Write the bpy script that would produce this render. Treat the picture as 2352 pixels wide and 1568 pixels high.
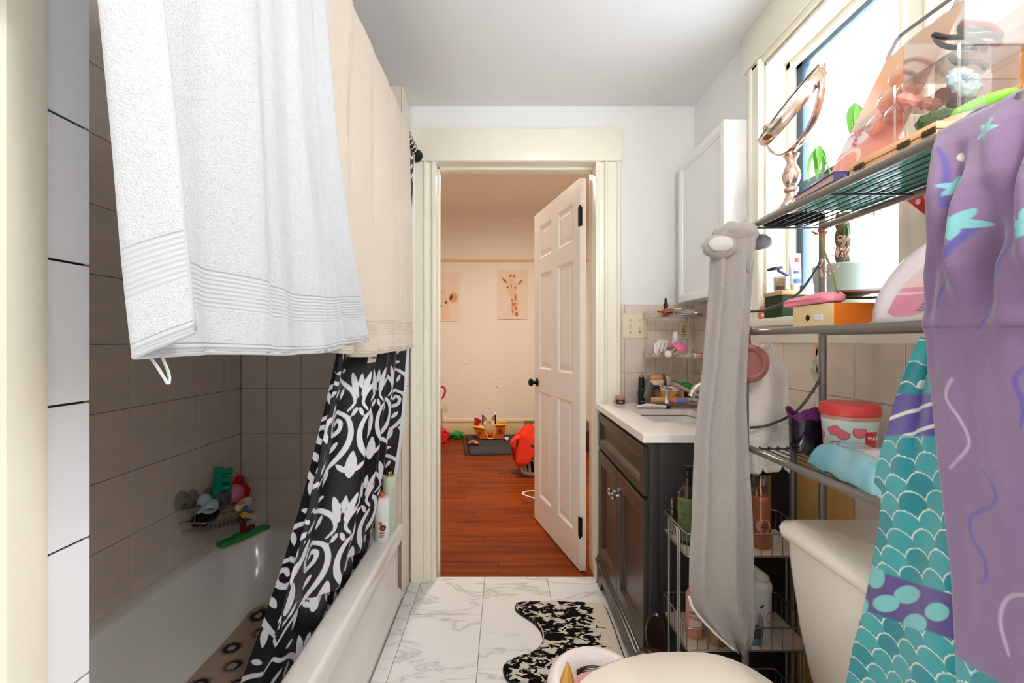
import bpy, bmesh, math, random
import numpy as np
from mathutils import Vector, Matrix, noise as mnoise

for o in list(bpy.data.objects):
    bpy.data.objects.remove(o)
SC = bpy.context.scene
COL = SC.collection
PI = math.pi
rad = math.radians
random.seed(7)

# ---------------------------------------------------------------- camera
CZ = 1.155
F = 16.0 / 36.0 * 2352
cd = bpy.data.cameras.new('camera')
cd.lens = 16.0
cd.sensor_width = 36.0
cd.shift_x = 18 / 2352
cd.clip_start = 0.02
cam = bpy.data.objects.new('camera', cd)
cam.location = (0, 0, CZ)
cam.rotation_euler = (rad(90), 0, 0)
COL.objects.link(cam)
SC.camera = cam

# ---------------------------------------------------------------- world, lamps, exposure
w = bpy.data.worlds.new('overcast_sky')
SC.world = w
w.use_nodes = True
bg = w.node_tree.nodes['Background']
bg.inputs[0].default_value = (0.90, 0.955, 1.0, 1)
bg.inputs[1].default_value = 8.3
SC.view_settings.view_transform = 'Standard'
SC.view_settings.look = 'None'
SC.view_settings.gamma = 1.0
SC.view_settings.use_curve_mapping = False
SC.view_settings.exposure = 0.30
SC.cycles.diffuse_bounces = 5
SC.cycles.glossy_bounces = 3
SC.cycles.max_bounces = 8
SC.cycles.transparent_max_bounces = 16


def area_light(name, loc, size, power, col, rot=(0, 0, 0)):
    l = bpy.data.lights.new(name, 'AREA')
    l.shape = 'DISK'
    l.size = size
    l.energy = power
    l.color = col
    o = bpy.data.objects.new(name, l)
    o.location = loc
    o.rotation_euler = rot
    COL.objects.link(o)
    return o


def point_light(name, loc, radius, power, col):
    l = bpy.data.lights.new(name, 'POINT')
    l.shadow_soft_size = radius
    l.energy = power
    l.color = col
    o = bpy.data.objects.new(name, l)
    o.location = loc
    COL.objects.link(o)
    return o


BATH_LAMP = (0.48, 0.0, 2.30)
BED_LAMP = (0.0, 3.7, 2.80)
point_light('bathroom_lamp_light', (BATH_LAMP[0], BATH_LAMP[1], 2.03), 0.10, 20, (0.99, 0.985, 0.98))
area_light('bedroom_lamp_light', (BED_LAMP[0], BED_LAMP[1], 2.66), 0.34, 43, (1.0, 0.91, 0.79))


# ---------------------------------------------------------------- helpers
def wp(px, py, d):
    """photo pixel at depth d -> point in the room (metres)"""
    return ((px - 1158) / F * d, d, CZ - (py - 784) / F * d)


def srgb(c):
    out = []
    for x in c[:3]:
        x = x / 255.0
        out.append(x / 12.92 if x <= 0.04045 else ((x + 0.055) / 1.055) ** 2.4)
    return tuple(out)


MATS = {}


def M(name, col=None, rough=0.5, metal=0.0, var=0.05, vs=9.0, bump=0.0, bs=120.0, coat=0.0, sheen=0.0, trans=0.0,
      ior=1.45, emis=0.0, sss=0.0, spec=0.5, alpha=1.0, stretch=None):
    if name in MATS:
        return MATS[name]
    m = bpy.data.materials.new(name)
    m.use_nodes = True
    nt = m.node_tree
    N, L = nt.nodes, nt.links
    p = N['Principled BSDF']
    c = srgb(col)
    g = N.new('ShaderNodeNewGeometry')
    src = g.outputs['Position']
    if stretch:
        mp = N.new('ShaderNodeMapping')
        mp.inputs['Scale'].default_value = stretch
        L.new(src, mp.inputs['Vector'])
        src = mp.outputs['Vector']
    nz = N.new('ShaderNodeTexNoise')
    nz.inputs['Scale'].default_value = vs
    nz.inputs['Detail'].default_value = 2
    L.new(src, nz.inputs['Vector'])
    mx = N.new('ShaderNodeMix')
    mx.data_type = 'RGBA'
    mx.inputs['A'].default_value = (*[x * (1 - var) for x in c], 1)
    mx.inputs['B'].default_value = (*[min(1, x * (1 + var)) for x in c], 1)
    L.new(nz.outputs['Fac'], mx.inputs['Factor'])
    L.new(mx.outputs['Result'], p.inputs['Base Color'])
    p.inputs['Roughness'].default_value = rough
    p.inputs['Metallic'].default_value = metal
    p.inputs['Coat Weight'].default_value = coat
    p.inputs['Coat Roughness'].default_value = 0.08
    p.inputs['Sheen Weight'].default_value = sheen
    p.inputs['Transmission Weight'].default_value = trans
    p.inputs['IOR'].default_value = ior
    p.inputs['Specular IOR Level'].default_value = spec
    p.inputs['Alpha'].default_value = alpha
    if sss:
        p.inputs['Subsurface Weight'].default_value = sss
        p.inputs['Subsurface Scale'].default_value = 0.01
    if emis:
        p.inputs['Emission Color'].default_value = (*c, 1)
        p.inputs['Emission Strength'].default_value = emis
    if bump:
        n2 = N.new('ShaderNodeTexNoise')
        n2.inputs['Scale'].default_value = bs
        n2.inputs['Detail'].default_value = 1
        L.new(src, n2.inputs['Vector'])
        b = N.new('ShaderNodeBump')
        b.inputs['Strength'].default_value = bump
        b.inputs['Distance'].default_value = 0.004
        L.new(n2.outputs['Fac'], b.inputs['Height'])
        L.new(b.outputs['Normal'], p.inputs['Normal'])
    MATS[name] = m
    return m


def M_clear(name, col=(235, 235, 235), gloss=0.12, rough=0.04, tint=0.9):
    """thin clear plastic or glass: see-through with a Fresnel gloss"""
    if name in MATS:
        return MATS[name]
    m = bpy.data.materials.new(name)
    m.use_nodes = True
    nt = m.node_tree
    N, L = nt.nodes, nt.links
    out = N['Material Output']
    N.remove(N['Principled BSDF'])
    t = N.new('ShaderNodeBsdfTransparent')
    t.inputs[0].default_value = (*[x * tint for x in srgb(col)], 1)
    gl = N.new('ShaderNodeBsdfGlossy')
    gl.inputs['Roughness'].default_value = rough
    lw = N.new('ShaderNodeLayerWeight')
    lw.inputs[0].default_value = 0.35
    mr = N.new('ShaderNodeMapRange')
    mr.inputs['To Min'].default_value = gloss * 0.35
    mr.inputs['To Max'].default_value = min(1, gloss * 5)
    L.new(lw.outputs['Facing'], mr.inputs['Value'])
    ms = N.new('ShaderNodeMixShader')
    L.new(mr.outputs['Result'], ms.inputs[0])
    L.new(t.outputs[0], ms.inputs[1])
    L.new(gl.outputs[0], ms.inputs[2])
    L.new(ms.outputs[0], out.inputs[0])
    MATS[name] = m
    return m


def M_print(name, base, layers, rough=0.7, bump=0.0, bs=300.0, sheen=0.0, var=0.06, vs=14.0, coat=0.0, metal=0.0):
    """flat print: each layer (attribute, colour, softness[, strength]) covers the ones before it where its distance value is < 0"""
    m = bpy.data.materials.new(name)
    m.use_nodes = True
    nt = m.node_tree
    N, L = nt.nodes, nt.links
    p = N['Principled BSDF']
    p.inputs['Roughness'].default_value = rough
    p.inputs['Sheen Weight'].default_value = sheen
    p.inputs['Coat Weight'].default_value = coat
    p.inputs['Metallic'].default_value = metal
    g = N.new('ShaderNodeNewGeometry')
    nz = N.new('ShaderNodeTexNoise')
    nz.inputs['Scale'].default_value = vs
    nz.inputs['Detail'].default_value = 2
    L.new(g.outputs['Position'], nz.inputs['Vector'])
    mx = N.new('ShaderNodeMix')
    mx.data_type = 'RGBA'
    c = srgb(base)
    mx.inputs['A'].default_value = (*[x * (1 - var) for x in c], 1)
    mx.inputs['B'].default_value = (*[min(1, x * (1 + var)) for x in c], 1)
    L.new(nz.outputs['Fac'], mx.inputs['Factor'])
    cur = mx.outputs['Result']
    for ly in layers:
        at = N.new('ShaderNodeAttribute')
        at.attribute_name = ly[0]
        mr = N.new('ShaderNodeMapRange')
        mr.inputs['From Min'].default_value = ly[2]
        mr.inputs['From Max'].default_value = -ly[2]
        mr.inputs['To Max'].default_value = ly[3] if len(ly) > 3 else 1.0
        L.new(at.outputs['Fac'], mr.inputs['Value'])
        k = N.new('ShaderNodeMix')
        k.data_type = 'RGBA'
        k.inputs['B'].default_value = (*srgb(ly[1]), 1)
        L.new(mr.outputs['Result'], k.inputs['Factor'])
        L.new(cur, k.inputs['A'])
        cur = k.outputs['Result']
    L.new(cur, p.inputs['Base Color'])
    if bump:
        n2 = N.new('ShaderNodeTexNoise')
        n2.inputs['Scale'].default_value = bs
        L.new(g.outputs['Position'], n2.inputs['Vector'])
        b = N.new('ShaderNodeBump')
        b.inputs['Strength'].default_value = bump
        b.inputs['Distance'].default_value = 0.003
        L.new(n2.outputs['Fac'], b.inputs['Height'])
        L.new(b.outputs['Normal'], p.inputs['Normal'])
    return m


# --- mesh data: (verts, faces) pairs
def cat(*ms):
    V, Fc = [], []
    for v, f in ms:
        k = len(V)
        V.extend(tuple(x) for x in v)
        Fc.extend(tuple(i + k for i in q) for q in f)
    return V, Fc


def xf(md, m):
    return [tuple(m @ Vector(v)) for v in md[0]], md[1]


def mv(md, x=0, y=0, z=0):
    return [(v[0] + x, v[1] + y, v[2] + z) for v in md[0]], md[1]


def TR(loc=(0, 0, 0), rx=0, ry=0, rz=0):
    return Matrix.Translation(loc) @ Matrix.Rotation(rz, 4, 'Z') @ Matrix.Rotation(ry, 4, 'Y') @ Matrix.Rotation(rx, 4, 'X')


def box(lo, hi, bev=0.0, seg=2):
    bm = bmesh.new()
    bmesh.ops.create_cube(bm, size=1.0)
    for v in bm.verts:
        for i in range(3):
            v.co[i] = lo[i] + (v.co[i] + 0.5) * (hi[i] - lo[i])
    if bev > 0:
        bev = min(bev, 0.49 * min(abs(hi[i] - lo[i]) for i in range(3)))
        bmesh.ops.bevel(bm, geom=list(bm.edges), offset=bev, segments=seg, profile=0.5, affect='EDGES')
    bm.verts.ensure_lookup_table()
    out = [tuple(v.co) for v in bm.verts], [tuple(v.index for v in f.verts) for f in bm.faces]
    bm.free()
    return out


def lathe(prof, n=24, sx=1.0, sy=1.0):
    """profile (r, z) turned about z; r == 0 closes the end"""
    V, Fc, rings = [], [], []
    for r, z in prof:
        if r <= 1e-7:
            rings.append([len(V)])
            V.append((0, 0, z))
        else:
            rings.append(list(range(len(V), len(V) + n)))
            V.extend((r * sx * math.cos(2 * PI * i / n), r * sy * math.sin(2 * PI * i / n), z) for i in range(n))
    for a, b in zip(rings, rings[1:]):
        for i in range(n):
            j = (i + 1) % n
            if len(a) == 1 and len(b) == 1:
                break
            if len(a) == 1:
                Fc.append((a[0], b[j], b[i]))
            elif len(b) == 1:
                Fc.append((a[i], a[j], b[0]))
            else:
                Fc.append((a[i], a[j], b[j], b[i]))
    return V, Fc


def tube(pts, r, n=8, closed=False, flat=1.0):
    pts = [Vector(p) for p in pts]
    k = len(pts)
    rs = r if isinstance(r, (list, tuple)) else [r] * k
    V, Fc, prev = [], [], None
    for i in range(k):
        a = pts[(i - 1) % k] if (closed or i > 0) else pts[i]
        b = pts[(i + 1) % k] if (closed or i < k - 1) else pts[i]
        t = (b - a).normalized()
        if prev is None:
            up = Vector((0, 0, 1)) if abs(t.z) < 0.9 else Vector((1, 0, 0))
            nrm = t.cross(up).normalized()
        else:
            nrm = (prev - t * prev.dot(t))
            nrm = nrm.normalized() if nrm.length > 1e-6 else t.orthogonal().normalized()
        prev = nrm
        bn = t.cross(nrm)
        for j in range(n):
            an = 2 * PI * j / n
            V.append(tuple(pts[i] + nrm * (rs[i] * math.cos(an)) + bn * (rs[i] * flat * math.sin(an))))
    for i in range(k if closed else k - 1):
        for j in range(n):
            a, b = i * n + j, i * n + (j + 1) % n
            c, d = ((i + 1) % k) * n + (j + 1) % n, ((i + 1) % k) * n + j
            Fc.append((a, d, c, b))
    if not closed:
        Fc.append(tuple(range(n)))
        Fc.append(tuple(range((k - 1) * n, k * n))[::-1])
    return V, Fc


def spline(pts, n=8, closed=False):
    """Catmull-Rom through the points"""
    P = [Vector(p) for p in pts]
    k = len(P)
    out = []
    for i in range(k if closed else k - 1):
        p0 = P[(i - 1) % k] if (closed or i > 0) else P[0]
        p1, p2 = P[i], P[(i + 1) % k]
        p3 = P[(i + 2) % k] if (closed or i < k - 2) else P[-1]
        for s in range(n):
            t = s / n
            out.append(0.5 * ((2 * p1) + (p2 - p0) * t + (2 * p0 - 5 * p1 + 4 * p2 - p3) * t * t + (3 * p1 - p0 - 3 * p2 + p3) * t ** 3))
    if not closed:
        out.append(P[-1])
    return out


def grid(fn, nu, nv, closed_u=False):
    V = [tuple(fn(i / (nu if closed_u else nu - 1), j / (nv - 1))) for j in range(nv) for i in range(nu)]
    Fc = []
    for j in range(nv - 1):
        for i in range(nu if closed_u else nu - 1):
            a, b = j * nu + i, j * nu + (i + 1) % nu
            Fc.append((a, b, b + nu, a + nu))
    return V, Fc


def ring_loops(loops, cap0=False, cap1=True):
    V, Fc = [], []
    n = len(loops[0])
    for lp in loops:
        V.extend(tuple(p) for p in lp)
    for i in range(len(loops) - 1):
        for j in range(n):
            a, b = i * n + j, i * n + (j + 1) % n
            Fc.append((a, b, b + n, a + n))
    if cap0:
        Fc.append(tuple(range(n))[::-1])
    if cap1:
        Fc.append(tuple(range((len(loops) - 1) * n, len(loops) * n)))
    return V, Fc


def rrect(x0, x1, y0, y1, r, z, n=8):
    """rounded rectangle loop, 4*(n+1) points, r a number or four radii (+x+y, -x+y, -x-y, +x-y)"""
    rr = r if isinstance(r, (list, tuple)) else [r] * 4
    cs = [(x1 - rr[0], y1 - rr[0], 0), (x0 + rr[1], y1 - rr[1], 90), (x0 + rr[2], y0 + rr[2], 180), (x1 - rr[3], y0 + rr[3], 270)]
    out = []
    for (cx, cy, a), q in zip(cs, rr):
        for i in range(n + 1):
            an = rad(a + 90 * i / n)
            out.append((cx + q * math.cos(an), cy + q * math.sin(an), z))
    return out


def prism(poly, h, bev=0.0):
    """polygon (x, y) extruded from z=0 to h with a small rounded top and bottom edge"""
    n = len(poly)
    cx = sum(p[0] for p in poly) / n
    cy = sum(p[1] for p in poly) / n

    def ins(d, z):
        out = []
        for x, y in poly:
            l = math.hypot(x - cx, y - cy) or 1
            k = max(0, 1 - d / l)
            out.append((cx + (x - cx) * k, cy + (y - cy) * k, z))
        return out
    if bev:
        return ring_loops([ins(bev, 0), ins(0, bev), ins(0, h - bev), ins(bev, h)], True, True)
    return ring_loops([ins(0, 0), ins(0, h)], True, True)


def blob(c, r, n=20, amp=0.0, fr=3.0, seed=0, squash=None):
    V, Fc = lathe([(math.sin(PI * i / n) if 0 < i < n else 0, -math.cos(PI * i / n)) for i in range(n + 1)], n * 2)
    out = []
    for v in V:
        d = Vector(v)
        k = 1 + amp * mnoise.noise(d * fr + Vector((seed * 3.1, seed * 1.7, seed)))
        p = [d[i] * k * r[i] for i in range(3)]
        if squash is not None and p[2] < squash:
            p[2] = squash + (p[2] - squash) * 0.15
        out.append((c[0] + p[0], c[1] + p[1], c[2] + p[2]))
    return out, Fc


def obj(name, md, mat, parent=None, smooth=38, attrs=None, world=False):
    me = bpy.data.meshes.new(name)
    V = md[0]
    if world and parent is not None:
        inv = parent.matrix_world.inverted() if False else parent.matrix_basis.inverted()
        pp = parent.parent
        if pp is not None:
            inv = inv @ pp.matrix_basis.inverted()
        V = [tuple(inv @ Vector(v)) for v in V]
    me.from_pydata([tuple(v) for v in V], [], [tuple(f) for f in md[1]])
    me.validate()
    if attrs:
        for k, a in attrs.items():
            at = me.attributes.new(k, 'FLOAT', 'POINT')
            at.data.foreach_set('value', np.asarray(a, dtype=np.float32))
    if smooth:
        me.polygons.foreach_set('use_smooth', [True] * len(me.polygons))
        me.set_sharp_from_angle(angle=rad(smooth))
    bm = bmesh.new()
    bm.from_mesh(me)
    bmesh.ops.recalc_face_normals(bm, faces=list(bm.faces))
    bm.to_mesh(me)
    bm.free()
    if mat is not None:
        me.materials.append(mat)
    o = bpy.data.objects.new(name, me)
    COL.objects.link(o)
    if parent is not None:
        o.parent = parent
    return o


def tag(o, label, cat_, group=None, kind=None):
    o['label'] = label
    o['category'] = cat_
    if group:
        o['group'] = group
    if kind:
        o['kind'] = kind
    return o


def thing(name, label, cat_, loc=(0, 0, 0), rz=0.0, group=None, kind=None, rot=None):
    o = bpy.data.objects.new(name, None)
    o.empty_display_size = 0.05
    COL.objects.link(o)
    m = Matrix.Translation(loc) @ (Matrix.Rotation(rz, 4, 'Z') if rot is None else rot.to_4x4())
    o.matrix_basis = m
    return tag(o, label, cat_, group, kind)


def linked(src, name, parent, m):
    """another object on the same mesh"""
    o = bpy.data.objects.new(name, src.data)
    COL.objects.link(o)
    o.parent = parent
    o.matrix_basis = m
    return o


def struct(name, md, mat, label, cat_, parent=None, smooth=30):
    o = obj(name, md, mat, parent, smooth)
    return tag(o, label, cat_, kind='structure')


def solid(o, th, off=0.0):
    s = o.modifiers.new('thickness', 'SOLIDIFY')
    s.thickness = th
    s.offset = off
    return o


def text(name, body, size, mat, parent, loc, rot=(0, 0, 0), align='CENTER', ext=0.0003, sx=1.0):
    c = bpy.data.curves.new(name, 'FONT')
    c.body = body
    c.size = size
    c.align_x = align
    c.align_y = 'CENTER'
    c.extrude = ext
    c.resolution_u = 3
    t = bpy.data.objects.new(name + '_tmp', c)
    COL.objects.link(t)
    dg = bpy.context.evaluated_depsgraph_get()
    me = bpy.data.meshes.new_from_object(t.evaluated_get(dg))
    bpy.data.objects.remove(t)
    me.materials.clear()
    me.materials.append(mat)
    o = bpy.data.objects.new(name, me)
    COL.objects.link(o)
    o.parent = parent
    o.location = loc
    o.rotation_euler = rot
    o.scale = (sx, 1, 1)
    return o


def FN(p, s=1.0):
    return mnoise.noise(Vector(p) * s)

# ================================================================ materials of the room
def M_marble():
    m = bpy.data.materials.new('marble_tile')
    m.use_nodes = True
    nt = m.node_tree
    N, L = nt.nodes, nt.links
    p = N['Principled BSDF']
    p.inputs['Roughness'].default_value = 0.22
    g = N.new('ShaderNodeNewGeometry')
    oi = N.new('ShaderNodeObjectInfo')
    sc = N.new('ShaderNodeVectorMath')
    sc.operation = 'SCALE'
    sc.inputs[3].default_value = 0.55
    cb = N.new('ShaderNodeCombineXYZ')
    L.new(oi.outputs['Random'], cb.inputs[2])
    L.new(cb.outputs[0], sc.inputs[0])
    ad = N.new('ShaderNodeVectorMath')
    L.new(g.outputs['Position'], ad.inputs[0])
    L.new(sc.outputs[0], ad.inputs[1])
    mp = N.new('ShaderNodeMapping')
    mp.inputs['Rotation'].default_value = (0, 0, rad(58))
    mp.inputs['Scale'].default_value = (1.0, 3.2, 1.0)
    L.new(ad.outputs[0], mp.inputs['Vector'])
    nz = N.new('ShaderNodeTexNoise')
    nz.inputs['Scale'].default_value = 2.6
    nz.inputs['Detail'].default_value = 7
    nz.inputs['Roughness'].default_value = 0.55
    nz.inputs['Distortion'].default_value = 0.5
    L.new(mp.outputs[0], nz.inputs['Vector'])
    sb = N.new('ShaderNodeMath')
    sb.operation = 'SUBTRACT'
    sb.inputs[1].default_value = 0.5
    L.new(nz.outputs['Fac'], sb.inputs[0])
    ab = N.new('ShaderNodeMath')
    ab.operation = 'ABSOLUTE'
    L.new(sb.outputs[0], ab.inputs[0])
    r = N.new('ShaderNodeValToRGB')
    e = r.color_ramp.elements
    e[0].position, e[0].color = 0.0, (*srgb((184, 183, 182)), 1)
    e[1].position, e[1].color = 0.04, (*srgb((219, 219, 219)), 1)
    e2 = e.new(0.012)
    e2.color = (*srgb((206, 205, 205)), 1)
    L.new(ab.outputs[0], r.inputs[0])
    L.new(r.outputs[0], p.inputs['Base Color'])
    return m


def M_walltile():
    """pale pinkish ceramic wall tile with soft diagonal clouding"""
    m = bpy.data.materials.new('pink_wall_tile')
    m.use_nodes = True
    nt = m.node_tree
    N, L = nt.nodes, nt.links
    p = N['Principled BSDF']
    p.inputs['Roughness'].default_value = 0.16
    g = N.new('ShaderNodeNewGeometry')
    oi = N.new('ShaderNodeObjectInfo')
    sc = N.new('ShaderNodeVectorMath')
    sc.operation = 'SCALE'
    sc.inputs[3].default_value = 5
    cb = N.new('ShaderNodeCombineXYZ')
    L.new(oi.outputs['Random'], cb.inputs[0])
    L.new(oi.outputs['Random'], cb.inputs[1])
    L.new(cb.outputs[0], sc.inputs[0])
    ad = N.new('ShaderNodeVectorMath')
    L.new(g.outputs['Position'], ad.inputs[0])
    L.new(sc.outputs[0], ad.inputs[1])
    mp = N.new('ShaderNodeMapping')
    mp.inputs['Rotation'].default_value = (rad(50), rad(50), 0)
    mp.inputs['Scale'].default_value = (1.6, 1.6, 4.5)
    L.new(ad.outputs[0], mp.inputs['Vector'])
    nz = N.new('ShaderNodeTexNoise')
    nz.inputs['Scale'].default_value = 5.0
    nz.inputs['Detail'].default_value = 5
    nz.inputs['Roughness'].default_value = 0.6
    L.new(mp.outputs[0], nz.inputs['Vector'])
    r = N.new('ShaderNodeValToRGB')
    e = r.color_ramp.elements
    e[0].position, e[0].color = 0.3, (*srgb((218, 206, 194)), 1)
    e[1].position, e[1].color = 0.72, (*srgb((232, 214, 200)), 1)
    L.new(nz.outputs['Fac'], r.inputs[0])
    L.new(r.outputs[0], p.inputs['Base Color'])
    return m


def M_wood():
    """reddish brown laminate, grain along x"""
    m = bpy.data.materials.new('red_laminate')
    m.use_nodes = True
    nt = m.node_tree
    N, L = nt.nodes, nt.links
    p = N['Principled BSDF']
    p.inputs['Roughness'].default_value = 0.5
    p.inputs['Specular IOR Level'].default_value = 0.12
    g = N.new('ShaderNodeNewGeometry')
    oi = N.new('ShaderNodeObjectInfo')
    sc = N.new('ShaderNodeVectorMath')
    sc.operation = 'SCALE'
    sc.inputs[3].default_value = 9
    cb = N.new('ShaderNodeCombineXYZ')
    L.new(oi.outputs['Random'], cb.inputs[0])
    L.new(cb.outputs[0], sc.inputs[0])
    ad = N.new('ShaderNodeVectorMath')
    L.new(g.outputs['Position'], ad.inputs[0])
    L.new(sc.outputs[0], ad.inputs[1])
    mp = N.new('ShaderNodeMapping')
    mp.inputs['Scale'].default_value = (1.0, 12.0, 1.0)
    L.new(ad.outputs[0], mp.inputs['Vector'])
    nz = N.new('ShaderNodeTexNoise')
    nz.inputs['Scale'].default_value = 2.2
    nz.inputs['Detail'].default_value = 6
    L.new(mp.outputs[0], nz.inputs['Vector'])
    r = N.new('ShaderNodeValToRGB')
    e = r.color_ramp.elements
    e[0].position, e[0].color = 0.3, (*srgb((96, 36, 2)), 1)
    e[1].position, e[1].color = 0.7, (*srgb((146, 62, 4)), 1)
    L.new(nz.outputs['Fac'], r.inputs[0])
    hv = N.new('ShaderNodeHueSaturation')
    mr = N.new('ShaderNodeMapRange')
    mr.inputs['To Min'].default_value = 0.88
    mr.inputs['To Max'].default_value = 1.1
    L.new(oi.outputs['Random'], mr.inputs['Value'])
    L.new(mr.outputs[0], hv.inputs['Value'])
    L.new(r.outputs[0], hv.inputs['Color'])
    L.new(hv.outputs[0], p.inputs['Base Color'])
    return m


MARBLE, WTILE, WOOD = M_marble(), M_walltile(), M_wood()
white_paint = M('white_wall_paint', (240, 240, 238), 0.45, var=0.02, bump=0.12, bs=60)
ceil_paint = M('ceiling_paint', (232, 232, 232), 0.7, var=0.02, bump=0.1, bs=50)
cream = M('cream_gloss_paint', (245, 240, 222), 0.26, var=0.03, bump=0.22, bs=26, stretch=(1, 1, 0.35))
grout = M('grey_grout', (150, 140, 132), 0.9, var=0.2, vs=30)
dark_grout = M('blackened_grout', (52, 48, 50), 0.9, var=0.4, vs=30)
bed_paint = M('bedroom_wall_paint', (240, 229, 216), 0.5, var=0.025, vs=3, bump=0.35, bs=14)
bed_trim = M('bedroom_cream_trim', (232, 206, 160), 0.4, var=0.04)
door_white = M('door_white_paint', (248, 244, 238), 0.42, var=0.015, bump=0.12, bs=90, stretch=(1, 1, 0.15))
black_metal = M('black_metal', (26, 24, 24), 0.4, 0.6, var=0.1)
chrome = M('chrome', (225, 222, 220), 0.1, 1.0, var=0.02)
steel = M('steel_wire', (165, 162, 158), 0.28, 0.9, var=0.05)
beige_plastic = M('yellowed_plastic', (232, 221, 190), 0.35, var=0.03)

XL, XT, XR, YB, YE, H = -1.18, -0.455, 0.92, 2.214, 2.04, 2.30

# ================================================================ the shell
struct('wall_left', box((-1.30, 0.60, 0), (XL - 0.006, 2.34, H)), grout, 'long tiled wall beside the bathtub, behind the toy basket', 'wall')
W_LEFT = bpy.data.objects['wall_left']
struct('wall_tub_end', box((-1.30, YE + 0.006, 0), (XT - 0.006, 2.334, H)), grout, 'tiled wall closing the far end of the bathtub', 'wall')
W_END = bpy.data.objects['wall_tub_end']
struct('wall_tub_near', box((-1.30, 0.6125, 0), (-0.623, 0.674, H)), dark_grout, 'tile edged wing wall at the near end of the bathtub', 'wall')
W_NEAR = bpy.data.objects['wall_tub_near']
struct('wall_left_near', box((-0.75, -0.60, 0), (-0.623, 0.6125, H)), white_paint, 'white wall stretch beside the cream trim in front of the tub', 'wall')
struct('wall_rear', box((-0.75, -0.72, 0), (1.07, -0.60, H)), white_paint, 'plain white wall behind the viewpoint', 'wall')
struct('wall_back', cat(box((XT - 0.006, YB, 2.04), (1.07, 2.334, H)), box((0.46, YB, 0), (1.07, 2.334, 2.04)), box((XT - 0.006, YB, 0), (-0.35, 2.334, 2.04))),
       white_paint, 'white painted wall around the open bedroom doorway', 'wall')
W_BACK = bpy.data.objects['wall_back']
WY0, WY1, WZ0, WZ1 = 1.04, 1.60, 1.205, 2.13
struct('wall_right', cat(box((0.926, -0.60, 0), (1.07, WY0, H)), box((0.926, WY1, 0), (1.07, YB, H)), box((0.926, WY0, 0), (1.07, WY1, WZ0)),
                         box((0.926, WY0, WZ1), (1.07, WY1, H))), white_paint, 'white wall with the window and pink tiled lower half', 'wall')
W_RIGHT = bpy.data.objects['wall_right']
struct('ceiling', box((-1.32, -0.72, H), (1.07, 2.334, H + 0.1)), ceil_paint, 'flat white bathroom ceiling', 'ceiling')

# ---- wall tiles
TILE_CACHE = {}


def tile_mesh(wd, ht, th=0.006, mat=None, gap=0.002, key=''):
    k = (round(wd, 4), round(ht, 4), key)
    if k not in TILE_CACHE:
        V, Fc = box((gap / 2, gap / 2, -th), (wd - gap / 2, ht - gap / 2, 0.0), 0.0012, 1)
        me = bpy.data.meshes.new('tile')
        me.from_pydata(V, [], Fc)
        me.materials.append(mat)
        TILE_CACHE[k] = me
    return TILE_CACHE[k]


def tiles(parent, org, u, v, us, vs, mat, skip=None, gap=0.002, key=''):
    """rectangles between the joints us, vs on the plane org + u*s + v*t; the normal is u x v"""
    u, v, org = Vector(u), Vector(v), Vector(org)
    n = u.cross(v)
    for i in range(len(us) - 1):
        for j in range(len(vs) - 1):
            wd, ht = us[i + 1] - us[i], vs[j + 1] - vs[j]
            if wd < 0.012 or ht < 0.012 or (skip and skip(us[i], us[i + 1], vs[j], vs[j + 1])):
                continue
            me = tile_mesh(wd, ht, mat=mat, gap=gap, key=key)
            o = bpy.data.objects.new('tile', me)
            COL.objects.link(o)
            o.parent = parent
            p = org + u * us[i] + v * vs[j]
            o.matrix_basis = Matrix(((u.x, v.x, n.x, p.x), (u.y, v.y, n.y, p.y), (u.z, v.z, n.z, p.z), (0, 0, 0, 1)))


def joints(a, b, first, step):
    out = [a]
    x = first
    while x < b - 1e-6:
        if x > a + 1e-6:
            out.append(x)
        x += step
    out.append(b)
    return out


VZ = joints(0.335, H, 0.542, 0.2015)
# left wall, seen from +x: u runs towards -y so that u x v = +x  (u=-y? use u=+y, v=+z gives +x)
tiles(W_LEFT, (XL, 0, 0), (0, 1, 0), (0, 0, 1), joints(0.674, 2.04, 1.918 - 0.1597 * 7, 0.1597), VZ, WTILE)
tiles(W_END, (0, YE, 0), (1, 0, 0), (0, 0, 1), joints(XL, XT - 0.006, -1.064, 0.1535), VZ, WTILE)
tiles(W_END, (XT, 0, 0), (0, 1, 0), (0, 0, 1), [YE, 2.194], joints(0, H, 0.34, 0.2015), WTILE)
window_lit_tile = M('window_lit_tile', (244, 243, 248), 0.18, var=0.03, vs=6)  # same wall tile, with the window light put into a paler, cooler colour
tiles(W_NEAR, (-0.617, 0, 0), (0, 1, 0), (0, 0, 1), [0.614, 0.68], joints(0, H, 0.26, 0.2015), window_lit_tile, gap=0.0035, key='n')
RZ = joints(0, 1.335, 1.0025 - 0.2045 * 4, 0.2045)
tiles(W_BACK, (0, YB - 0.006, 0), (1, 0, 0), (0, 0, 1), joints(0.564, XR, 0.584, 0.152), RZ, WTILE)
tiles(W_RIGHT, (XR, 0, 0), (0, -1, 0), (0, 0, 1), joints(-2.208, 0.55, -2.208 + 0.10, 0.152), RZ, WTILE,
      skip=lambda a, b, c, d: d > 1.25 and -b < 1.72 and -a > 0.92)

# painted tulip on one wall tile
dec = thing('flower_motif', 'faded painted tulip motif on tiled wall behind the shelf rack', 'decoration', (XR, 1.354, 1.03))
tulip_o = M('tulip_orange', (240, 178, 150), 0.3)
tulip_g = M('tulip_grey', (190, 186, 160), 0.3)


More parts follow.
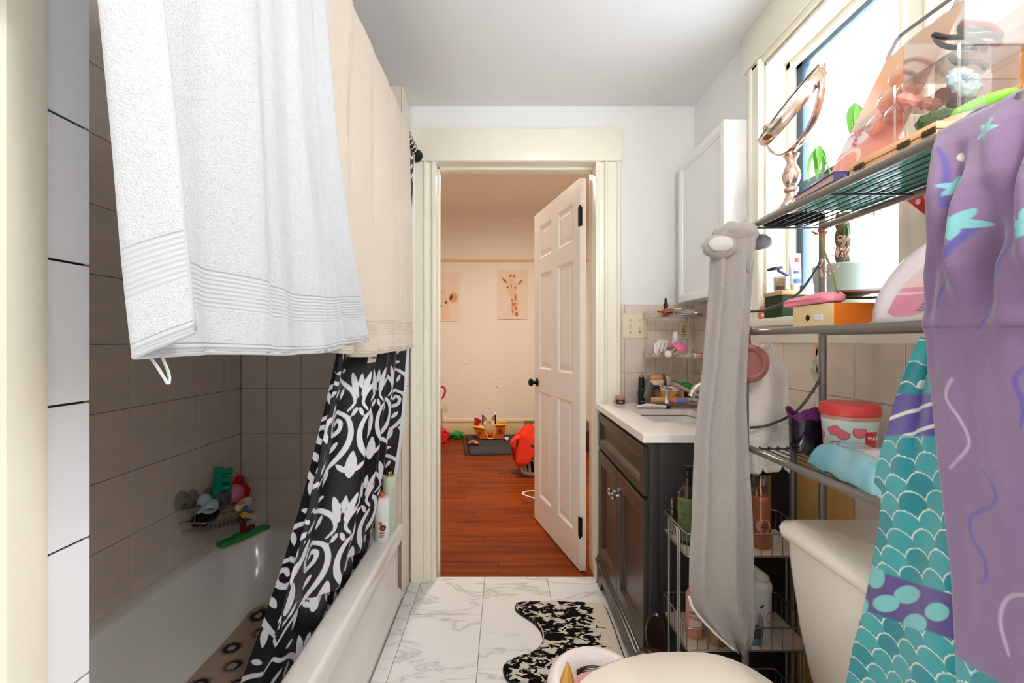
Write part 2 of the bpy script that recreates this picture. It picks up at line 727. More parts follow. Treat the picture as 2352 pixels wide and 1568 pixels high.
def leaf_poly(x0, y0, x1, y1, wd, n=8):
    dx, dy = x1 - x0, y1 - y0
    l = math.hypot(dx, dy)
    nx, ny = -dy / l, dx / l
    up, dn = [], []
    for i in range(n + 1):
        t = i / n
        h = wd * math.sin(PI * t) ** 0.8
        up.append((x0 + dx * t + nx * h, y0 + dy * t + ny * h))
        dn.append((x0 + dx * t - nx * h, y0 + dy * t - ny * h))
    return up + dn[::-1][1:-1]


for (x0, y0, x1, y1, wd, mt, nm) in ((0.01, 0.075, 0.012, 0.12, 0.009, tulip_o, 'petal'), (0.012, 0.078, 0.026, 0.116, 0.006, tulip_o, 'petal'),
                                     (0.02, 0.01, 0.012, 0.085, 0.0025, tulip_g, 'stem'), (0.018, 0.03, -0.004, 0.07, 0.009, tulip_g, 'leaf'),
                                     (0.02, 0.005, -0.012, 0.045, 0.010, tulip_g, 'leaf'), (0.02, 0.03, 0.045, 0.09, 0.009, tulip_g, 'leaf')):
    a = leaf_poly(x0, y0, x1, y1, wd)
    md = prism(a, 0.0008)
    obj(nm, [(-0.0002 - v[2], -v[0], v[1]) for v in md[0]] and ([(-0.0002 - v[2], -v[0], v[1]) for v in md[0]], md[1]), mt, dec)

# ---- bathroom floor
fl = struct('floor', box((XT, -0.60, -0.06), (XR + 0.03, 2.232, -0.006)), grout, 'bathroom floor of white marble look tiles', 'floor')
xs = joints(XT, XR, -0.40, 0.305)
for ci in range(len(xs) - 1):
    a, b = xs[ci], xs[ci + 1]
    ys = joints(-0.6, 2.236, (1.925 if round((a + 0.40) / 0.305) % 2 == 0 and a > -0.42 else 1.607) - 0.61 * 4, 0.61)
    tiles(fl, (0, 0, 0), (1, 0, 0), (0, 1, 0), [a, b], ys, MARBLE, key='f')

struct('floor_under_tub', box((-1.30, 0.60, -0.06), (XT, 2.20, -0.004)), grout, 'hidden floor under the bathtub', 'floor')

# ---- door trim
def extrude_profile(prof, z0, z1):
    return ring_loops([[(x, y, z0) for x, y in prof], [(x, y, z1) for x, y in prof]], True, True)


cas = [(0, 0), (0, -0.024), (0.006, -0.030), (0.016, -0.030), (0.022, -0.022), (0.060, -0.022), (0.066, -0.027), (0.074, -0.027), (0.080, -0.018),
       (0.100, -0.016), (0.104, -0.008), (0.104, 0)]
struct('trim_door_left', extrude_profile([(-0.451 + x, YB + y) for x, y in cas], 0, 2.02), cream, 'cream moulded casing standing left of the doorway', 'trim')
struct('trim_door_right', extrude_profile([(0.561 - x, YB + y) for x, y in cas], 0, 2.02), cream, 'cream moulded casing between the doorway and the vanity', 'trim')
struct('trim_door_head', cat(box((-0.452, 2.182, 2.022), (0.566, YB, 2.176), 0.003), box((-0.36, 2.190, 2.0205), (0.47, 2.212, 2.036), 0.004)),
       cream, 'wide flat cream head board above the doorway', 'trim')
struct('trim_door_jamb', cat(box((-0.35, 2.19, 0), (-0.33, 2.356, 2.02), 0.002), box((0.44, 2.19, 0), (0.46, 2.356, 2.02), 0.002),
                             box((-0.35, 2.19, 2.02), (0.46, 2.356, 2.04), 0.002), box((-0.33, 2.26, -0.045), (-0.32, 2.30, 2.02), 0.002),
                             box((-0.33, 2.26, 2.008), (0.44, 2.30, 2.02), 0.002)), cream, 'cream door jamb lining the bedroom opening', 'trim')
# casing beside the camera
cas2 = [(0, 0), (0.014, 0.004), (0.020, 0.018), (0.012, 0.030), (0.012, 0.040), (0.018, 0.050), (0.018, 0.090), (0.014, 0.104), (0, 0.1085)]
struct('trim_near_left', extrude_profile([(-0.623 + x, 0.503 + y) for x, y in cas2], 0, H), cream, 'thick cream painted trim at the near edge, before the tub wing wall', 'trim')

# ---- six-panel door, opened into the bedroom
th = rad(14.6)
door = thing('door_1', 'white six panel door standing open into the bedroom', 'door', (0.412, 2.376, -0.042), rad(90) + th, kind='structure')
DW, DH, DT = 0.75, 2.05, 0.035
zs = [(0.18, 0.87), (1.02, 1.64), (1.74, 1.95)]
xsd = [(0.10, 0.325), (0.425, 0.65)]
fr = [box((0, -DT / 2, 0), (0.10, DT / 2, DH), 0.0015, 1), box((0.65, -DT / 2, 0), (DW, DT / 2, DH), 0.0015, 1), box((0.325, -DT / 2, 0.0), (0.425, DT / 2, DH))]
zz = [0] + [q for z in zs for q in z] + [DH]
for i in range(0, len(zz), 2):
    for a, b in xsd:
        fr.append(box((a, -DT / 2, zz[i]), (b, DT / 2, zz[i + 1])))
obj('door_frame', cat(*fr), door_white, door, smooth=0)
for a, b in xsd:
    for c, d in zs:
        loops = []
        for s in (1,):
            pass

        def lp(i, y):
            return [(a + i, y, c + i), (b - i, y, c + i), (b - i, y, d - i), (a + i, y, d - i)]
        L1 = [lp(0, DT / 2), lp(0.008, DT / 2 - 0.003), lp(0.014, DT / 2 - 0.012), lp(0.020, DT / 2 - 0.012), lp(0.045, DT / 2 - 0.004)]
        L2 = [lp(0, -DT / 2), lp(0.008, -DT / 2 + 0.003), lp(0.014, -DT / 2 + 0.012), lp(0.020, -DT / 2 + 0.012), lp(0.045, -DT / 2 + 0.004)]
        obj('panel', cat(ring_loops(L1, False, True), ring_loops(L2, False, True)), door_white, door, smooth=0)
for z in (0.18, 1.80):
    h = obj('hinge', cat(box((-0.006, 0.006, z), (0.004, 0.019, z + 0.1), 0.002), tube([(-0.008, 0.02, z - 0.004), (-0.008, 0.02, z + 0.104)], 0.006), box((0.0, 0.0175, z), (0.02, 0.0195, z + 0.1))),
            black_metal, door)
    h['label'] = 'black hinge'
kp = lathe([(0, 0), (0.028, 0), (0.028, 0.006), (0.012, 0.010), (0.010, 0.03), (0.024, 0.036), (0.026, 0.05), (0.018, 0.058), (0, 0.06)], 20)
for s in (1, -1):
    k = obj('knob', xf(kp, TR((DW - 0.06, s * DT / 2, 0.925), rx=rad(-90 * s))), black_metal, door)
    k['label'] = 'black door knob'

# ---- window in the right wall
win = thing('window_1', 'bright window with narrow dark sash over the toilet rack', 'window', (1.0, 1.32, WZ0), kind='structure')
sash = M('sash_metal', (96, 112, 128), 0.35, 0.5)
obj('window_casing', cat(extrude_profile([(0.926 + y, WY1 + x) for x, y in cas], 1.232, 2.15), extrude_profile([(0.926 + y, WY0 - x) for x, y in cas], 1.232, 2.15)), cream, win, world=True)
obj('window_head', cat(box((0.896, 0.91, 2.155), (0.926, 1.715, H), 0.003), box((0.904, 0.92, 2.135), (0.926, 1.70, 2.16), 0.006)), cream, win, world=True)
obj('window_lining', cat(box((0.915, WY1 - 0.012, WZ0), (1.07, WY1, WZ1), 0.002), box((0.915, WY0, WZ0), (1.07, WY0 + 0.012, WZ1), 0.002), box((0.915, WY0, WZ1 - 0.012), (1.07, WY1, WZ1), 0.002),
                         box((0.985, WY1 - 0.03, WZ0), (1.005, WY1 - 0.012, WZ1)), box((0.985, WY0 + 0.012, WZ0), (1.005, WY0 + 0.03, WZ1)), box((0.985, WY0 + 0.01, WZ1 - 0.03), (1.005, WY1 - 0.01, WZ1 - 0.012))), cream, win, world=True)
obj('window_sill', cat(box((0.862, 0.90, WZ0), (1.06, 1.665, 1.232), 0.006), box((0.905, 0.92, 1.15), (0.925, 1.64, WZ0), 0.003)), cream, win, world=True)
obj('sash_frame', cat(box((1.02, WY1 - 0.045, 1.232), (1.045, WY1 - 0.012, WZ1 - 0.012), 0.003), box((1.02, WY0 + 0.012, 1.232), (1.045, WY0 + 0.03, WZ1 - 0.012), 0.003),
                      box((1.02, WY0 + 0.012, WZ1 - 0.032), (1.045, WY1 - 0.012, WZ1 - 0.012), 0.003), box((1.018, WY0 + 0.02, 1.675), (1.047, WY1 - 0.03, 1.700), 0.003),
                      box((1.02, WY0 + 0.012, 1.232), (1.045, WY1 - 0.012, 1.252), 0.003)), sash, win, world=True)
pane_m = M_clear('window_glass', (250, 252, 255), 0.08, 0.02, 1.0)
for z0, z1 in ((1.250, 1.678), (1.698, 2.10)):
    obj('pane', box((1.030, WY0 + 0.028, z0), (1.034, WY1 - 0.042, z1)), pane_m, win, world=True)
lt = obj('latch', cat(box((1.004, 1.425, 1.690), (1.018, 1.455, 1.703), 0.002), box((1.006, 1.434, 1.70), (1.016, 1.446, 1.735), 0.003)), steel, win, world=True)
lt['label'] = 'metal sash latch'

# ================================================================ the bedroom beyond
BZ, BYF = -0.05, 5.91
bf = struct('floor_bedroom', box((-2.0, 2.232, BZ - 0.06), (1.30, 5.95, BZ - 0.004)), dark_grout, 'reddish brown laminate floor of the bedroom', 'floor')
pw, y, row = 0.125, 2.236, 0
while y < BYF:
    x = -2.0 - (row * 0.43) % 1.2
    while x < 1.30:
        a, b = max(x, -2.0), min(x + 1.2, 1.30)
        if b - a > 0.02:
            me = TILE_CACHE.get(('plank', round(b - a, 3)))
            if me is None:
                V, Fc = box((0.0005, 0.0005, -0.006), (b - a - 0.0005, pw - 0.0005, 0), 0.001, 1)
                me = bpy.data.meshes.new('plank')
                me.from_pydata(V, [], Fc)
                me.materials.append(WOOD)
                TILE_CACHE[('plank', round(b - a, 3))] = me
            o = bpy.data.objects.new('plank', me)
            COL.objects.link(o)
            o.parent = bf
            o.location = (a, y, BZ)
        x += 1.2
    y += pw
    row += 1
struct('wall_bedroom_far', box((-2.0, BYF, BZ), (1.30, 6.03, 2.95)), bed_paint, 'beige pink bedroom wall carrying the two animal posters', 'wall')
struct('wall_bedroom_left', box((-2.1, 2.334, BZ - 0.06), (-2.0, 6.03, 2.95)), bed_paint, 'side wall of the bedroom left of the doorway', 'wall')
struct('wall_bedroom_right', box((1.30, 2.334, BZ - 0.06), (1.40, 6.03, 2.95)), bed_paint, 'side wall of the bedroom behind the open door', 'wall')
struct('wall_bedroom_near', cat(box((-2.1, 2.334, BZ - 0.06), (-0.35, 2.352, 2.95)), box((0.46, 2.334, BZ - 0.06), (1.40, 2.352, 2.95)), box((-0.35, 2.334, 2.04), (0.46, 2.352, 2.95))),
       bed_paint, 'bedroom side of the wall around the doorway', 'wall')
cove = [(BYF + 0.05, 2.58), (BYF, 2.60), (BYF - 0.012, 2.68), (BYF - 0.05, 2.75), (BYF - 0.12, 2.79), (BYF - 0.2, 2.80), (BYF - 0.2, 2.85), (BYF + 0.05, 2.85)]
struct('ceiling_bedroom', cat(box((-2.1, 2.334, 2.80), (1.4, 6.03, 2.95)), ring_loops([[(-2.1, a, b) for a, b in cove], [(1.4, a, b) for a, b in cove]], False, False)), bed_paint, 'beige bedroom ceiling rounded into the far wall', 'ceiling')
struct('trim_picture_rail', cat(box((-2.0, BYF - 0.012, 2.185), (1.30, BYF, 2.225), 0.004), box((-2.0, BYF - 0.022, 2.205), (1.30, BYF, 2.220), 0.004)), bed_trim, 'thin tan picture rail above the posters', 'trim')
struct('baseboard_bedroom', cat(box((-2.0, BYF - 0.016, BZ), (1.30, BYF, 0.125), 0.003), box((-2.0, BYF - 0.024, 0.105), (1.30, BYF, 0.14), 0.006)), bed_trim, 'tall tan baseboard under the posters', 'baseboard')

# lamps (out of the picture)
lamp_glow = M('lamp_glass', (255, 236, 210), 0.4, emis=1.5)
for nm, p, lb, r in (('ceiling_lamp', BATH_LAMP, 'round flush lamp on the bathroom ceiling', 0.15), ('ceiling_lamp', BED_LAMP, 'round flush lamp on the bedroom ceiling', 0.18)):
    t = thing(nm, lb, 'lamp', p)
    obj('lamp_base', lathe([(0, 0), (r, 0), (r, -0.025), (0, -0.025)], 32), chrome, t)
    obj('lamp_shade', lathe([(r * 0.95, -0.026)] + [(r * 0.95 * math.cos(rad(a)), -0.026 - 0.07 * math.sin(rad(a))) for a in range(10, 90, 10)] + [(0, -0.096)], 32), lamp_glow, t)

# ================================================================ bathtub
RIM = 0.343
enamel = M('white_enamel', (228, 223, 218), 0.16, var=0.015, coat=0.3)
tub = thing('bathtub', 'white enamel bathtub along the tiled wall', 'bathtub', (-0.8, 1.36, 0))
inner = dict(x0=-1.125, x1=-0.535, y0=0.80, y1=1.955)


def tubloop(d, z, r=0.16, dy=None):
    dy = d if dy is None else dy
    return rrect(inner['x0'] + d, inner['x1'] - d, inner['y0'] + dy, inner['y1'] - dy, [max(0.05, r - d * 0.2)] * 4, z, 8)


loops = [rrect(XL + 0.001, XT - 0.012, 0.681, YE - 0.001, 0.004, RIM, 8), tubloop(-0.008, RIM), tubloop(0.0, RIM - 0.004), tubloop(0.012, RIM - 0.022),
         tubloop(0.03, 0.24, dy=0.045), tubloop(0.055, 0.15, dy=0.09), tubloop(0.085, 0.108, dy=0.14), tubloop(0.13, 0.093, dy=0.2), tubloop(0.2, 0.09, dy=0.3)]
obj('basin', ring_loops(loops, False, True), enamel, tub, smooth=60, world=True)
ap = [(XT - 0.012, RIM), (XT - 0.003, RIM - 0.004), (XT, RIM - 0.014), (XT, RIM - 0.07), (XT - 0.004, RIM - 0.078), (XT - 0.02, RIM - 0.086), (XT - 0.02, 0.06), (XT - 0.006, 0.045), (XT - 0.004, 0.0)]
obj('apron', grid(lambda u, v: (ap[int(round(v * (len(ap) - 1)))][0], 0.681 + u * (YE - 0.683), ap[int(round(v * (len(ap) - 1)))][1]), 2, len(ap)), enamel, tub, smooth=50, world=True)

# bath mat on the tub floor, black sunbursts on tan
nx_, ny_ = 150, 210
mx0, mx1, my0, my1 = -0.985, -0.645, 1.10, 1.785
MV, MA = [], []
cent = []
for j in range(8):
    for i in range(4):
        cent.append((mx0 + 0.045 + 0.115 * i + (0.055 if j % 2 else 0), my1 - 0.045 - 0.085 * j, (i + j) % 2))
X, Y = np.meshgrid(np.linspace(mx0, mx1, nx_), np.linspace(my0, my1, ny_))
sd = np.full(X.shape, 1.0)
for cx, cy, k in cent:
    dx, dy = X - cx, Y - cy
    r = np.hypot(dx, dy)
    a = np.arctan2(dy, dx)
    r0 = 0.019
    rays = (r - r0 - 0.018 - 0.006 * np.cos(a * 7 + k)) * 0.5
    spoke = np.abs(np.sin(a * 11)) * r / 11 - (0.0022 if k else 0.0032) * (1 - (r - r0) / 0.03)
    ray = np.maximum(np.maximum(spoke, r0 - r), rays)
    ringd = np.abs(r - r0) - (0.0035 + 0.003 * np.sin(a + 0.6) if k else 0.0055)
    sd = np.minimum(sd, np.minimum(ray, ringd))
dots = np.hypot((X * 55 % 1) - 0.5, (Y * 55 % 1) - 0.5) / 55 - 0.0016
mat_m = M_print('sunburst_mat', (176, 150, 130), [('dots', (70, 60, 52), 0.0008, 0.6), ('sun', (20, 20, 24), 0.0012)], 0.75)
cxm, cym, hw, hl, cr = (mx0 + mx1) / 2, (my0 + my1) / 2, (mx1 - mx0) / 2, (my1 - my0) / 2, 0.05
verts = []
for x, y in zip(X.ravel(), Y.ravel()):
    u, v = (x - cxm) / hw, (y - cym) / hl
    qx, qy = abs(x - cxm) - (hw - cr), abs(y - cym) - (hl - cr)
    if qx > 0 and qy > 0:
        l = math.hypot(qx, qy)
        m_ = max(qx, qy)
        x = cxm + math.copysign(hw - cr + qx / l * m_, x - cxm)
        y = cym + math.copysign(hl - cr + qy / l * m_, y - cym)
    edge = max(0, abs(x + 0.83) - 0.105)
    verts.append((x, y, 0.098 + 0.9 * edge * edge + max(0, y - 1.66) ** 2 * 1.6))
_, mf = grid(lambda u, v: (0, 0, 0), nx_, ny_)
mt = obj('tub_mat', (verts, mf), mat_m, smooth=60, attrs={'sun': sd.ravel(), 'dots': dots.ravel()})
solid(mt, 0.006, 1)
tag(mt, 'tan bath mat with black sunburst print on the tub bottom', 'bath mat')

# ================================================================ shower rod
ROD = (-0.42, 2.045)
rod = thing('shower_rod', 'dark shower curtain rod ending in a black round flange on the door trim', 'rod', (ROD[0], 1.4, ROD[1]))
obj('pole', tube([(ROD[0], -0.595, ROD[1]), (ROD[0], 2.185, ROD[1])], 0.0125, 14), black_metal, rod, world=True)
obj('flange', xf(lathe([(0, 0), (0.03, 0), (0.03, 0.008), (0.024, 0.018), (0.019, 0.04), (0.0135, 0.042), (0, 0.042)], 24), TR((ROD[0], 2.186, ROD[1]), rx=rad(90))), black_metal, rod, world=True)

# ================================================================ shower curtain with a damask print
CW, CH = 0.15, 0.42          # half repeat and height of the pattern


def stroke(A, B, pts, wd):
    """distance to a polyline; wd a number or (start, mid, end)"""
    P = [np.array((p[0], p[1])) for p in spline([(a, b, 0) for a, b in pts], 8)]
    best = np.full(A.shape, 9.0)
    n = len(P) - 1
    for i in range(n):
        p, q = P[i], P[i + 1]
        d = q - p
        l2 = max(1e-12, d @ d)
        t = np.clip(((A - p[0]) * d[0] + (B - p[1]) * d[1]) / l2, 0, 1)
        dist = np.hypot(A - p[0] - t * d[0], B - p[1] - t * d[1])
        if isinstance(wd, tuple):
            s = (i + t) / n
            w_ = np.where(s < 0.5, wd[0] + (wd[1] - wd[0]) * s * 2, wd[1] + (wd[2] - wd[1]) * (s * 2 - 1))
        else:
            w_ = wd
        best = np.minimum(best, dist - w_)
    return best


def leaf(A, B, p, q, wd, bias=1.0):
    d = np.array((q[0] - p[0], q[1] - p[1]))
    l = math.hypot(*d)
    d = d / l
    s = ((A - p[0]) * d[0] + (B - p[1]) * d[1]) / l
    n = np.abs(-(A - p[0]) * d[1] + (B - p[1]) * d[0])
    sc_ = np.clip(s, 0, 1)
    inside = n - wd * np.sin(PI * sc_ ** bias) ** 0.75
    out = np.maximum(-s, s - 1) * l
    return np.where((s >= 0) & (s <= 1), inside, np.hypot(np.maximum(out, 0), n))


def damask(U, Z):
    """signed distance (negative inside the pale figure) of the mirrored repeat"""
    a = np.abs(((U / (2 * CW)) % 1.0) * 2 - 1) * CW
    b = (Z % CH)
    best = np.full(a.shape, 9.0)
    for off in (-CH, 0, CH):
        B = b + off
        for f in (
            lambda: stroke(a, B, [(0.0, 0.015), (0.03, 0.05), (0.085, 0.085), (0.125, 0.135), (0.135, 0.19), (0.115, 0.24), (0.07, 0.265)], (0.005, 0.0115, 0.007)),
            lambda: stroke(a, B, [(0.072, 0.265), (0.046, 0.25), (0.04, 0.215), (0.06, 0.188), (0.09, 0.195), (0.096, 0.222), (0.076, 0.234), (0.066, 0.220)], (0.008, 0.010, 0.007)),
            lambda: stroke(a, B, [(0.0, 0.40), (0.035, 0.375), (0.08, 0.36), (0.12, 0.33), (0.135, 0.29), (0.115, 0.262)], (0.0055, 0.009, 0.005)),
            lambda: leaf(a, B, (0.0, 0.09), (0.0, 0.185), 0.021, 0.8),
            lambda: leaf(a, B, (0.004, 0.06), (0.042, 0.112), 0.010),
            lambda: leaf(a, B, (0.0, 0.20), (0.0, 0.262), 0.011, 0.8),
            lambda: leaf(a, B, (0.004, 0.205), (0.036, 0.30), 0.013, 1.3),
            lambda: np.abs(a) + np.abs(B - 0.295) - 0.0155,
            lambda: leaf(a, B, (0.012, 0.315), (0.058, 0.345), 0.010),
            lambda: leaf(a, B, (0.15, 0.03), (0.15, 0.125), 0.020, 0.8),
            lambda: leaf(a, B, (0.147, 0.30), (0.112, 0.40), 0.012, 1.2),
            lambda: leaf(a, B, (0.15, 0.335), (0.15, 0.395), 0.010),
            lambda: leaf(a, B, (0.10, 0.085), (0.138, 0.05), 0.009),
            lambda: leaf(a, B, (0.075, 0.075), (0.062, 0.018), 0.013, 0.75),
            lambda: leaf(a, B, (0.09, 0.345), (0.072, 0.30), 0.009),
            lambda: leaf(a, B, (0.098, 0.16), (0.065, 0.125), 0.011),
            lambda: leaf(a, B, (0.128, 0.238), (0.148, 0.275), 0.008),
            lambda: leaf(a, B, (0.044, 0.40), (0.085, 0.405), 0.009),
        ):
            best = np.minimum(best, f())
    return best


cur = thing('shower_curtain', 'black shower curtain with white scrolling damask print, bunched at the far end of the tub', 'curtain', (-0.5, 1.7, 0.2))
nu, nv = 220, 420
S = np.linspace(0, 1, nu)
Zs = np.linspace(2.03, 0.22, nv)
SS, ZZ = np.meshgrid(S, Zs)
T = (2.03 - ZZ) / 1.81
ynear = 1.40 - 0.24 * T ** 1.3
yfar = np.where(T < 0.25, 2.135 - 0.38 * T, 2.04) - 0.05 * np.clip(T - 0.25, 0, 1) ** 2
curl = np.clip((0.20 - SS) / 0.20, 0, 1)
yy = ynear + (yfar - ynear) * np.clip((SS - 0.08) / 0.92, 0, 1) ** 0.95
xb = -0.424 - 0.163 * T ** 2.2
amp = 0.004 + 0.036 * np.clip(T * 1.5 - 0.1, 0, 1)
wav = amp * np.sin(SS * 2 * PI * 4.1 + 0.4) + amp * 0.4 * np.sin(SS * 2 * PI * 7.1 + 1.0)
wav = wav * np.clip(1.15 - 0.55 * T ** 6, 0.3, 1)
flare = -curl ** 1.5 * (0.015 + 0.115 * np.clip((T - 0.35) * 1.6, 0, 1))
xx = xb + wav + flare
yy = yy + 0.02 * curl ** 2 * T
lim = np.where(ZZ < 0.40, -0.552, 9)
xx = np.minimum(xx, lim)
# arc length across the cloth for the print
ds = np.hypot(np.diff(xx, axis=1), np.diff(yy, axis=1))
U = np.concatenate([np.zeros((nv, 1)), np.cumsum(ds, axis=1)], axis=1)
U = U / U[:, -1:] * 1.12
sdf = damask(U + 0.06, ZZ * 1.12 + 0.05) + 0.0012
sdf = np.where((SS > 0.985), -0.002, sdf)
verts = np.stack([xx, yy, ZZ], -1).reshape(-1, 3)
_, cf = grid(lambda u, v: (0, 0, 0), nu, nv)
cur_m = M_print('damask_curtain', (18, 18, 24), [('damask', (222, 222, 228), 0.0012)], 0.42, var=0.1, bump=0.06, bs=700)
c = obj('cloth', (verts.tolist(), cf), cur_m, cur, smooth=80, attrs={'damask': sdf.ravel()}, world=True)
for i in range(4):
    y = 1.955 + i * 0.04
    rg = [(ROD[0] + 0.021 * math.cos(t), y, ROD[1] - 0.006 + 0.024 * math.sin(t)) for t in np.linspace(0, 2 * PI, 20, endpoint=False)]
    obj('ring', tube(rg, 0.002, 6, True), chrome, cur, world=True)

# ================================================================ bath towels over the rod
def M_terry(name, col, lo, hi):
    """terry pile with a ribbed dobby band between attribute heights lo and hi"""
    m = bpy.data.materials.new(name)
    m.use_nodes = True
    nt = m.node_tree
    N, L = nt.nodes, nt.links
    p = N['Principled BSDF']
    p.inputs['Roughness'].default_value = 0.95
    p.inputs['Sheen Weight'].default_value = 0.25
    p.inputs['Specular IOR Level'].default_value = 0.1
    g = N.new('ShaderNodeNewGeometry')
    at = N.new('ShaderNodeAttribute')
    at.attribute_name = 'height'
    nz = N.new('ShaderNodeTexNoise')
    nz.inputs['Scale'].default_value = 520
    nz.inputs['Detail'].default_value = 2
    L.new(g.outputs['Position'], nz.inputs['Vector'])
    n3 = N.new('ShaderNodeTexNoise')
    n3.inputs['Scale'].default_value = 150
    n3.inputs['Detail'].default_value = 3
    L.new(g.outputs['Position'], n3.inputs['Vector'])
    adn = N.new('ShaderNodeMath')
    adn.operation = 'MULTIPLY_ADD'
    adn.inputs[1].default_value = 0.8
    L.new(n3.outputs['Fac'], adn.inputs[0])
    L.new(nz.outputs['Fac'], adn.inputs[2])
    sn = N.new('ShaderNodeMath')
    sn.operation = 'SINE'
    ml = N.new('ShaderNodeMath')
    ml.operation = 'MULTIPLY'
    ml.inputs[1].default_value = 2 * PI / 0.0062
    L.new(at.outputs['Fac'], ml.inputs[0])
    L.new(ml.outputs[0], sn.inputs[0])
    a1 = N.new('ShaderNodeMapRange')
    a1.inputs['From Min'].default_value = lo - 0.001
    a1.inputs['From Max'].default_value = lo + 0.001
    L.new(at.outputs['Fac'], a1.inputs['Value'])
    a2 = N.new('ShaderNodeMapRange')
    a2.inputs['From Min'].default_value = hi + 0.001
    a2.inputs['From Max'].default_value = hi - 0.001
    L.new(at.outputs['Fac'], a2.inputs['Value'])
    band = N.new('ShaderNodeMath')
    band.operation = 'MULTIPLY'
    L.new(a1.outputs[0], band.inputs[0])
    L.new(a2.outputs[0], band.inputs[1])
    a3 = N.new('ShaderNodeMapRange')
    a3.inputs['From Min'].default_value = 0.0125
    a3.inputs['From Max'].default_value = 0.0115
    L.new(at.outputs['Fac'], a3.inputs['Value'])
    flat = N.new('ShaderNodeMath')
    flat.operation = 'MAXIMUM'
    L.new(band.outputs[0], flat.inputs[0])
    L.new(a3.outputs[0], flat.inputs[1])
    hb = N.new('ShaderNodeMix')
    L.new(flat.outputs[0], hb.inputs['Factor'])
    L.new(adn.outputs[0], hb.inputs['A'])
    rib = N.new('ShaderNodeMath')
    rib.operation = 'MULTIPLY_ADD'
    rib.inputs[1].default_value = 0.18
    rib.inputs[2].default_value = 0.35
    L.new(sn.outputs[0], rib.inputs[0])
    L.new(rib.outputs[0], hb.inputs['B'])
    b = N.new('ShaderNodeBump')
    b.inputs['Strength'].default_value = 0.75
    b.inputs['Distance'].default_value = 0.003
    L.new(hb.outputs[0], b.inputs['Height'])
    L.new(b.outputs['Normal'], p.inputs['Normal'])
    c_ = srgb(col)
    mx = N.new('ShaderNodeMix')
    mx.data_type = 'RGBA'
    mx.inputs['A'].default_value = (*[x * 0.86 for x in c_], 1)
    mx.inputs['B'].default_value = (*[min(1, x * 1.08) for x in c_], 1)
    L.new(hb.outputs[0], mx.inputs['Factor'])
    L.new(mx.outputs['Result'], p.inputs['Base Color'])
    return m


def towel(name, label, mat, plan, zb, zback, folds, seed, drop=None, band_in=0.0):
    """plan: list of (x offset from the face, y) across the cloth; hangs over the rod, front hem at zb(u), back hem at zback"""
    P = spline([(a, b, 0) for a, b in plan], 14)
    nu_ = len(P)
    acc = [0.0]
    for i in range(1, nu_):
        acc.append(acc[-1] + (P[i] - P[i - 1]).length)
    V, hts = [], []
    rows = 150
    R = 0.0165
    for j in range(rows):
        v = j / (rows - 1)
        for i in range(nu_):
            u = acc[i] / acc[-1]
            hem = zb(u)
            lf = ROD[1] - hem
            lb = ROD[1] - zback
            arc = PI * R
            s = v * (lf + arc + lb)
            if s < lf:
                z, ph = hem + s, 0
                k = 1 - s / lf
                x = ROD[0] + R
            elif s < lf + arc:
                ph = (s - lf) / R
                z = ROD[1] + R * math.sin(ph)
                x = ROD[0] + R * math.cos(ph)
                k = 0
            else:
                q = s - lf - arc
                z, ph = ROD[1] - q, PI
                k = q / lb
                x = ROD[0] - R
            front = ph < PI / 2
            wv = 0
            for fq, am, ofs in folds:
                wv += am * math.sin(2 * PI * fq * u + ofs + seed)
            wv *= (0.12 + 0.88 * k)
            wv += 0.0035 * FN((u * 9, z * 5, seed), 1.0)
            off = P[i].x * (min(1.0, k * 3.0) if front else 0.0) + (0.016 * k if front else 0)
            yo = P[i].y
            sh = drop(u, k if front else 0.0) if drop else (0, 0)
            V.append((x + sh[0] + (wv + off if front else -abs(wv) * 0.3 - 0.002 + off * 0.1), yo + sh[1], z))
            hts.append(z - hem if front else 0.5)
    Fc = []
    for j in range(rows - 1):
        for i in range(nu_ - 1):
            a = j * nu_ + i
            Fc.append((a, a + 1, a + 1 + nu_, a + nu_))
    o = obj(name, (V, Fc), mat, smooth=180, attrs={'height': hts})
    solid(o, 0.007, 0)
    nfr = int(rows * 0.62)
    for path in ([V[j * nu_] for j in range(nfr)], [V[j * nu_ + nu_ - 1] for j in range(nfr)], V[0:nu_]):
        md = tube(path[::2], 0.0042, 6)
        hmo = obj('hem', md, mat, o, smooth=180, attrs={'height': [0.005] * len(md[0])})
    return o


terry_w = M_terry('white_terry', (202, 204, 208), 0.060, 0.112)
terry_c = M_terry('cream_terry', (214, 199, 182), 0.050, 0.100)
tw = thing('bath_towel', 'large white bath towel with ribbed band, nearest on the rod', 'towel', (-0.39, 0.85, 1.14))
plan1 = [(0.024, 0.512), (0.020, 0.506), (0.008, 0.496), (-0.010, 0.488), (-0.016, 0.494), (-0.010, 0.510), (-0.002, 0.540), (0.0, 0.60), (0.002, 0.72), (0.0, 0.86), (0.002, 1.00), (0.002, 1.13), (0.004, 1.243)]


def hem1(u):
    z = 1.137 + 0.004 * math.sin(u * 9)
    if u < 0.06:
        z += 0.030 * (1 - u / 0.06)
    if u > 0.7:
        z += 0.022 * ((u - 0.7) / 0.3) ** 1.5
    return z


def shift1(u, k):
    w_ = max(0.0, min(1.0, (0.26 - u) / 0.12))
    return (-0.036 * (1 - k) * w_ * min(1.0, k * 4), -0.042 * (1 - k) * w_ - 0.245 * (1 - k ** 2.2) * max(0, (u - 0.2) / 0.8) ** 1.5)


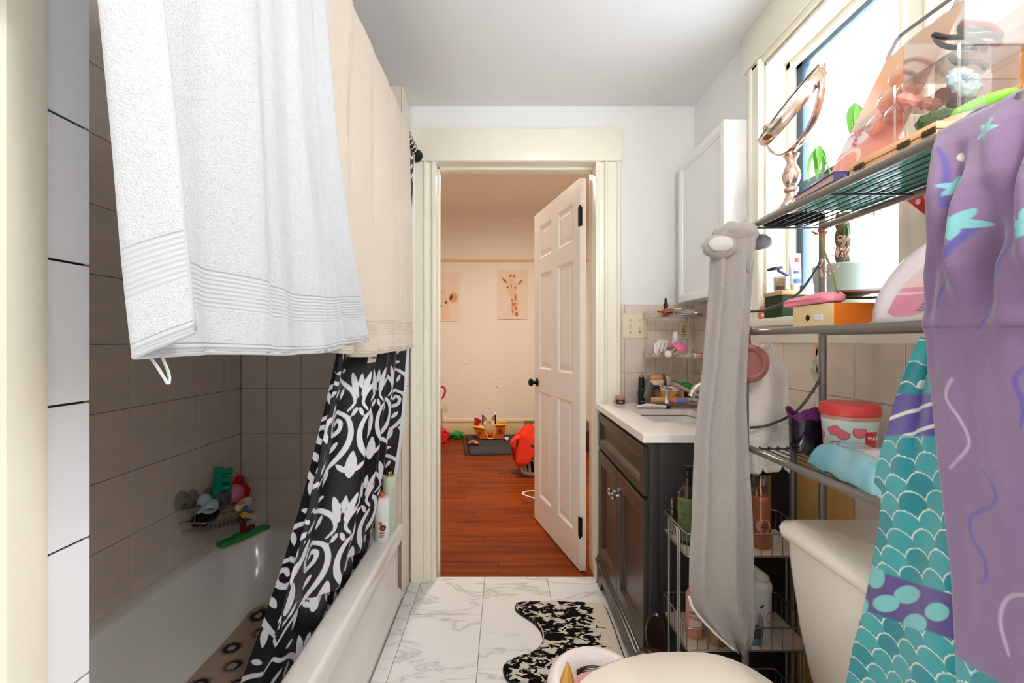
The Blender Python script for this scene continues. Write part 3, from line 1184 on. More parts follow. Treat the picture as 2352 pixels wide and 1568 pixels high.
t1 = towel('towel_body', '', terry_w, plan1, hem1, 1.62, [(3.1, 0.010, 0.2), (6.3, 0.006, 1.0), (11.0, 0.0025, 2.0)], 0.5, drop=shift1)
t1.parent = tw
t1.matrix_parent_inverse = Matrix.Translation((0.39, -0.85, -1.14))
lp = obj('hanging_loop', tube(spline([(-0.402, 0.512, 1.142), (-0.388, 0.508, 1.128), (-0.379, 0.507, 1.115), (-0.374, 0.507, 1.108), (-0.377, 0.512, 1.118), (-0.388, 0.516, 1.138)], 6), 0.0022, 6, flat=0.6), terry_w, tw, world=True,
         attrs={'height': [0.0] * (31 * 6)})
tc = thing('bath_towel', 'cream beige bath towel hanging behind the white one on the rod', 'towel', (-0.40, 1.65, 1.13))
plan2 = [(-0.024, 1.012), (-0.022, 1.12), (-0.020, 1.24), (-0.012, 1.34), (-0.006, 1.41), (0.004, 1.46), (0.010, 1.55), (0.002, 1.65), (0.010, 1.78), (0.002, 1.86), (0.004, 1.925)]


def hem2(u):
    return (1.118 + (0.03 * max(0, u - 0.45)) + 0.004 * math.sin(u * 14)) + 0.06 * max(0, 0.25 - u)


t2 = towel('towel_body', '', terry_c, plan2, hem2, 1.55, [(5.3, 0.010, 0.4), (9.7, 0.005, 1.0), (15.0, 0.002, 0.3)], 1.9)
t2.parent = tc
t2.matrix_parent_inverse = Matrix.Translation((0.40, -1.65, -1.13))
tagm = M('tag_white', (222, 218, 212), 0.7)
ctag = obj('care_tag', grid(lambda u, v: (-0.405 - 0.004 * v, 1.36 + u * 0.09, 1.122 - v * 0.032), 8, 4), tagm, tc, world=True)
solid(ctag, 0.0008)
ink = M('print_ink', (60, 58, 60), 0.6)
text('tag_print', 'charisma', 0.013, ink, tc, (0.000, -0.245, -0.024), (rad(90), 0, rad(90)))

# ================================================================ wire toy basket on the tub wall
cad = thing('toy_basket', 'wire bath toy basket held to the tiled wall by suction cups', 'basket', (-1.12, 1.79, 0.47))
wires = []


def bk(t, d, z):
    """t along the wall, d away from it; the right end sags"""
    return (XL + 0.008 + d, 1.64 + 0.315 * t, z - 0.075 * t)


for z, d in ((0.548, 0.105), (0.50, 0.10)):
    lp_ = [bk(0, 0, z), bk(0.0, d * 0.7, z), bk(0.08, d, z), bk(0.92, d, z), bk(1.0, d * 0.7, z), bk(1, 0, z)]
    wires.append(tube(spline(lp_, 6), 0.0032, 7))
    wires.append(tube([bk(0, 0.0, z), bk(1, 0, z)], 0.0022, 6))
for i in range(12):
    t = (i + 0.5) / 12
    wires.append(tube(spline([bk(t, 0.10, 0.503), bk(t, 0.095, 0.474), bk(t, 0.085, 0.468), bk(t, 0.0, 0.468)], 4), 0.0022, 5))
for t in (0.0, 1.0):
    wires.append(tube([bk(t, 0.06, 0.548), bk(t, 0.055, 0.50)], 0.0018, 5))
obj('wire_frame', cat(*wires), steel, cad, world=True)
cup = M('suction_cup', (150, 140, 130), 0.15, var=0.05, alpha=0.75)
for t in (0.06, 0.24, 0.55):
    q = bk(t, 0.0, 0.60)
    o = obj('suction_cup', xf(lathe([(0.036, 0), (0.034, 0.004), (0.02, 0.012), (0.012, 0.016), (0.012, 0.03), (0.016, 0.034), (0, 0.036)], 22), TR((XL + 0.001, q[1], q[2] - 0.02), ry=rad(90))), cup, cad, world=True)
toyc = {}
for nm, c_ in (('teal', (0, 150, 130)), ('grey', (88, 88, 92)), ('paleblue', (170, 190, 205)), ('red', (190, 24, 34)), ('pink', (236, 120, 160)), ('white', (232, 220, 210)), ('orange', (236, 140, 40)), ('blue', (30, 120, 170)),
               ('green', (40, 150, 60)), ('darkred', (120, 22, 28)), ('black', (22, 22, 24)), ('yellow', (240, 190, 60))):
    toyc[nm] = M('toy_' + nm, c_, 0.4, var=0.05)
# teal foam piece with stubby fingers
t = thing('foam_toy', 'teal foam comb shaped toy sticking up out of the wire basket', 'toy', bk(0.42, 0.05, 0.56))
obj('back_bar', xf(box((-0.014, -0.012, -0.01), (0.014, 0.012, 0.135), 0.004), TR(rx=rad(-8))), toyc['teal'], t)
for i in range(4):
    obj('finger', xf(tube([(0.006, 0.006, 0.018 + i * 0.032), (0.030, 0.035, 0.020 + i * 0.032), (0.033, 0.038, 0.020 + i * 0.032)], [0.013, 0.013, 0.009], 10), TR(rx=rad(-8))), toyc['teal'], t)
t = thing('foam_toy', 'small teal stub toy leaning beside the comb shaped foam', 'toy', bk(0.64, 0.05, 0.60))
obj('stub', xf(cat(tube([(0, 0, 0), (0, -0.012, 0.05), (0, -0.014, 0.056)], [0.015, 0.014, 0.009], 10)), TR()), toyc['teal'], t)
obj('cap', blob((0, -0.014, 0.062), (0.013, 0.013, 0.008)), toyc['yellow'], t)


def simple_blob(nm, lb, ct, loc, r, mat, amp=0.1, fr=2.5, seed=0, parts=()):
    t = thing(nm, lb, ct, loc)
    obj('body', blob((0, 0, 0), r, 16, amp, fr, seed), mat, t)
    for (pn, pl, pr, pm) in parts:
        obj(pn, blob(pl, pr, 10), pm, t)
    return t


q = bk(0.14, 0.085, 0.556)
t = simple_blob('bath_scoop', 'pale blue whale shaped scoop lying at the left end of the wire basket', 'toy', q, (0.026, 0.036, 0.026), toyc['paleblue'], 0.12, 2, 1)
obj('upper_lobe', blob((-0.012, -0.016, 0.03), (0.02, 0.026, 0.02)), toyc['paleblue'], t)
obj('handle', tube([(0, -0.03, -0.002), (0, -0.055, 0.002), (0, -0.07, 0.0)], [0.01, 0.006, 0.003], 8), toyc['paleblue'], t)
simple_blob('stone_toy', 'dark grey rock shaped toy in the middle of the wire basket', 'toy', bk(0.45, 0.07, 0.567), (0.024, 0.034, 0.032), toyc['grey'], 0.35, 1.6, 3)
simple_blob('stone_toy', 'smaller grey rock shaped toy beside the pale blue scoop', 'toy', bk(0.30, 0.07, 0.553), (0.02, 0.026, 0.02), toyc['grey'], 0.35, 1.8, 8)
simple_blob('dark_sponge', 'black sponge at the bottom of the wire basket', 'sponge', bk(0.22, 0.05, 0.512), (0.035, 0.06, 0.026), toyc['black'], 0.25, 3, 5)
t = simple_blob('squirt_ball', 'pink round bath toy with a red seam in the wire basket', 'toy', bk(0.70, 0.07, 0.587), (0.036, 0.042, 0.036), toyc['pink'], 0.05, 2, 2)
obj('seam', tube([(0.0365 * math.cos(a), 0.01, 0.0365 * math.sin(a)) for a in np.linspace(0, 2 * PI, 24, endpoint=False)], 0.0015, 5, True), toyc['red'], t)
simple_blob('red_cloth_toy', 'crumpled red cloth toy at the right end of the basket', 'toy', bk(0.93, 0.045, 0.59), (0.034, 0.04, 0.062), toyc['red'], 0.45, 2.2, 6)
simple_blob('orange_ring_toy', 'orange brown toy lying above the pink ball', 'toy', bk(0.72, 0.03, 0.633), (0.022, 0.05, 0.016), toyc['orange'], 0.3, 3, 7)
t = simple_blob('fish_toy', 'white fish toy with blue fin and orange back at the basket front', 'toy', bk(0.66, 0.115, 0.545), (0.018, 0.056, 0.022), toyc['white'], 0.05, 2, 9)
obj('fin', blob((0.014, -0.02, -0.008), (0.008, 0.02, 0.011), 10), toyc['blue'], t)
obj('back_patch', blob((0.006, -0.025, 0.014), (0.01, 0.022, 0.008), 10), toyc['orange'], t)
t = thing('paper_roll_toy', 'small white tube poking through the bottom wires of the basket', 'toy', bk(0.72, 0.125, 0.49))
obj('tube_body', tube([(0, -0.03, 0.02), (0, 0.05, -0.022)], 0.010, 10), toyc['white'], t)
obj('gold_band', tube([(0, -0.04, 0.025), (0, -0.025, 0.0175)], 0.0115, 10), toyc['yellow'], t)
# green toy raft with red figure on the tub corner
t = thing('green_paddle_toy', 'green plastic paddle toy lying on the tub corner ledge', 'toy', (-1.078, 1.885, RIM + 0.012), rad(64))
obj('blade', cat(box((-0.105, -0.022, -0.008), (0.105, 0.022, 0.006), 0.004), box((-0.04, -0.024, -0.008), (0.06, 0.024, 0.010), 0.004)), toyc['green'], t)
o = obj('red_grip', cat(tube([(0.0, 0, 0.006), (-0.005, 0, 0.05), (-0.018, 0.005, 0.075)], [0.014, 0.011, 0.012], 10), tube([(0, 0, 0.016), (0.045, 0.0, 0.022)], [0.012, 0.009], 10)), toyc['darkred'], t)
o['label'] = 'dark red grip'

# ================================================================ bottles on the tub corner
def bottle(nm, lb, loc, prof, mat, group=None, n=28, ct='bottle', rz=0, sy=1.0):
    t = thing(nm, lb, ct, loc, rz, group)
    obj('body', lathe(prof, n, 1.0, sy), mat, t)
    return t


sage = M('sage_plastic', (206, 216, 190), 0.4)
wpl = M('white_plastic', (238, 236, 238), 0.35, var=0.02)
blk = M('black_plastic', (22, 20, 20), 0.35)
gold = M('rose_gold', (205, 140, 96), 0.22, 0.9)
orange_ink = M('orange_ink', (236, 90, 40), 0.5)
t = bottle('pump_bottle', 'pale sage green pump bottle at the far corner of the tub rim', (-0.497, 1.965, RIM), [(0, 0), (0.026, 0), (0.028, 0.003), (0.028, 0.225), (0.026, 0.230), (0.012, 0.232), (0, 0.232)], sage)
obj('collar', lathe([(0.0105, 0.230), (0.0115, 0.231), (0.0115, 0.250), (0.010, 0.252), (0, 0.252)], 18), gold, t)
obj('pump_head', cat(tube([(0, 0, 0.25), (0, 0, 0.268)], 0.006, 10), tube(spline([(-0.008, 0, 0.270), (0.006, 0, 0.271), (0.022, 0, 0.264)], 5), 0.0055, 8)), blk, t)
for z, h_ in ((0.06, 0.03), (0.12, 0.05), (0.18, 0.03)):
    obj('print_line', box((0.0185, -0.0225, z), (0.0192, -0.0205, z + h_)), ink, t)
t = bottle('lotion_bottle', 'white bottle with a dark flower logo standing on the tub rim', (-0.500, 1.868, RIM), [(0, 0), (0.027, 0), (0.030, 0.004), (0.030, 0.165), (0.027, 0.172), (0.010, 0.174), (0, 0.174)], wpl)
o = obj('spout', lathe([(0.009, 0.173), (0.009, 0.185), (0.006, 0.19), (0, 0.19)], 14), orange_ink, t)


def on_bottle(poly, r, az, z0, th_=0.0006):
    """flat polygon (s, z) wrapped on a cylinder of radius r, centred at azimuth az (radians, -90deg faces the camera)"""
    k = len(poly)
    V = []
    for rr_ in (r + 0.0002, r + th_ + 0.0002):
        for s, z in poly:
            a = az + s / r
            V.append((rr_ * math.cos(a), rr_ * math.sin(a), z0 + z))
    Fc = [tuple(range(k))[::-1], tuple(range(k, 2 * k))] + [(i, (i + 1) % k, (i + 1) % k + k, i + k) for i in range(k)]
    return V, Fc


def disc_poly(cx, cz, r, n=20, wob=0.0, m=0):
    return [(cx + r * (1 + wob * math.cos(m * 2 * PI * i / n)) * math.cos(2 * PI * i / n), cz + r * (1 + wob * math.cos(m * 2 * PI * i / n)) * math.sin(2 * PI * i / n)) for i in range(n)]


def rect_poly(x0, x1, z0, z1, n=6):
    return [(x0 + (x1 - x0) * i / n, z0) for i in range(n + 1)] + [(x1 - (x1 - x0) * i / n, z1) for i in range(n + 1)]


AZ = rad(-75)
obj('flower_logo', on_bottle(disc_poly(0.002, 0.058, 0.0125, 40, 0.1, 10), 0.030, AZ, 0), ink, t)
obj('flower_eye', on_bottle(disc_poly(0.002, 0.056, 0.005, 16), 0.0302, AZ, 0, 0.0008), M('clay', (170, 100, 70), 0.6), t)
obj('orange_leaf', on_bottle(disc_poly(-0.008, 0.076, 0.008, 16), 0.030, AZ, 0), orange_ink, t)
obj('orange_strip', on_bottle(rect_poly(-0.012, 0.008, 0.034, 0.042), 0.030, AZ, 0), orange_ink, t)
for i, wd in enumerate((0.02, 0.016)):
    obj('print_line', on_bottle(rect_poly(-0.012, -0.012 + wd, 0.026 - i * 0.006, 0.028 - i * 0.006), 0.030, AZ, 0), ink, t)

# ================================================================ vanity
van_m = M('dark_vanity_paint', (66, 58, 50), 0.33, var=0.12, vs=5, bump=0.08, bs=60)
van_side = M('black_vanity_side', (44, 42, 42), 0.5, var=0.08)
VX, VY0, VY1, VZ1 = 0.468, 1.452, 2.196, 0.836
van = thing('vanity_cabinet', 'dark brown black vanity cabinet with two panelled doors beside the doorway', 'cabinet', (0.69, 1.82, 0))
obj('body', cat(box((VX + 0.012, VY0 + 0.003, 0.10), (0.905, VY1, VZ1 - 0.20)), box((VX, VY0, VZ1 - 0.205), (0.53, VY1, VZ1), 0.002), box((0.82, VY0 + 0.003, VZ1 - 0.205), (0.905, VY1, VZ1)),
                box((0.5, VY0, VZ1 - 0.205), (0.86, 1.62, VZ1)), box((0.5, 2.01, VZ1 - 0.205), (0.86, VY1, VZ1))), van_m, van, smooth=30, world=True)
obj('side_panel', cat(box((VX, VY0 - 0.006, 0.0), (0.905, VY0, VZ1), 0.001), box((VX - 0.004, VY0 - 0.010, 0.0), (VX + 0.024, VY0 + 0.02, VZ1), 0.002)), van_side, van, world=True)


def raised_panel(y0, y1, z0, z1, fr_, name, parent):
    """door or drawer front on the plane x = VX, facing -x"""
    def lp(i, d):
        return [(VX - d, y0 + i, z0 + i), (VX - d, y1 - i, z0 + i), (VX - d, y1 - i, z1 - i), (VX - d, y0 + i, z1 - i)]
    L_ = [lp(0, 0.0), lp(0, 0.016), lp(0.003, 0.018), lp(fr_, 0.018), lp(fr_ + 0.004, 0.014), lp(fr_ + 0.010, 0.012), lp(fr_ + 0.014, 0.006), lp(fr_ + 0.020, 0.004)]
    return obj(name, ring_loops(L_, True, True), van_m, parent, smooth=0, world=True)


ym = (VY0 + VY1) / 2
dr = raised_panel(VY0 + 0.022, VY1 - 0.022, 0.655, 0.812, 0.035, 'false_drawer', van)
knob_p = lathe([(0, 0), (0.007, 0), (0.006, 0.010), (0.014, 0.017), (0.015, 0.023), (0.010, 0.028), (0, 0.029)], 18)
for a, b, ky in ((VY0 + 0.022, ym - 0.002, ym - 0.028), (ym + 0.002, VY1 - 0.022, ym + 0.028)):
    d_ = raised_panel(a, b, 0.135, 0.640, 0.055, 'cabinet_door', van)
    k = obj('knob', xf(knob_p, TR((VX - 0.018, ky, 0.545), ry=rad(-90))), chrome, d_)
    inv = van.matrix_basis.inverted()
    for v in k.data.vertices:
        v.co = inv @ v.co
    k['label'] = 'round silver knob'
foot = [(VY0 - 0.008, 0.0), (VY0 + 0.07, 0.0), (VY0 + 0.10, 0.05), (VY1 - 0.11, 0.05), (VY1 - 0.08, 0.0), (VY1, 0.0), (VY1, 0.105), (VY0 - 0.008, 0.105)]
obj('plinth', cat(ring_loops([[(VX - 0.022, a, b) for a, b in foot], [(VX + 0.012, a, b) for a, b in foot]], True, True), box((VX - 0.030, VY0 - 0.014, 0.098), (VX + 0.01, VY1, 0.116), 0.004),
                  box((VX - 0.022, VY0 - 0.010, 0.116), (VX + 0.01, VY1, 0.130), 0.005)), van_m, van, smooth=30, world=True)

# countertop with cut-out, undermount basin
ctop = M('white_quartz', (240, 230, 222), 0.16, var=0.03, vs=30)
ct = thing('countertop', 'white stone countertop on the vanity with a rectangular sink cut-out', 'countertop', (0.69, 1.82, 0.862))
TZ = 0.862
BX0, BX1, BY0, BY1 = 0.545, 0.800, 1.655, 1.965
out_ = rrect(0.440, 0.918, 1.435, 2.205, 0.004, TZ, 6)
inn = rrect(BX0, BX1, BY0, BY1, 0.035, TZ, 6)
obj('slab', ring_loops([[(x, y, TZ - 0.002) for x, y, z in rrect(0.438, 0.918, 1.433, 2.205, 0.004, 0, 6)], out_, inn, [(x, y, TZ - 0.024) for x, y, z in inn],
                        [(x, y, TZ - 0.026) for x, y, z in rrect(0.438, 0.918, 1.433, 2.205, 0.004, 0, 6)], [(x, y, TZ - 0.002) for x, y, z in rrect(0.438, 0.918, 1.433, 2.205, 0.004, 0, 6)]], False, False),
    ctop, ct, smooth=30, world=True)
obj('backsplash', box((0.900, 1.433, TZ), (0.918, 2.205, TZ + 0.075), 0.003), ctop, ct, world=True)
sk = thing('sink_basin', 'white rectangular undermount sink basin in the countertop', 'sink', (0.67, 1.81, 0.72))
bl = [rrect(BX0 - 0.008, BX1 + 0.008, BY0 - 0.008, BY1 + 0.008, 0.04, TZ - 0.027, 6), rrect(BX0 + 0.002, BX1 - 0.002, BY0 + 0.002, BY1 - 0.002, 0.04, TZ - 0.029, 6), rrect(BX0 + 0.012, BX1 - 0.012, BY0 + 0.012, BY1 - 0.012, 0.04, TZ - 0.10, 6),
      rrect(BX0 + 0.03, BX1 - 0.03, BY0 + 0.03, BY1 - 0.03, 0.04, TZ - 0.135, 6), rrect(BX0 + 0.08, BX1 - 0.08, BY0 + 0.1, BY1 - 0.1, 0.03, TZ - 0.14, 6)]
obj('bowl', ring_loops(bl, False, True), enamel, sk, smooth=50, world=True)
obj('drain', mv(lathe([(0, 0.003), (0.02, 0.003), (0.022, 0)], 20), 0.67, 1.81, TZ - 0.139), chrome, sk, world=True)
fa = thing('faucet', 'chrome arched faucet behind the sink', 'faucet', (0.852, 1.80, TZ))
obj('base', lathe([(0, 0), (0.026, 0), (0.026, 0.006), (0.018, 0.010), (0.016, 0.05), (0, 0.05)], 22), chrome, fa)
obj('spout', tube(spline([(0, 0, 0.04), (0, 0, 0.075), (-0.018, 0, 0.112), (-0.055, 0, 0.125), (-0.095, 0, 0.108), (-0.112, 0, 0.075)], 7), [0.015] * 20 + [0.013] * 16, 14), chrome, fa)
obj('handle', tube([(0, 0.02, 0.045), (0.0, 0.055, 0.075), (0, 0.06, 0.078)], [0.007, 0.006, 0.004], 10), chrome, fa)
cr = thing('hair_clip', 'tiny brown clip lying on the rim of the sink', 'hair clip', (0.601, 1.86, TZ - 0.075))
obj('clip_bar', box((-0.012, -0.003, -0.002), (0.012, 0.003, 0.003), 0.001), M('brown_clip', (130, 74, 44), 0.5), cr)
obj('clip_spring', tube([(-0.01, 0, 0.003), (0.01, 0, 0.003)], 0.0012, 6), M('brown_clip', (130, 74, 44), 0.5), cr)

# ================================================================ medicine cabinet
mc = thing('medicine_cabinet', 'white wall cabinet with framed pale front between window and doorway wall', 'cabinet', (0.87, 1.92, 1.335))
mcw = M('cabinet_white', (244, 243, 241), 0.3, var=0.01)
CX0, CY0, CY1, CZ0, CZ1 = 0.836, 1.70, 2.15, 1.335, 1.985
obj('body', box((CX0, CY0, CZ0), (0.921, CY1, CZ1), 0.002), mcw, mc, world=True)


def cl(i, x):
    return [(x, CY0 + i, CZ0 + i), (x, CY1 - i, CZ0 + i), (x, CY1 - i, CZ1 - i), (x, CY0 + i, CZ1 - i)]


dd = obj('door_frame', ring_loops([cl(0, CX0 - 0.001), cl(0, CX0 - 0.014), cl(0.003, CX0 - 0.016), cl(0.030, CX0 - 0.016), cl(0.034, CX0 - 0.012), cl(0.040, CX0 - 0.011), cl(0.042, CX0 - 0.005)], True, False), mcw, mc, smooth=0, world=True)
o = obj('front_panel', ring_loops([cl(0.0415, CX0 - 0.006), cl(0.2, CX0 - 0.006)], False, True), M('frosted_panel', (240, 241, 240), 0.22, var=0.02), mc, smooth=0, world=True)
o['label'] = 'pale grey inset panel'

# ================================================================ switch plate and outlets
def plate(nm, lb, ct_, x0, x1, z0, z1, y):
    t_ = thing(nm, lb, ct_, ((x0 + x1) / 2, y, (z0 + z1) / 2))
    hx, hz = (x1 - x0) / 2, (z1 - z0) / 2
    loops_ = [[(sx * (hx - i), -d, sz * (hz - i)) for sx, sz in ((-1, -1), (1, -1), (1, 1), (-1, 1))] for i, d in ((0, 0), (0, 0.002), (0.004, 0.006))]
    obj('cover_plate', ring_loops(loops_, True, True), beige_plastic, t_, smooth=0)
    return t_


p_ = plate('light_switch', 'double beige light switch plate between door trim and clear shelf', 'switch', 0.570, 0.698, 1.168, 1.290, YB - 0.006)
dk = M('dark_slot', (40, 32, 28), 0.6)
for x in (-0.023, 0.023):
    obj('toggle', cat(box((x - 0.005, -0.008, -0.012), (x + 0.005, -0.004, 0.012), 0.001), xf(box((-0.0045, -0.014, -0.004), (0.0045, 0, 0.006), 0.0015), TR((x, -0.006, 0.002 if x < 0 else -0.008), rx=rad(-25 if x < 0 else 25)))), M('toggle_cream', (232, 222, 190), 0.3), p_)
    for z in (0.03, -0.03):
        obj('screw', xf(lathe([(0.003, 0), (0.003, 0.0012), (0, 0.0016)], 12), TR((x, -0.006, z), rx=rad(90))), dk, p_)


def duplex(t_):
    obj('socket_face', box((-0.017, -0.008, -0.034), (0.017, -0.004, 0.034), 0.002), beige_plastic, t_)
    for z in (0.020, -0.020):
        for x in (-0.006, 0.006):
            obj('slot', box((x - 0.0012, -0.0086, z - 0.004), (x + 0.0012, -0.0078, z + 0.004)), dk, t_)
        obj('slot', xf(lathe([(0.0025, 0), (0.0025, 0.0008), (0, 0.0008)], 10), TR((0, -0.0078, z - 0.009), rx=rad(90))), dk, t_)


g_ = plate('wall_outlet', 'yellowed wall outlet with test buttons behind the clear corner shelf', 'outlet', 0.830, 0.905, 1.166, 1.252, YB - 0.006)
duplex(g_)
obj('test_button', box((-0.008, -0.0092, 0.003), (0.008, -0.0078, 0.008)), M('outlet_red', (150, 40, 30), 0.5), g_)
obj('reset_button', box((-0.008, -0.0092, -0.008), (0.008, -0.0078, -0.003)), dk, g_)
g2 = plate('wall_outlet', 'small tan wall outlet low on the bedroom wall', 'outlet', -0.80, -0.725, 0.25, 0.375, BYF)
duplex(g2)

# ================================================================ clear three tier corner shelf on the counter
acr = M_clear('clear_acrylic', (254, 250, 246), 0.14, 0.05, 1.0)
SX, SY = 0.905, 2.190       # the corner it stands in
sh = thing('corner_shelf', 'clear acrylic three tier corner shelf on the countertop', 'shelf', (SX - 0.12, SY - 0.12, TZ))
TIERS = (0.884, 1.082, 1.268)


def quarter(r, z, n=16):
    return [(SX, SY, z)] + [(SX - r * math.cos(rad(90) * i / n) , SY - r * 0.95 * math.sin(rad(90) * i / n), z) for i in range(n + 1)]


for z in TIERS:
    o = obj('tier', cat(ring_loops([quarter(0.235, z - 0.003), quarter(0.235, z)], True, True)), acr, sh, smooth=0, world=True)
    rimp = [(SX - 0.235 * math.cos(rad(90) * i / 20), SY - 0.223 * math.sin(rad(90) * i / 20)) for i in range(21)]
    V = [(x, y, z + h_) for h_ in (-0.006, 0.026) for x, y in rimp]
    o2 = obj('rim', (V, [(i, i + 1, i + 22, i + 21) for i in range(20)]), M_clear('cut_acrylic', (252, 246, 240), 0.3, 0.12, 0.98), o)
    for v in o2.data.vertices:
        v.co = sh.matrix_basis.inverted() @ v.co
    solid(o2, 0.003)
for x, y in ((SX - 0.228, SY - 0.012), (SX - 0.012, SY - 0.215), (SX - 0.16, SY - 0.152)):
    obj('post', tube([(x, y, TZ + 0.001), (x, y, TIERS[2])], 0.006, 12), acr, sh, world=True)


def tiny(nm, lb, ct_, loc, build, rz=0):
    t_ = thing(nm, lb, ct_, loc, rz)
    build(t_)
    return t_


amber = M('amber_glass', (70, 30, 14), 0.1, var=0.05, coat=0.4)
tort = M('tortoise_plastic', (150, 92, 50), 0.25, var=0.35, vs=60)


def b_dropper(t_):
    obj('glass', lathe([(0, 0), (0.013, 0), (0.014, 0.003), (0.014, 0.034), (0.008, 0.042), (0.008, 0.046), (0, 0.046)], 18), amber, t_)
    obj('collar', lathe([(0.010, 0.044), (0.0105, 0.045), (0.0105, 0.060), (0.009, 0.062), (0, 0.062)], 18), blk, t_)
    obj('dropper_bulb', lathe([(0.006, 0.062), (0.0062, 0.076), (0.005, 0.083), (0.003, 0.086), (0, 0.087)], 14), blk, t_)


tiny('dropper_bottle', 'amber dropper bottle with black bulb on top of the clear shelf', 'bottle', (0.740, 2.085, TIERS[2]), b_dropper)


def claw(t_, m_=tort, r=0.03):
    for s in (1, -1):
        obj('claw_half', xf(grid(lambda u, v: ((u - 0.5) * 0.075, s * r * math.sin(v * 1.9) * (1 - 0.5 * (2 * u - 1) ** 2), 0.004 + r * (math.cos(v * 1.9) * 0.5 + 0.32) * (1 - 0.5 * (2 * u - 1) ** 2) + 0.008), 12, 8), TR(rx=0)), m_, t_)
        for k_ in range(4):
            x = -0.024 + 0.016 * k_
            obj('tooth', tube([(x, s * r * 0.85, 0.012), (x, s * r * 0.45, 0.004)], [0.002, 0.001], 5), m_, t_)
    obj('spring', tube([(-0.012, 0, 0.034), (0.012, 0, 0.034)], 0.003, 8), chrome, t_)


tiny('claw_clip', 'brown tortoise hair claw lying in front of the dropper bottle', 'hair clip', (0.742, 2.050, TIERS[2]), claw, rad(15))
tiny('claw_clip', 'darker brown hair claw beside the first one on the clear shelf', 'hair clip', (0.795, 2.075, TIERS[2]), lambda t_: claw(t_, M('tortoise_dark', (118, 70, 36), 0.3, var=0.3, vs=70), 0.026), rad(-20))


def b_comb(t_):
    obj('handle_ring', tube([(-0.045 + 0.016 * math.cos(a), 0.012 * math.sin(a), 0.008) for a in np.linspace(0, 2 * PI, 18, endpoint=False)], 0.003, 6, True), blk, t_)
    obj('disc', lathe([(0, 0), (0.034, 0), (0.036, 0.003), (0.036, 0.010), (0.034, 0.013), (0, 0.013)], 24, 1.2, 0.8), blk, t_)


tiny('hand_mirror', 'flat black round compact with a loop on the clear shelf top', 'mirror', (0.840, 2.030, TIERS[2]), b_comb)
tiny('card_scrap', 'folded pale card hanging over the top edge of the clear shelf', 'card', (0.700, 2.080, TIERS[2] + 0.012),
     lambda t_: (solid(obj('card', grid(lambda u, v: (-0.03 + u * 0.075, -0.035 * v, 0.018 - 0.028 * v * u + 0.006 * math.sin(u * 3)), 8, 5), M('card_pale', (226, 216, 190), 0.7), t_), 0.001),
                 solid(obj('orange_flap', grid(lambda u, v: (-0.005 + u * 0.05, -0.012 - 0.03 * v, 0.016 - 0.02 * v), 5, 4), M('card_orange', (226, 140, 90), 0.7), t_), 0.001)))
tiny('pink_box', 'small pink and white carton at the back of the clear shelf top', 'box', (0.875, 2.10, TIERS[2]),
     lambda t_: (obj('carton', box((-0.035, -0.012, 0), (0.03, 0.02, 0.036), 0.002), M('carton_cream', (236, 214, 200), 0.5), t_), obj('pink_label', box((-0.02, -0.013, 0.008), (0.015, -0.0119, 0.024)), M('carton_pink', (232, 120, 140), 0.5), t_)))

pinkp = M('hot_pink_plastic', (240, 120, 165), 0.3, var=0.04)


def b_brush(t_):
    m_ = TR((0, 0, 0.036), rx=rad(20), ry=rad(38))
    obj('shell', xf(lathe([(0, 0.034), (0.018, 0.032), (0.032, 0.022), (0.038, 0.004), (0.036, 0.0), (0, 0.0)], 20), m_), pinkp, t_)
    for i in range(7):
        a = 2 * PI * i / 7
        obj('bristle', xf(tube([(0.02 * math.cos(a), 0.02 * math.sin(a), 0), (0.022 * math.cos(a), 0.022 * math.sin(a), -0.030)], [0.004, 0.002], 6), m_), M('bristle_cream', (250, 224, 200), 0.5), t_)


tiny('scalp_brush', 'pink dome shaped scalp brush with pale prongs on the middle shelf tier', 'brush', (0.782, 2.04, TIERS[1]), b_brush)


def b_spray(t_):
    obj('body', lathe([(0, 0), (0.016, 0), (0.017, 0.004), (0.017, 0.07), (0.012, 0.08), (0, 0.08)], 18), M('frosted_bottle', (236, 232, 230), 0.4), t_)
    obj('cap', lathe([(0.014, 0.081), (0.014, 0.094), (0.011, 0.108), (0.009, 0.118), (0, 0.119)], 16), wpl, t_)


tiny('mist_bottle', 'small white capped bottle behind the pink scalp brush', 'bottle', (0.790, 2.10, TIERS[1]), b_spray)


def b_pack(t_):
    o_ = obj('film', blob((0, 0, 0.04), (0.045, 0.02, 0.042), 16, 0.25, 3, 4, squash=-0.036), M('film_white', (232, 222, 216), 0.3, var=0.12, vs=60), t_)
    for i in range(3):
        obj('stripe', tube(spline([(-0.038 + 0.02 * i, -0.022, 0.012), (-0.03 + 0.02 * i, -0.024, 0.04), (-0.02 + 0.018 * i, -0.02, 0.066)], 4), 0.0014, 5), M('stripe_grey', (150, 136, 120), 0.5), t_)


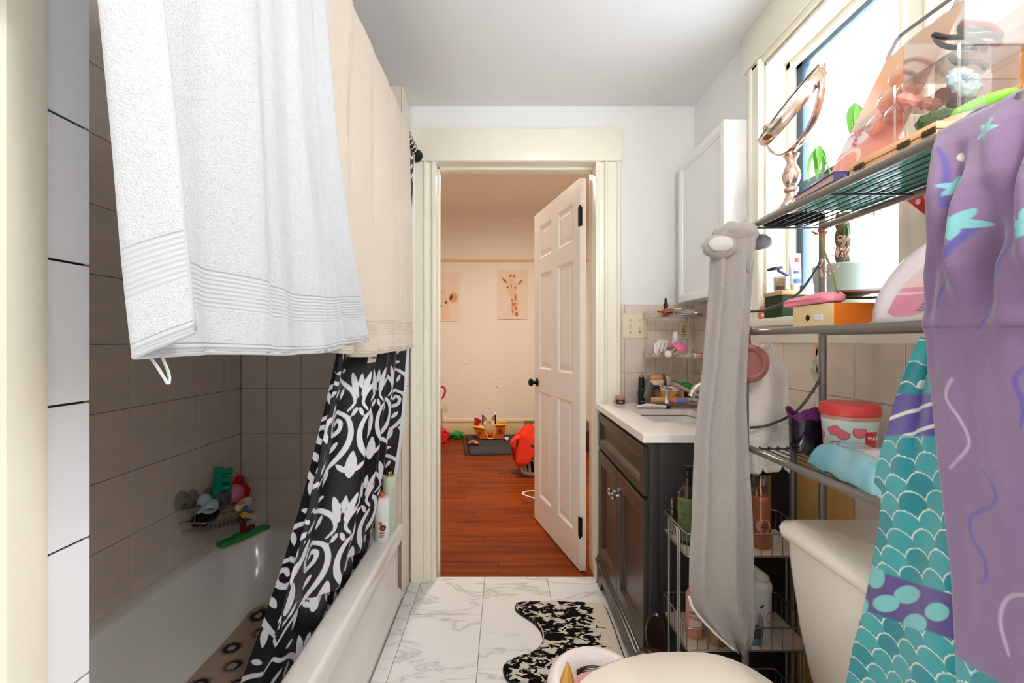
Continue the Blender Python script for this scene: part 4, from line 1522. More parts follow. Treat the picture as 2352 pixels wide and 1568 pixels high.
tiny('film_pack', 'crinkled white striped pack leaning at the left of the middle tier', 'pack', (0.728, 2.09, TIERS[1]), b_pack, rad(12))
tiny('pacifier', 'pink pacifier resting on the striped pack', 'pacifier', (0.752, 2.052, TIERS[1] + 0.052),
     lambda t_: (obj('shield', xf(lathe([(0, 0.004), (0.016, 0.003), (0.018, 0), (0.016, -0.003), (0, -0.002)], 18, 1, 0.8), TR(rx=rad(70), rz=rad(20))), pinkp, t_),
                 obj('knob', xf(lathe([(0.007, 0.003), (0.007, 0.010), (0, 0.012)], 12), TR(rx=rad(70), rz=rad(20))), M('pale_pink', (246, 190, 205), 0.4), t_)))
tiny('cotton_pad', 'round white cap lying at the front of the middle tier', 'cap', (0.722, 2.012, TIERS[1]),
     lambda t_: (obj('cap_body', xf(lathe([(0, 0), (0.015, 0), (0.016, 0.003), (0.016, 0.012), (0.013, 0.016), (0, 0.016)], 18), TR((0, 0, 0.016), rx=rad(80))), wpl, t_),
                 obj('cap_ring', xf(lathe([(0.0165, 0.004), (0.0168, 0.008), (0.0165, 0.010)], 18), TR((0, 0, 0.016), rx=rad(80))), M('ring_grey', (180, 176, 172), 0.5), t_)))
jc = [(206, 120, 84), (214, 196, 176), (232, 226, 214), (120, 150, 120), (228, 110, 90), (190, 150, 100)]
for i, (dx, dy, lb) in enumerate(((-0.165, -0.055, 'coral bead bracelet at the left end of the middle tier'), (-0.125, -0.105, 'silver ring box in the middle tier rim'), (-0.095, -0.135, 'pale green hair clip on the middle tier'),
                                  (-0.062, -0.150, 'orange stone pendant leaning on the middle tier rim'), (-0.03, -0.16, 'small brown tin at the right of the middle tier'))):
    t_ = thing('trinket', lb, 'trinket', (SX + dx, SY + dy, TIERS[1]))
    mm_ = M('trinket_%d' % i, jc[i], 0.35, var=0.2, vs=80)
    if i in (0,):
        for k_ in range(10):
            a = 2 * PI * k_ / 10
            obj('bead', blob((0.018 * math.cos(a), 0.012 * math.sin(a), 0.007), (0.0062, 0.0062, 0.0062), 6), mm_, t_)
    elif i == 3:
        obj('stone', blob((0, 0, 0.018), (0.007, 0.004, 0.011), 10), mm_, t_)
        obj('setting', tube([(0.011 * math.cos(a), 0.001, 0.018 + 0.015 * math.sin(a)) for a in np.linspace(0, 2 * PI, 18, endpoint=False)], 0.002, 6, True), steel, t_)
    else:
        obj('box_body', box((-0.016, -0.010, 0), (0.016, 0.010, 0.018), 0.003), mm_, t_)
        obj('box_lid', box((-0.017, -0.011, 0.018), (0.017, 0.011, 0.024), 0.003), M('trinket_%d' % ((i + 1) % 6), jc[(i + 1) % 6], 0.35, var=0.2, vs=80), t_)

# ================================================================ things on the counter
t = thing('cream_jar', 'small brown cosmetic jar with pink lid on the counter corner by the door', 'jar', (0.547, 2.145, TZ))
obj('jar_body', lathe([(0, 0), (0.020, 0), (0.022, 0.003), (0.022, 0.020), (0.019, 0.022), (0, 0.022)], 22), M('brown_jar', (78, 50, 40), 0.3), t)
obj('lid', lathe([(0.0225, 0.021), (0.0235, 0.022), (0.0235, 0.034), (0.021, 0.037), (0, 0.037)], 22), M('rosy_lid', (206, 150, 126), 0.3, 0.3), t)
for i, wd in enumerate((0.016, 0.012)):
    obj('print_line', on_bottle(rect_poly(-0.006, -0.006 + wd, 0.007 + 0.006 * i, 0.0095 + 0.006 * i), 0.022, rad(-100), 0), M('jar_print', (222, 208, 190), 0.5), t)

t = thing('toothbrush_handle', 'upright black electric toothbrush handle on the counter', 'toothbrush', (0.636, 2.11, TZ))
obj('grip', lathe([(0, 0), (0.0135, 0), (0.015, 0.003), (0.015, 0.06), (0.0135, 0.11), (0.012, 0.128), (0, 0.130)], 22), blk, t)
obj('neck', lathe([(0.0115, 0.128), (0.0105, 0.136), (0.004, 0.142), (0.0018, 0.144), (0.0016, 0.160), (0, 0.160)], 16), steel, t)
obj('button', box((-0.003, -0.0162, 0.070), (0.003, -0.0142, 0.075), 0.001), steel, t)
text('handle_print', 'Oral-B', 0.006, wpl, t, (0, -0.0155, 0.018), (rad(90), 0, 0))

# bottom tier clutter in front of the clear shelf
t = thing('white_razor', 'white handled razor lying along the counter in front of the clear tray', 'razor', (0.665, 1.985, TZ), rad(3))
obj('handle', tube(spline([(-0.085, 0, 0.010), (-0.05, 0, 0.014), (0.0, 0, 0.012), (0.045, 0, 0.008)], 6), [0.008] * 6 + [0.011] * 6 + [0.008] * 7, 10, flat=0.8), wpl, t)
obj('head', box((0.04, -0.02, 0.002), (0.055, 0.02, 0.014), 0.003), blk, t)
t = thing('product_tub', 'squat tub with orange label and white lid in the clear tray', 'tub', (0.752, 2.055, TIERS[0]))
obj('tub_body', lathe([(0, 0), (0.040, 0), (0.043, 0.004), (0.043, 0.050), (0, 0.050)], 26), M('tub_orange', (246, 160, 70), 0.4, var=0.15, vs=40), t)
obj('lid', lathe([(0.045, 0.050), (0.046, 0.052), (0.046, 0.068), (0.043, 0.071), (0, 0.071)], 26), wpl, t)
obj('label_logo', on_bottle(rect_poly(0.0, 0.028, 0.010, 0.020), 0.043, rad(-100), 0), wpl, t)
obj('label_mark', on_bottle(rect_poly(0.004, 0.026, 0.030, 0.036), 0.043, rad(-90), 0), ink, t)
t = thing('paper_packet', 'orange and white paper packet slumped over the tub in the clear tray', 'packet', (0.712, 2.07, TIERS[0] + 0.072))
obj('packet', blob((0, 0, 0.02), (0.048, 0.03, 0.022), 14, 0.3, 2, 3, squash=-0.018), M('packet_white', (236, 226, 214), 0.6, var=0.06), t)
obj('orange_face', blob((-0.012, -0.004, 0.034), (0.036, 0.026, 0.014), 12, 0.2, 2, 5), M('packet_orange', (226, 150, 96), 0.6), t)
t = thing('tan_tube', 'tan cosmetic tube lying under the packet in the tray', 'tube', (0.700, 2.02, TIERS[0]))
obj('tube_body', tube([(-0.045, 0, 0.012), (0.03, 0, 0.012), (0.05, 0, 0.012)], [0.012, 0.012, 0.010], 12), M('tan_tube_m', (226, 170, 110), 0.4), t)
obj('tube_cap', tube([(0.05, 0, 0.012), (0.066, 0, 0.012)], 0.010, 12), M('tube_cap_brown', (150, 96, 60), 0.4), t)
t = thing('metal_stand', 'chrome spoon shaped razor stand in the clear tray', 'stand', (0.718, 2.005, TIERS[0]))
obj('foot', lathe([(0, 0), (0.016, 0), (0.014, 0.006), (0.007, 0.03), (0.0065, 0.062), (0, 0.063)], 18), chrome, t)
obj('spoon_head', xf(blob((0, 0, 0), (0.034, 0.018, 0.006), 12), TR((-0.008, 0, 0.070), ry=rad(18))), chrome, t)
obj('blade_arm', xf(box((-0.004, -0.012, 0), (0.004, 0.012, 0.05), 0.002), TR((-0.004, 0.01, 0.078), ry=rad(-8))), M('dark_steel', (90, 86, 82), 0.3, 0.8), t)
t = thing('grey_appliance', 'grey curved plastic appliance leaning behind the toothbrush handle', 'appliance', (0.682, 2.13, TZ))
obj('barrel', tube(spline([(-0.03, 0, 0.03), (-0.005, 0, 0.085), (0.02, 0, 0.105), (0.05, 0, 0.09)], 5), [0.036] * 5 + [0.034] * 5 + [0.026] * 6, 16), M('dryer_grey', (120, 116, 114), 0.3, var=0.04), t)
obj('nozzle', tube([(0.05, 0, 0.09), (0.072, 0, 0.076)], [0.024, 0.018], 14), M('dryer_dark', (60, 58, 58), 0.4), t)
t = thing('green_case', 'green flat case slanting down across the clear tray', 'case', (0.812, 2.02, TIERS[0] + 0.045))
obj('case_shell', xf(box((-0.075, -0.03, 0.0), (0.075, 0.03, 0.016), 0.004), TR(ry=rad(26))), M('case_clear_pink', (206, 160, 140), 0.3), t)
o = obj('case_lid', xf(box((-0.075, -0.03, 0.016), (0.075, 0.03, 0.024), 0.003), TR(ry=rad(26))), M('case_green', (30, 140, 60), 0.4), t)
o['label'] = 'bright green lid'
obj('green_hump', xf(blob((-0.005, 0, 0.026), (0.032, 0.022, 0.016), 12), TR(ry=rad(26))), M('case_green', (30, 140, 60), 0.4), t)
t = thing('red_jar', 'dark red jar in the right of the clear tray', 'jar', (0.840, 2.055, TIERS[0]))
obj('jar_body', lathe([(0, 0), (0.024, 0), (0.026, 0.004), (0.026, 0.035), (0, 0.036)], 20), M('dark_red_jar', (120, 40, 30), 0.3), t)
obj('lid', lathe([(0.026, 0.035), (0.027, 0.036), (0.027, 0.046), (0, 0.047)], 20), M('brown_lid', (100, 60, 44), 0.4), t)
t = thing('blue_wrapper', 'small blue and pink wrapper lying on the tray floor', 'wrapper', (0.775, 1.99, TIERS[0]))
obj('wrapper', blob((0, 0, 0.008), (0.03, 0.010, 0.008), 10, 0.3, 3, 2), M('wrapper_blue', (110, 120, 190), 0.4, var=0.2), t)
obj('pink_end', blob((-0.028, 0, 0.010), (0.012, 0.009, 0.008), 10, 0.3, 3, 4), pinkp, t)
t = thing('glass_bottle', 'embossed clear bottle with amber stopper at the near end of the counter', 'bottle', (0.868, 1.475, TZ))
obj('glass', lathe([(0, 0), (0.024, 0)] + [(0.024 + 0.0022 * (i % 2), 0.006 + 0.006 * i) for i in range(13)] + [(0.020, 0.088), (0, 0.09)], 20), M('embossed_glass', (232, 206, 170), 0.2, var=0.15, vs=90, alpha=0.85), t)
obj('stopper', cat(lathe([(0.010, 0.088), (0.010, 0.100), (0, 0.101)], 14), tube([(-0.012, -0.024, 0.004), (-0.008, -0.024, 0.03)], 0.004, 8)), M('amber_stick', (180, 110, 40), 0.4), t)

# ================================================================ toilet
porc = M('porcelain', (236, 226, 212), 0.12, var=0.01, coat=0.3)
tl = thing('toilet', 'cream white toilet with closed lid and tank under the shelf rack', 'toilet', (0.5, 0.865, 0))
TY = 0.865


def tank_loop(x0, x1, hw_, z, r=0.03):
    return rrect(x0, x1, TY - hw_, TY + hw_, [0.015, r, r, 0.015], z, 6)


obj('tank', ring_loops([tank_loop(0.70, 0.875, 0.165, 0.37), tank_loop(0.688, 0.88, 0.178, 0.40), tank_loop(0.672, 0.885, 0.190, 0.50), tank_loop(0.658, 0.888, 0.202, 0.64), tank_loop(0.655, 0.888, 0.205, 0.699)], True, True), porc, tl, smooth=50, world=True)
lidl = [tank_loop(0.650, 0.890, 0.208, 0.700, 0.035), tank_loop(0.640, 0.893, 0.218, 0.706, 0.04), tank_loop(0.637, 0.894, 0.221, 0.722, 0.042), tank_loop(0.642, 0.892, 0.217, 0.732, 0.04), tank_loop(0.662, 0.885, 0.200, 0.737, 0.035)]
obj('tank_lid', ring_loops(lidl, True, True), porc, tl, smooth=50, world=True)
obj('flush_lever', cat(mv(xf(lathe([(0, 0), (0.012, 0), (0.012, 0.01), (0, 0.012)], 14), TR(ry=rad(-90))), 0.655, 0.71, 0.655), tube([(0.646, 0.71, 0.655), (0.642, 0.76, 0.648)], 0.005, 8)), chrome, tl, world=True)


def egg(xb, xt, hw_, z, n=36, sq=0.5):
    """seat outline: round nose at xt, squarish at the hinge xb"""
    out = []
    for i in range(n):
        a = 2 * PI * i / n
        c_, s_ = math.cos(a), math.sin(a)
        if c_ > 0:
            e = 0.62
            x = abs(c_) ** e * (xb - xm)
            y = math.copysign(abs(s_) ** 0.72, s_) * hw_ * (1 - 0.20 * c_ ** 2)
        else:
            x = -abs(c_) * (xm - xt)
            y = math.copysign(abs(s_) ** 0.95, s_) * hw_
        out.append((xm + x, TY + y, z))
    return out


xm = 0.40
obj('bowl', ring_loops([egg(0.60, 0.33, 0.10, 0.0), egg(0.60, 0.32, 0.105, 0.02), egg(0.60, 0.34, 0.095, 0.16), egg(0.62, 0.24, 0.13, 0.27), egg(0.64, 0.16, 0.165, 0.36), egg(0.64, 0.145, 0.175, 0.395)], True, True), porc, tl, smooth=60, world=True)
obj('bowl_neck', box((0.56, TY - 0.11, 0.02), (0.80, TY + 0.11, 0.372), 0.03, 3), porc, tl, world=True)
obj('seat', ring_loops([egg(0.575, 0.135, 0.180, 0.396), egg(0.578, 0.130, 0.184, 0.404), egg(0.576, 0.133, 0.182, 0.416)], True, True), porc, tl, smooth=50, world=True)
obj('lid', ring_loops([egg(0.578, 0.128, 0.186, 0.418), egg(0.582, 0.123, 0.190, 0.426), egg(0.580, 0.126, 0.188, 0.438), egg(0.572, 0.14, 0.180, 0.4435), egg(0.50, 0.25, 0.09, 0.446)], True, True), porc, tl, smooth=50, world=True)
for y in (TY - 0.07, TY + 0.07):
    obj('hinge', tube([(0.590, y - 0.02, 0.425), (0.590, y + 0.02, 0.425)], 0.012, 12), porc, tl, world=True)

# ================================================================ shelf rack over the toilet
rk_m = M('grey_rack_metal', (138, 132, 126), 0.34, 0.55, var=0.04)
rk_dark = M('rack_wire', (92, 92, 94), 0.35, 0.7, var=0.05)
RX0, RX1, RY0, RY1 = 0.655, 0.848, 0.560, 1.212
SHZ = (0.871, 1.180, 1.460)
rk = thing('shelf_rack', 'grey metal three shelf rack standing over the toilet tank', 'rack', ((RX0 + RX1) / 2, (RY0 + RY1) / 2, 0))
for x in (RX0, RX1):
    for y in (RY0, RY1):
        xq = x if x > 0.8 else 0.642
        obj('post', tube([(xq, y, 0), (xq, y, 1.50 if x > 0.8 else 1.462)], 0.0090, 12), rk_m, rk, world=True)
for z in SHZ:
    rails = obj('shelf_frame', cat(tube([(RX0, RY0, z), (RX0, RY1, z)], 0.0085, 12), tube([(RX1, RY0, z), (RX1, RY1, z)], 0.0085, 12)), rk_m, rk, world=True)
    for y in (RY0, RY1, (RY0 + RY1) / 2 + 0.05):
        obj('cross_wire', tube([(RX0, y, z - 0.002), (RX1, y, z - 0.002)], 0.0028, 6), rk_dark, rk, world=True)
    for i in range(7):
        x = RX0 + (RX1 - RX0) * (i + 1) / 8
        obj('shelf_wire', tube([(x, RY0, z + 0.003), (x, RY1, z + 0.003)], 0.0019, 6), rk_dark, rk, world=True)
for z in SHZ[:2]:
    for y in (RY0, RY1):
        obj('side_arc', tube(spline([(RX1, y, z + 0.205), (RX1 - 0.018, y, z + 0.165), (RX1 - 0.07, y, z + 0.098), (RX0 + 0.05, y, z + 0.062), (RX0, y, z + 0.055)], 6), 0.0036, 8), rk_dark, rk, world=True)

SH3 = SHZ[2] + 0.0058
# ---- make-up mirror on pedestal
mir = thing('makeup_mirror', 'rose silver tilting make-up mirror on a turned pedestal at the end of the top shelf', 'mirror', (0.735, 1.165, SH3))
rosy = M('rose_silver', (232, 206, 190), 0.12, 0.95, var=0.02)
obj('base', lathe([(0.072, 0.0), (0.074, 0.004), (0.070, 0.010), (0.055, 0.018), (0.035, 0.030), (0.020, 0.046), (0.013, 0.062), (0.012, 0.070)], 36), rosy, mir)
o = obj('base_pad', lathe([(0, 0.0006), (0.072, 0.0006), (0.072, 0.003), (0, 0.003)], 36), M('black_felt', (14, 14, 16), 0.95, spec=0.1), mir)
o['label'] = 'black pad under the base'
obj('pad_logo', prism([(-0.016, 0.004), (0, 0.010), (0.016, 0.0), (0.0, -0.008)], 0.0006), steel, mir)
obj('pedestal', lathe([(0.012, 0.069), (0.017, 0.074), (0.017, 0.080), (0.011, 0.085), (0.018, 0.096), (0.022, 0.112), (0.018, 0.128), (0.011, 0.142), (0.010, 0.150), (0.019, 0.166), (0.008, 0.170), (0.006, 0.184), (0, 0.185)], 28), rosy, mir)
R_ = 0.112
cz_ = 0.290
obj('yoke', tube([(0, R_ * math.sin(a), cz_ - (R_) * math.cos(a)) for a in np.linspace(-PI / 2, PI / 2, 28)], 0.006, 8, flat=1.6), rosy, mir)
nrm = Vector((-0.80, 0.10, 0.58)).normalized()
qm = nrm.to_track_quat('Z', 'Y').to_matrix().to_4x4()
mt_ = Matrix.Translation((0, 0, cz_)) @ qm
obj('mirror_rim', xf(lathe([(0.097, -0.010), (0.103, -0.012), (0.106, 0.0), (0.103, 0.012), (0.097, 0.010)], 40), mt_), rosy, mir)
obj('mirror_disc', xf(lathe([(0, -0.009), (0.099, -0.009), (0.099, 0.009), (0, 0.009)], 40), mt_), M('mirror_glass', (238, 236, 232), 0.03, 1.0, var=0.005), mir)
for s in (1, -1):
    obj('pivot', tube([(0, s * 0.100, cz_), (0, s * 0.118, cz_)], 0.007, 10), rosy, mir)

# ---- teal tray, books, box on the top shelf
teal = M('teal_plastic', (60, 170, 150), 0.3, var=0.12, vs=20)
t = thing('teal_mat', 'teal bubbled plastic mat lying on the wires of the top shelf', 'mat', (0.76, 0.88, SH3))
V, Fc = grid(lambda u, v: (-0.085 + u * 0.165, -0.20 + v * 0.40, 0.0016 + 0.0010 * math.sin(u * 40) * math.sin(v * 90)), 30, 60)
solid(obj('sheet', (V, Fc), teal, t), 0.002)
SHT = SH3 + 0.004
navy = M('navy_cover', (72, 70, 130), 0.5, var=0.04)
pages = M('book_pages', (232, 196, 168), 0.8, var=0.06, vs=200, stretch=(1, 1, 30))


def book(lb, loc, rz, sx_, sy_, h_, cov):
    t_ = thing('book', lb, 'book', loc, rz)
    obj('cover', cat(box((-sx_ / 2, -sy_ / 2, 0), (sx_ / 2, sy_ / 2, 0.0025), 0.0008), box((-sx_ / 2, -sy_ / 2, h_ - 0.0025), (sx_ / 2, sy_ / 2, h_), 0.0008), box((-sx_ / 2, -sy_ / 2, 0), (sx_ / 2, -sy_ / 2 + 0.003, h_), 0.0008)), cov, t_, smooth=0)
    obj('pages', box((-sx_ / 2 + 0.003, -sy_ / 2 + 0.002, 0.0025), (sx_ / 2 - 0.003, sy_ / 2 - 0.003, h_ - 0.0025)), pages, t_, smooth=0)
    return t_


book('thin slate blue notebook under the navy book on the top shelf', (0.735, 0.985, SHT), rad(-4), 0.135, 0.21, 0.010, M('slate_cover', (118, 116, 158), 0.5))
book('navy covered book lying flat beside the make-up mirror', (0.742, 0.998, SHT + 0.0105), rad(-7), 0.125, 0.165, 0.020, navy)
peach = M('peach_board', (244, 190, 140), 0.5, var=0.04)
t = thing('peach_box', 'flat peach coloured box with dark clasps at the front of the top shelf', 'box', (0.745, 0.790, SHT))
obj('tray', box((-0.080, -0.09, 0), (0.075, 0.088, 0.012), 0.0015), peach, t)
obj('lid', box((-0.082, -0.092, 0.0125), (0.077, 0.090, 0.024), 0.0015), peach, t)
for y in (0.060, -0.035, -0.08):
    obj('clasp', box((-0.0845, y - 0.012, 0.007), (-0.0815, y + 0.012, 0.016), 0.001), M('clasp_bronze', (84, 70, 56), 0.35, 0.7), t)
SHB = SHT + 0.0245
t = thing('white_tray', 'shallow white rounded tray on the peach box', 'tray', (0.760, 0.745, SHB))
obj('dish', ring_loops([rrect(-0.05, 0.05, -0.045, 0.065, 0.03, 0.0), rrect(-0.062, 0.062, -0.055, 0.075, 0.04, 0.014), rrect(-0.058, 0.058, -0.051, 0.071, 0.038, 0.014), rrect(-0.05, 0.05, -0.045, 0.065, 0.03, 0.003)], True, True), wpl, t, smooth=50)

# ---- plastic fruit-cup pack leaning back on the window casing
pk = thing('fruit_pack', 'coral and orange fruit cup pack in clear plastic leaning against the window', 'package', (0.700, 0.985, SH3 + 0.028))
ax_u = Vector((0.0, -1.0, 0.0))
ax_v = Vector((0.44, 0, 0.898)).normalized()
ax_n = ax_u.cross(ax_v).normalized()          # towards the room
if ax_n.x > 0:
    ax_n = -ax_n
PKM = Matrix(((ax_u.x, ax_v.x, ax_n.x, 0), (ax_u.y, ax_v.y, ax_n.y, 0), (ax_u.z, ax_v.z, ax_n.z, 0), (0, 0, 0, 1)))
npx, npy = 110, 150
PU, PV = np.meshgrid(np.linspace(0, 0.172, npx), np.linspace(0.0, 0.30, npy))
sl_r = np.hypot(PU - 0.035, PV - 0.012)
slice_rind = sl_r - 0.052
slice_pulp = sl_r - 0.043
ang = np.arctan2(PV - 0.012, PU - 0.035)
seg = np.abs(np.sin(ang * 5)) * sl_r / 5 - 0.0011
seg = np.maximum(seg, slice_pulp)


def rbox(A, B, x0, x1, y0, y1, r):
    qx = np.abs(A - (x0 + x1) / 2) - (x1 - x0) / 2 + r
    qy = np.abs(B - (y0 + y1) / 2) - (y1 - y0) / 2 + r
    return np.hypot(np.maximum(qx, 0), np.maximum(qy, 0)) + np.minimum(np.maximum(qx, qy), 0) - r


lab = rbox(PU, PV, -0.02, 0.082, 0.066, 0.118, 0.016)
orange_top = np.where(PV > 0.15 + 0.10 * (PU - 0.06), -0.01, 0.01)
tan_top = np.where(PV > 0.245, -0.01, 0.01) * 1.0
leafm = leaf(PU, PV, (0.012, 0.118), (0.055, 0.140), 0.012)
pack_m = M_print('fruit_print', (226, 108, 96), [('tops', (238, 160, 110), 0.012), ('rind', (236, 206, 190), 0.0012), ('pulp', (228, 104, 78), 0.0012), ('segs', (244, 176, 150), 0.0008),
                                                 ('leafm', (86, 130, 70), 0.001), ('lab', (222, 212, 216), 0.001), ('tan', (214, 178, 140), 0.02)], 0.45, var=0.08, vs=40, coat=0.05)
PZ = 0.004 + 0.004 * np.cos((PU - 0.12) * 12)
verts = [tuple(PKM @ Vector((a, b, c_))) for a, b, c_ in zip(PU.ravel(), PV.ravel(), PZ.ravel())]
_, pf = grid(lambda u, v: (0, 0, 0), npx, npy)
o = obj('printed_card', (verts, pf), pack_m, pk, smooth=60, attrs={'tops': orange_top.ravel(), 'rind': slice_rind.ravel(), 'pulp': slice_pulp.ravel(), 'segs': seg.ravel(), 'leafm': leafm.ravel(), 'lab': lab.ravel(), 'tan': tan_top.ravel()})
solid(o, 0.0012)
coral_ink = M('coral_ink', (206, 70, 80), 0.5)


def pk_text(body, size, u, v, rotz):
    tt = text('pack_print', body, size, coral_ink, pk, (0, 0, 0))
    mm = PKM @ Matrix.Translation((u, v, 0.0095)) @ Matrix.Rotation(rotz, 4, 'Z')
    if PKM.to_3x3().determinant() < 0:
        mm = mm @ Matrix.Scale(-1, 4, (1, 0, 0))
    tt.matrix_basis = mm
    return tt


pk_text('3', 0.040, 0.044, 0.083, rad(180))
for vv, ln in ((0.103, 0.050), (0.110, 0.038)):
    obj('print_line', xf(box((0.042 - ln / 2, vv - 0.0015, 0.0088), (0.042 + ln / 2, vv + 0.0015, 0.0094)), PKM), coral_ink, pk, smooth=0)
cups = M_clear('cup_plastic', (252, 236, 228), 0.16, 0.08, 1.0)
for i in range(2):
    for j in range(3):
        u, v = 0.108 + 0.044 * i, 0.080 + 0.052 * j
        b_ = lathe([(0.021, 0), (0.0215, 0.005), (0.019, 0.018), (0.013, 0.022), (0, 0.023)], 18)
        obj('cup_dome', xf(b_, PKM @ Matrix.Translation((u, v, 0.009))), cups, pk)
obj('carry_handle', xf(tube([(0.0, 0.30, 0.004), (0.0, 0.345, 0.004), (0.006, 0.352, 0.004), (0.135, 0.345, 0.004), (0.141, 0.338, 0.004), (0.145, 0.295, 0.004)], 0.0022, 6, flat=2.0), PKM), M('handle_grey', (150, 140, 146), 0.3), pk)

# ---- clear acrylic hair organiser
og = thing('hair_organizer', 'clear acrylic box of hair things on the white tray at the near top shelf', 'organizer', (0.760, 0.760, SHB + 0.015))
obz = M_clear('organizer_acrylic', (254, 252, 250), 0.16, 0.05, 1.0)


def open_box(x0, x1, y0, y1, z0, z1, thk=0.0025):
    return cat(box((x0, y0, z0), (x1, y1, z0 + thk)), box((x0, y0, z0), (x0 + thk, y1, z1)), box((x1 - thk, y0, z0), (x1, y1, z1)), box((x0, y0, z0), (x1, y0 + thk, z1)), box((x0, y1 - thk, z0), (x1, y1, z1)))


for z in (0.0, 0.052):
    obj('drawer', ring_loops([rrect(-0.055, 0.055, -0.055, 0.055, 0.02, z + 0.0005, 5), rrect(-0.058, 0.058, -0.058, 0.058, 0.022, z + 0.05, 5)], True, False), obz, og, smooth=60)
obj('top_bin', open_box(-0.05, 0.06, -0.058, 0.05, 0.104, 0.175), obz, og, smooth=0)
for x, y in ((-0.058, 0.058), (-0.058, -0.058)):
    obj('edge_strip', tube([(x, y, 0), (x, y, 0.105)], 0.0025, 6), obz, og)
hb = thing('hair_bow', 'lime green plastic hair barrette in the clear drawer', 'hair clip', (0.750, 0.715, SHB + 0.034))
obj('bar', xf(blob((0, 0, 0), (0.040, 0.012, 0.011), 14), TR(ry=rad(-10), rz=rad(-50))), M('lime_plastic', (140, 214, 70), 0.35), hb)
obj('clasp', xf(box((-0.03, -0.003, -0.012), (0.03, 0.003, -0.009), 0.001), TR(ry=rad(-10), rz=rad(-50))), steel, hb)
gl = [((0.735, 0.765, 0.030), (70, 110, 60), 0.024, 'dark green cloth hair tie in the lower clear drawer'), ((0.79, 0.755, 0.026), (150, 120, 84), 0.022, 'tan cloth hair tie in the lower clear drawer'), ((0.728, 0.800, 0.082), (226, 150, 140), 0.024, 'salmon pink cloth hair tie in the upper clear drawer'),
      ((0.785, 0.79, 0.080), (106, 88, 84), 0.024, 'brown cloth hair tie in the upper clear drawer'), ((0.742, 0.735, 0.080), (190, 214, 222), 0.018, 'pale blue hair tie in the upper clear drawer')]
for i, (p, c_, r, lb) in enumerate(gl):
    t_ = thing('scrunchie', lb, 'hair tie', (p[0], p[1], SHB + p[2]))
    V, Fc = grid(lambda u, v: ((r + 0.009 * (1 + 0.25 * math.sin(u * 2 * PI * 11)) * math.cos(v * 2 * PI)) * math.cos(u * 2 * PI), (r + 0.009 * (1 + 0.25 * math.sin(u * 2 * PI * 11)) * math.cos(v * 2 * PI)) * math.sin(u * 2 * PI), 0.009 * (1 + 0.2 * math.cos(u * 2 * PI * 11)) * math.sin(v * 2 * PI)), 66, 9, True)
    obj('gathered_cloth', xf((V, Fc), TR(rx=0.3 * i, ry=0.2)), M('scrunchie_%d' % i, c_, 0.8, var=0.12), t_)
for i, (p, c_, r, rx, ry, lb) in enumerate((((0.745, 0.745, 0.150), (44, 42, 48), 0.040, 0.5, 0.3, 'large black elastic loop in the top clear bin'), ((0.765, 0.732, 0.158), (52, 50, 56), 0.032, 0.9, 0.1, 'smaller black elastic loop in the top clear bin'),
                                            ((0.785, 0.750, 0.168), (196, 60, 84), 0.034, 0.4, 0.6, 'red elastic loop in the top clear bin'), ((0.79, 0.775, 0.136), (130, 160, 166), 0.028, 0.7, 0.2, 'grey blue elastic loop in the top clear bin'))):
    t_ = thing('hair_elastic', lb, 'hair tie', (p[0], p[1], SHB + p[2]))
    obj('loop', xf(tube([(r * math.cos(a), r * 0.72 * math.sin(a), 0.003 * math.sin(3 * a)) for a in np.linspace(0, 2 * PI, 32, endpoint=False)], 0.0040, 7, True), TR(rx=rx, ry=ry)), M('elastic_%d' % i, c_, 0.6), t_)
    obj('crimp', xf(tube([(r - 0.0005, -0.005, 0), (r - 0.0005, 0.005, 0)], 0.0046, 8), TR(rx=rx, ry=ry)), steel, t_)
t = thing('orange_pouch', 'orange snack pouch behind the clear hair organiser', 'pouch', (0.842, 0.735, SHB + 0.002))
obj('pouch_body', ring_loops([[(0.010 * k_, -0.05 + 0.1 * u, 0) for u, k_ in ((0, 0), (0.3, 1), (0.7, 1), (1, 0), (0.7, -1), (0.3, -1))], [(0.016 * k_, -0.052 + 0.104 * u, 0.06) for u, k_ in ((0, 0), (0.3, 1), (0.7, 1), (1, 0), (0.7, -1), (0.3, -1))],
                             [(0.001 * k_, -0.05 + 0.1 * u, 0.125) for u, k_ in ((0, 0), (0.3, 1), (0.7, 1), (1, 0), (0.7, -1), (0.3, -1))]], True, True), M('orange_foil', (236, 150, 50), 0.35, var=0.2, vs=30), t, smooth=60)
obj('top_seal', box((-0.0015, -0.05, 0.122), (0.0015, 0.05, 0.134)), M('orange_foil', (236, 150, 50), 0.35), t)

# ---- red pouch hanging under the top shelf at the back
t = thing('red_pouch', 'red pouch with pale dots hanging behind the rack under the top shelf', 'pouch', (0.872, 0.900, SHZ[2] + 0.01))
tri = [(0.095, 0.02), (0.10, 0.0), (-0.015, -0.115), (-0.06, -0.09), (-0.09, 0.02)]
md = prism(tri, 0.012, 0.004)
obj('pouch_body', ([(0.014 - v[2], v[0], v[1]) for v in md[0]], md[1]), M('red_foil', (206, 62, 66), 0.3, var=0.08), t)
for (a, b, r, c_) in ((0.035, -0.012, 0.012, (240, 150, 160)), (-0.01, -0.035, 0.017, (226, 200, 110)), (0.06, -0.02, 0.006, (246, 200, 200))):
    md = prism(disc_poly(a, b, r), 0.0006)
    obj('dot_print', ([(0.0012 - v[2], v[0], v[1]) for v in md[0]], md[1]), M('dot_%d' % int(r * 1000), c_, 0.4), t)

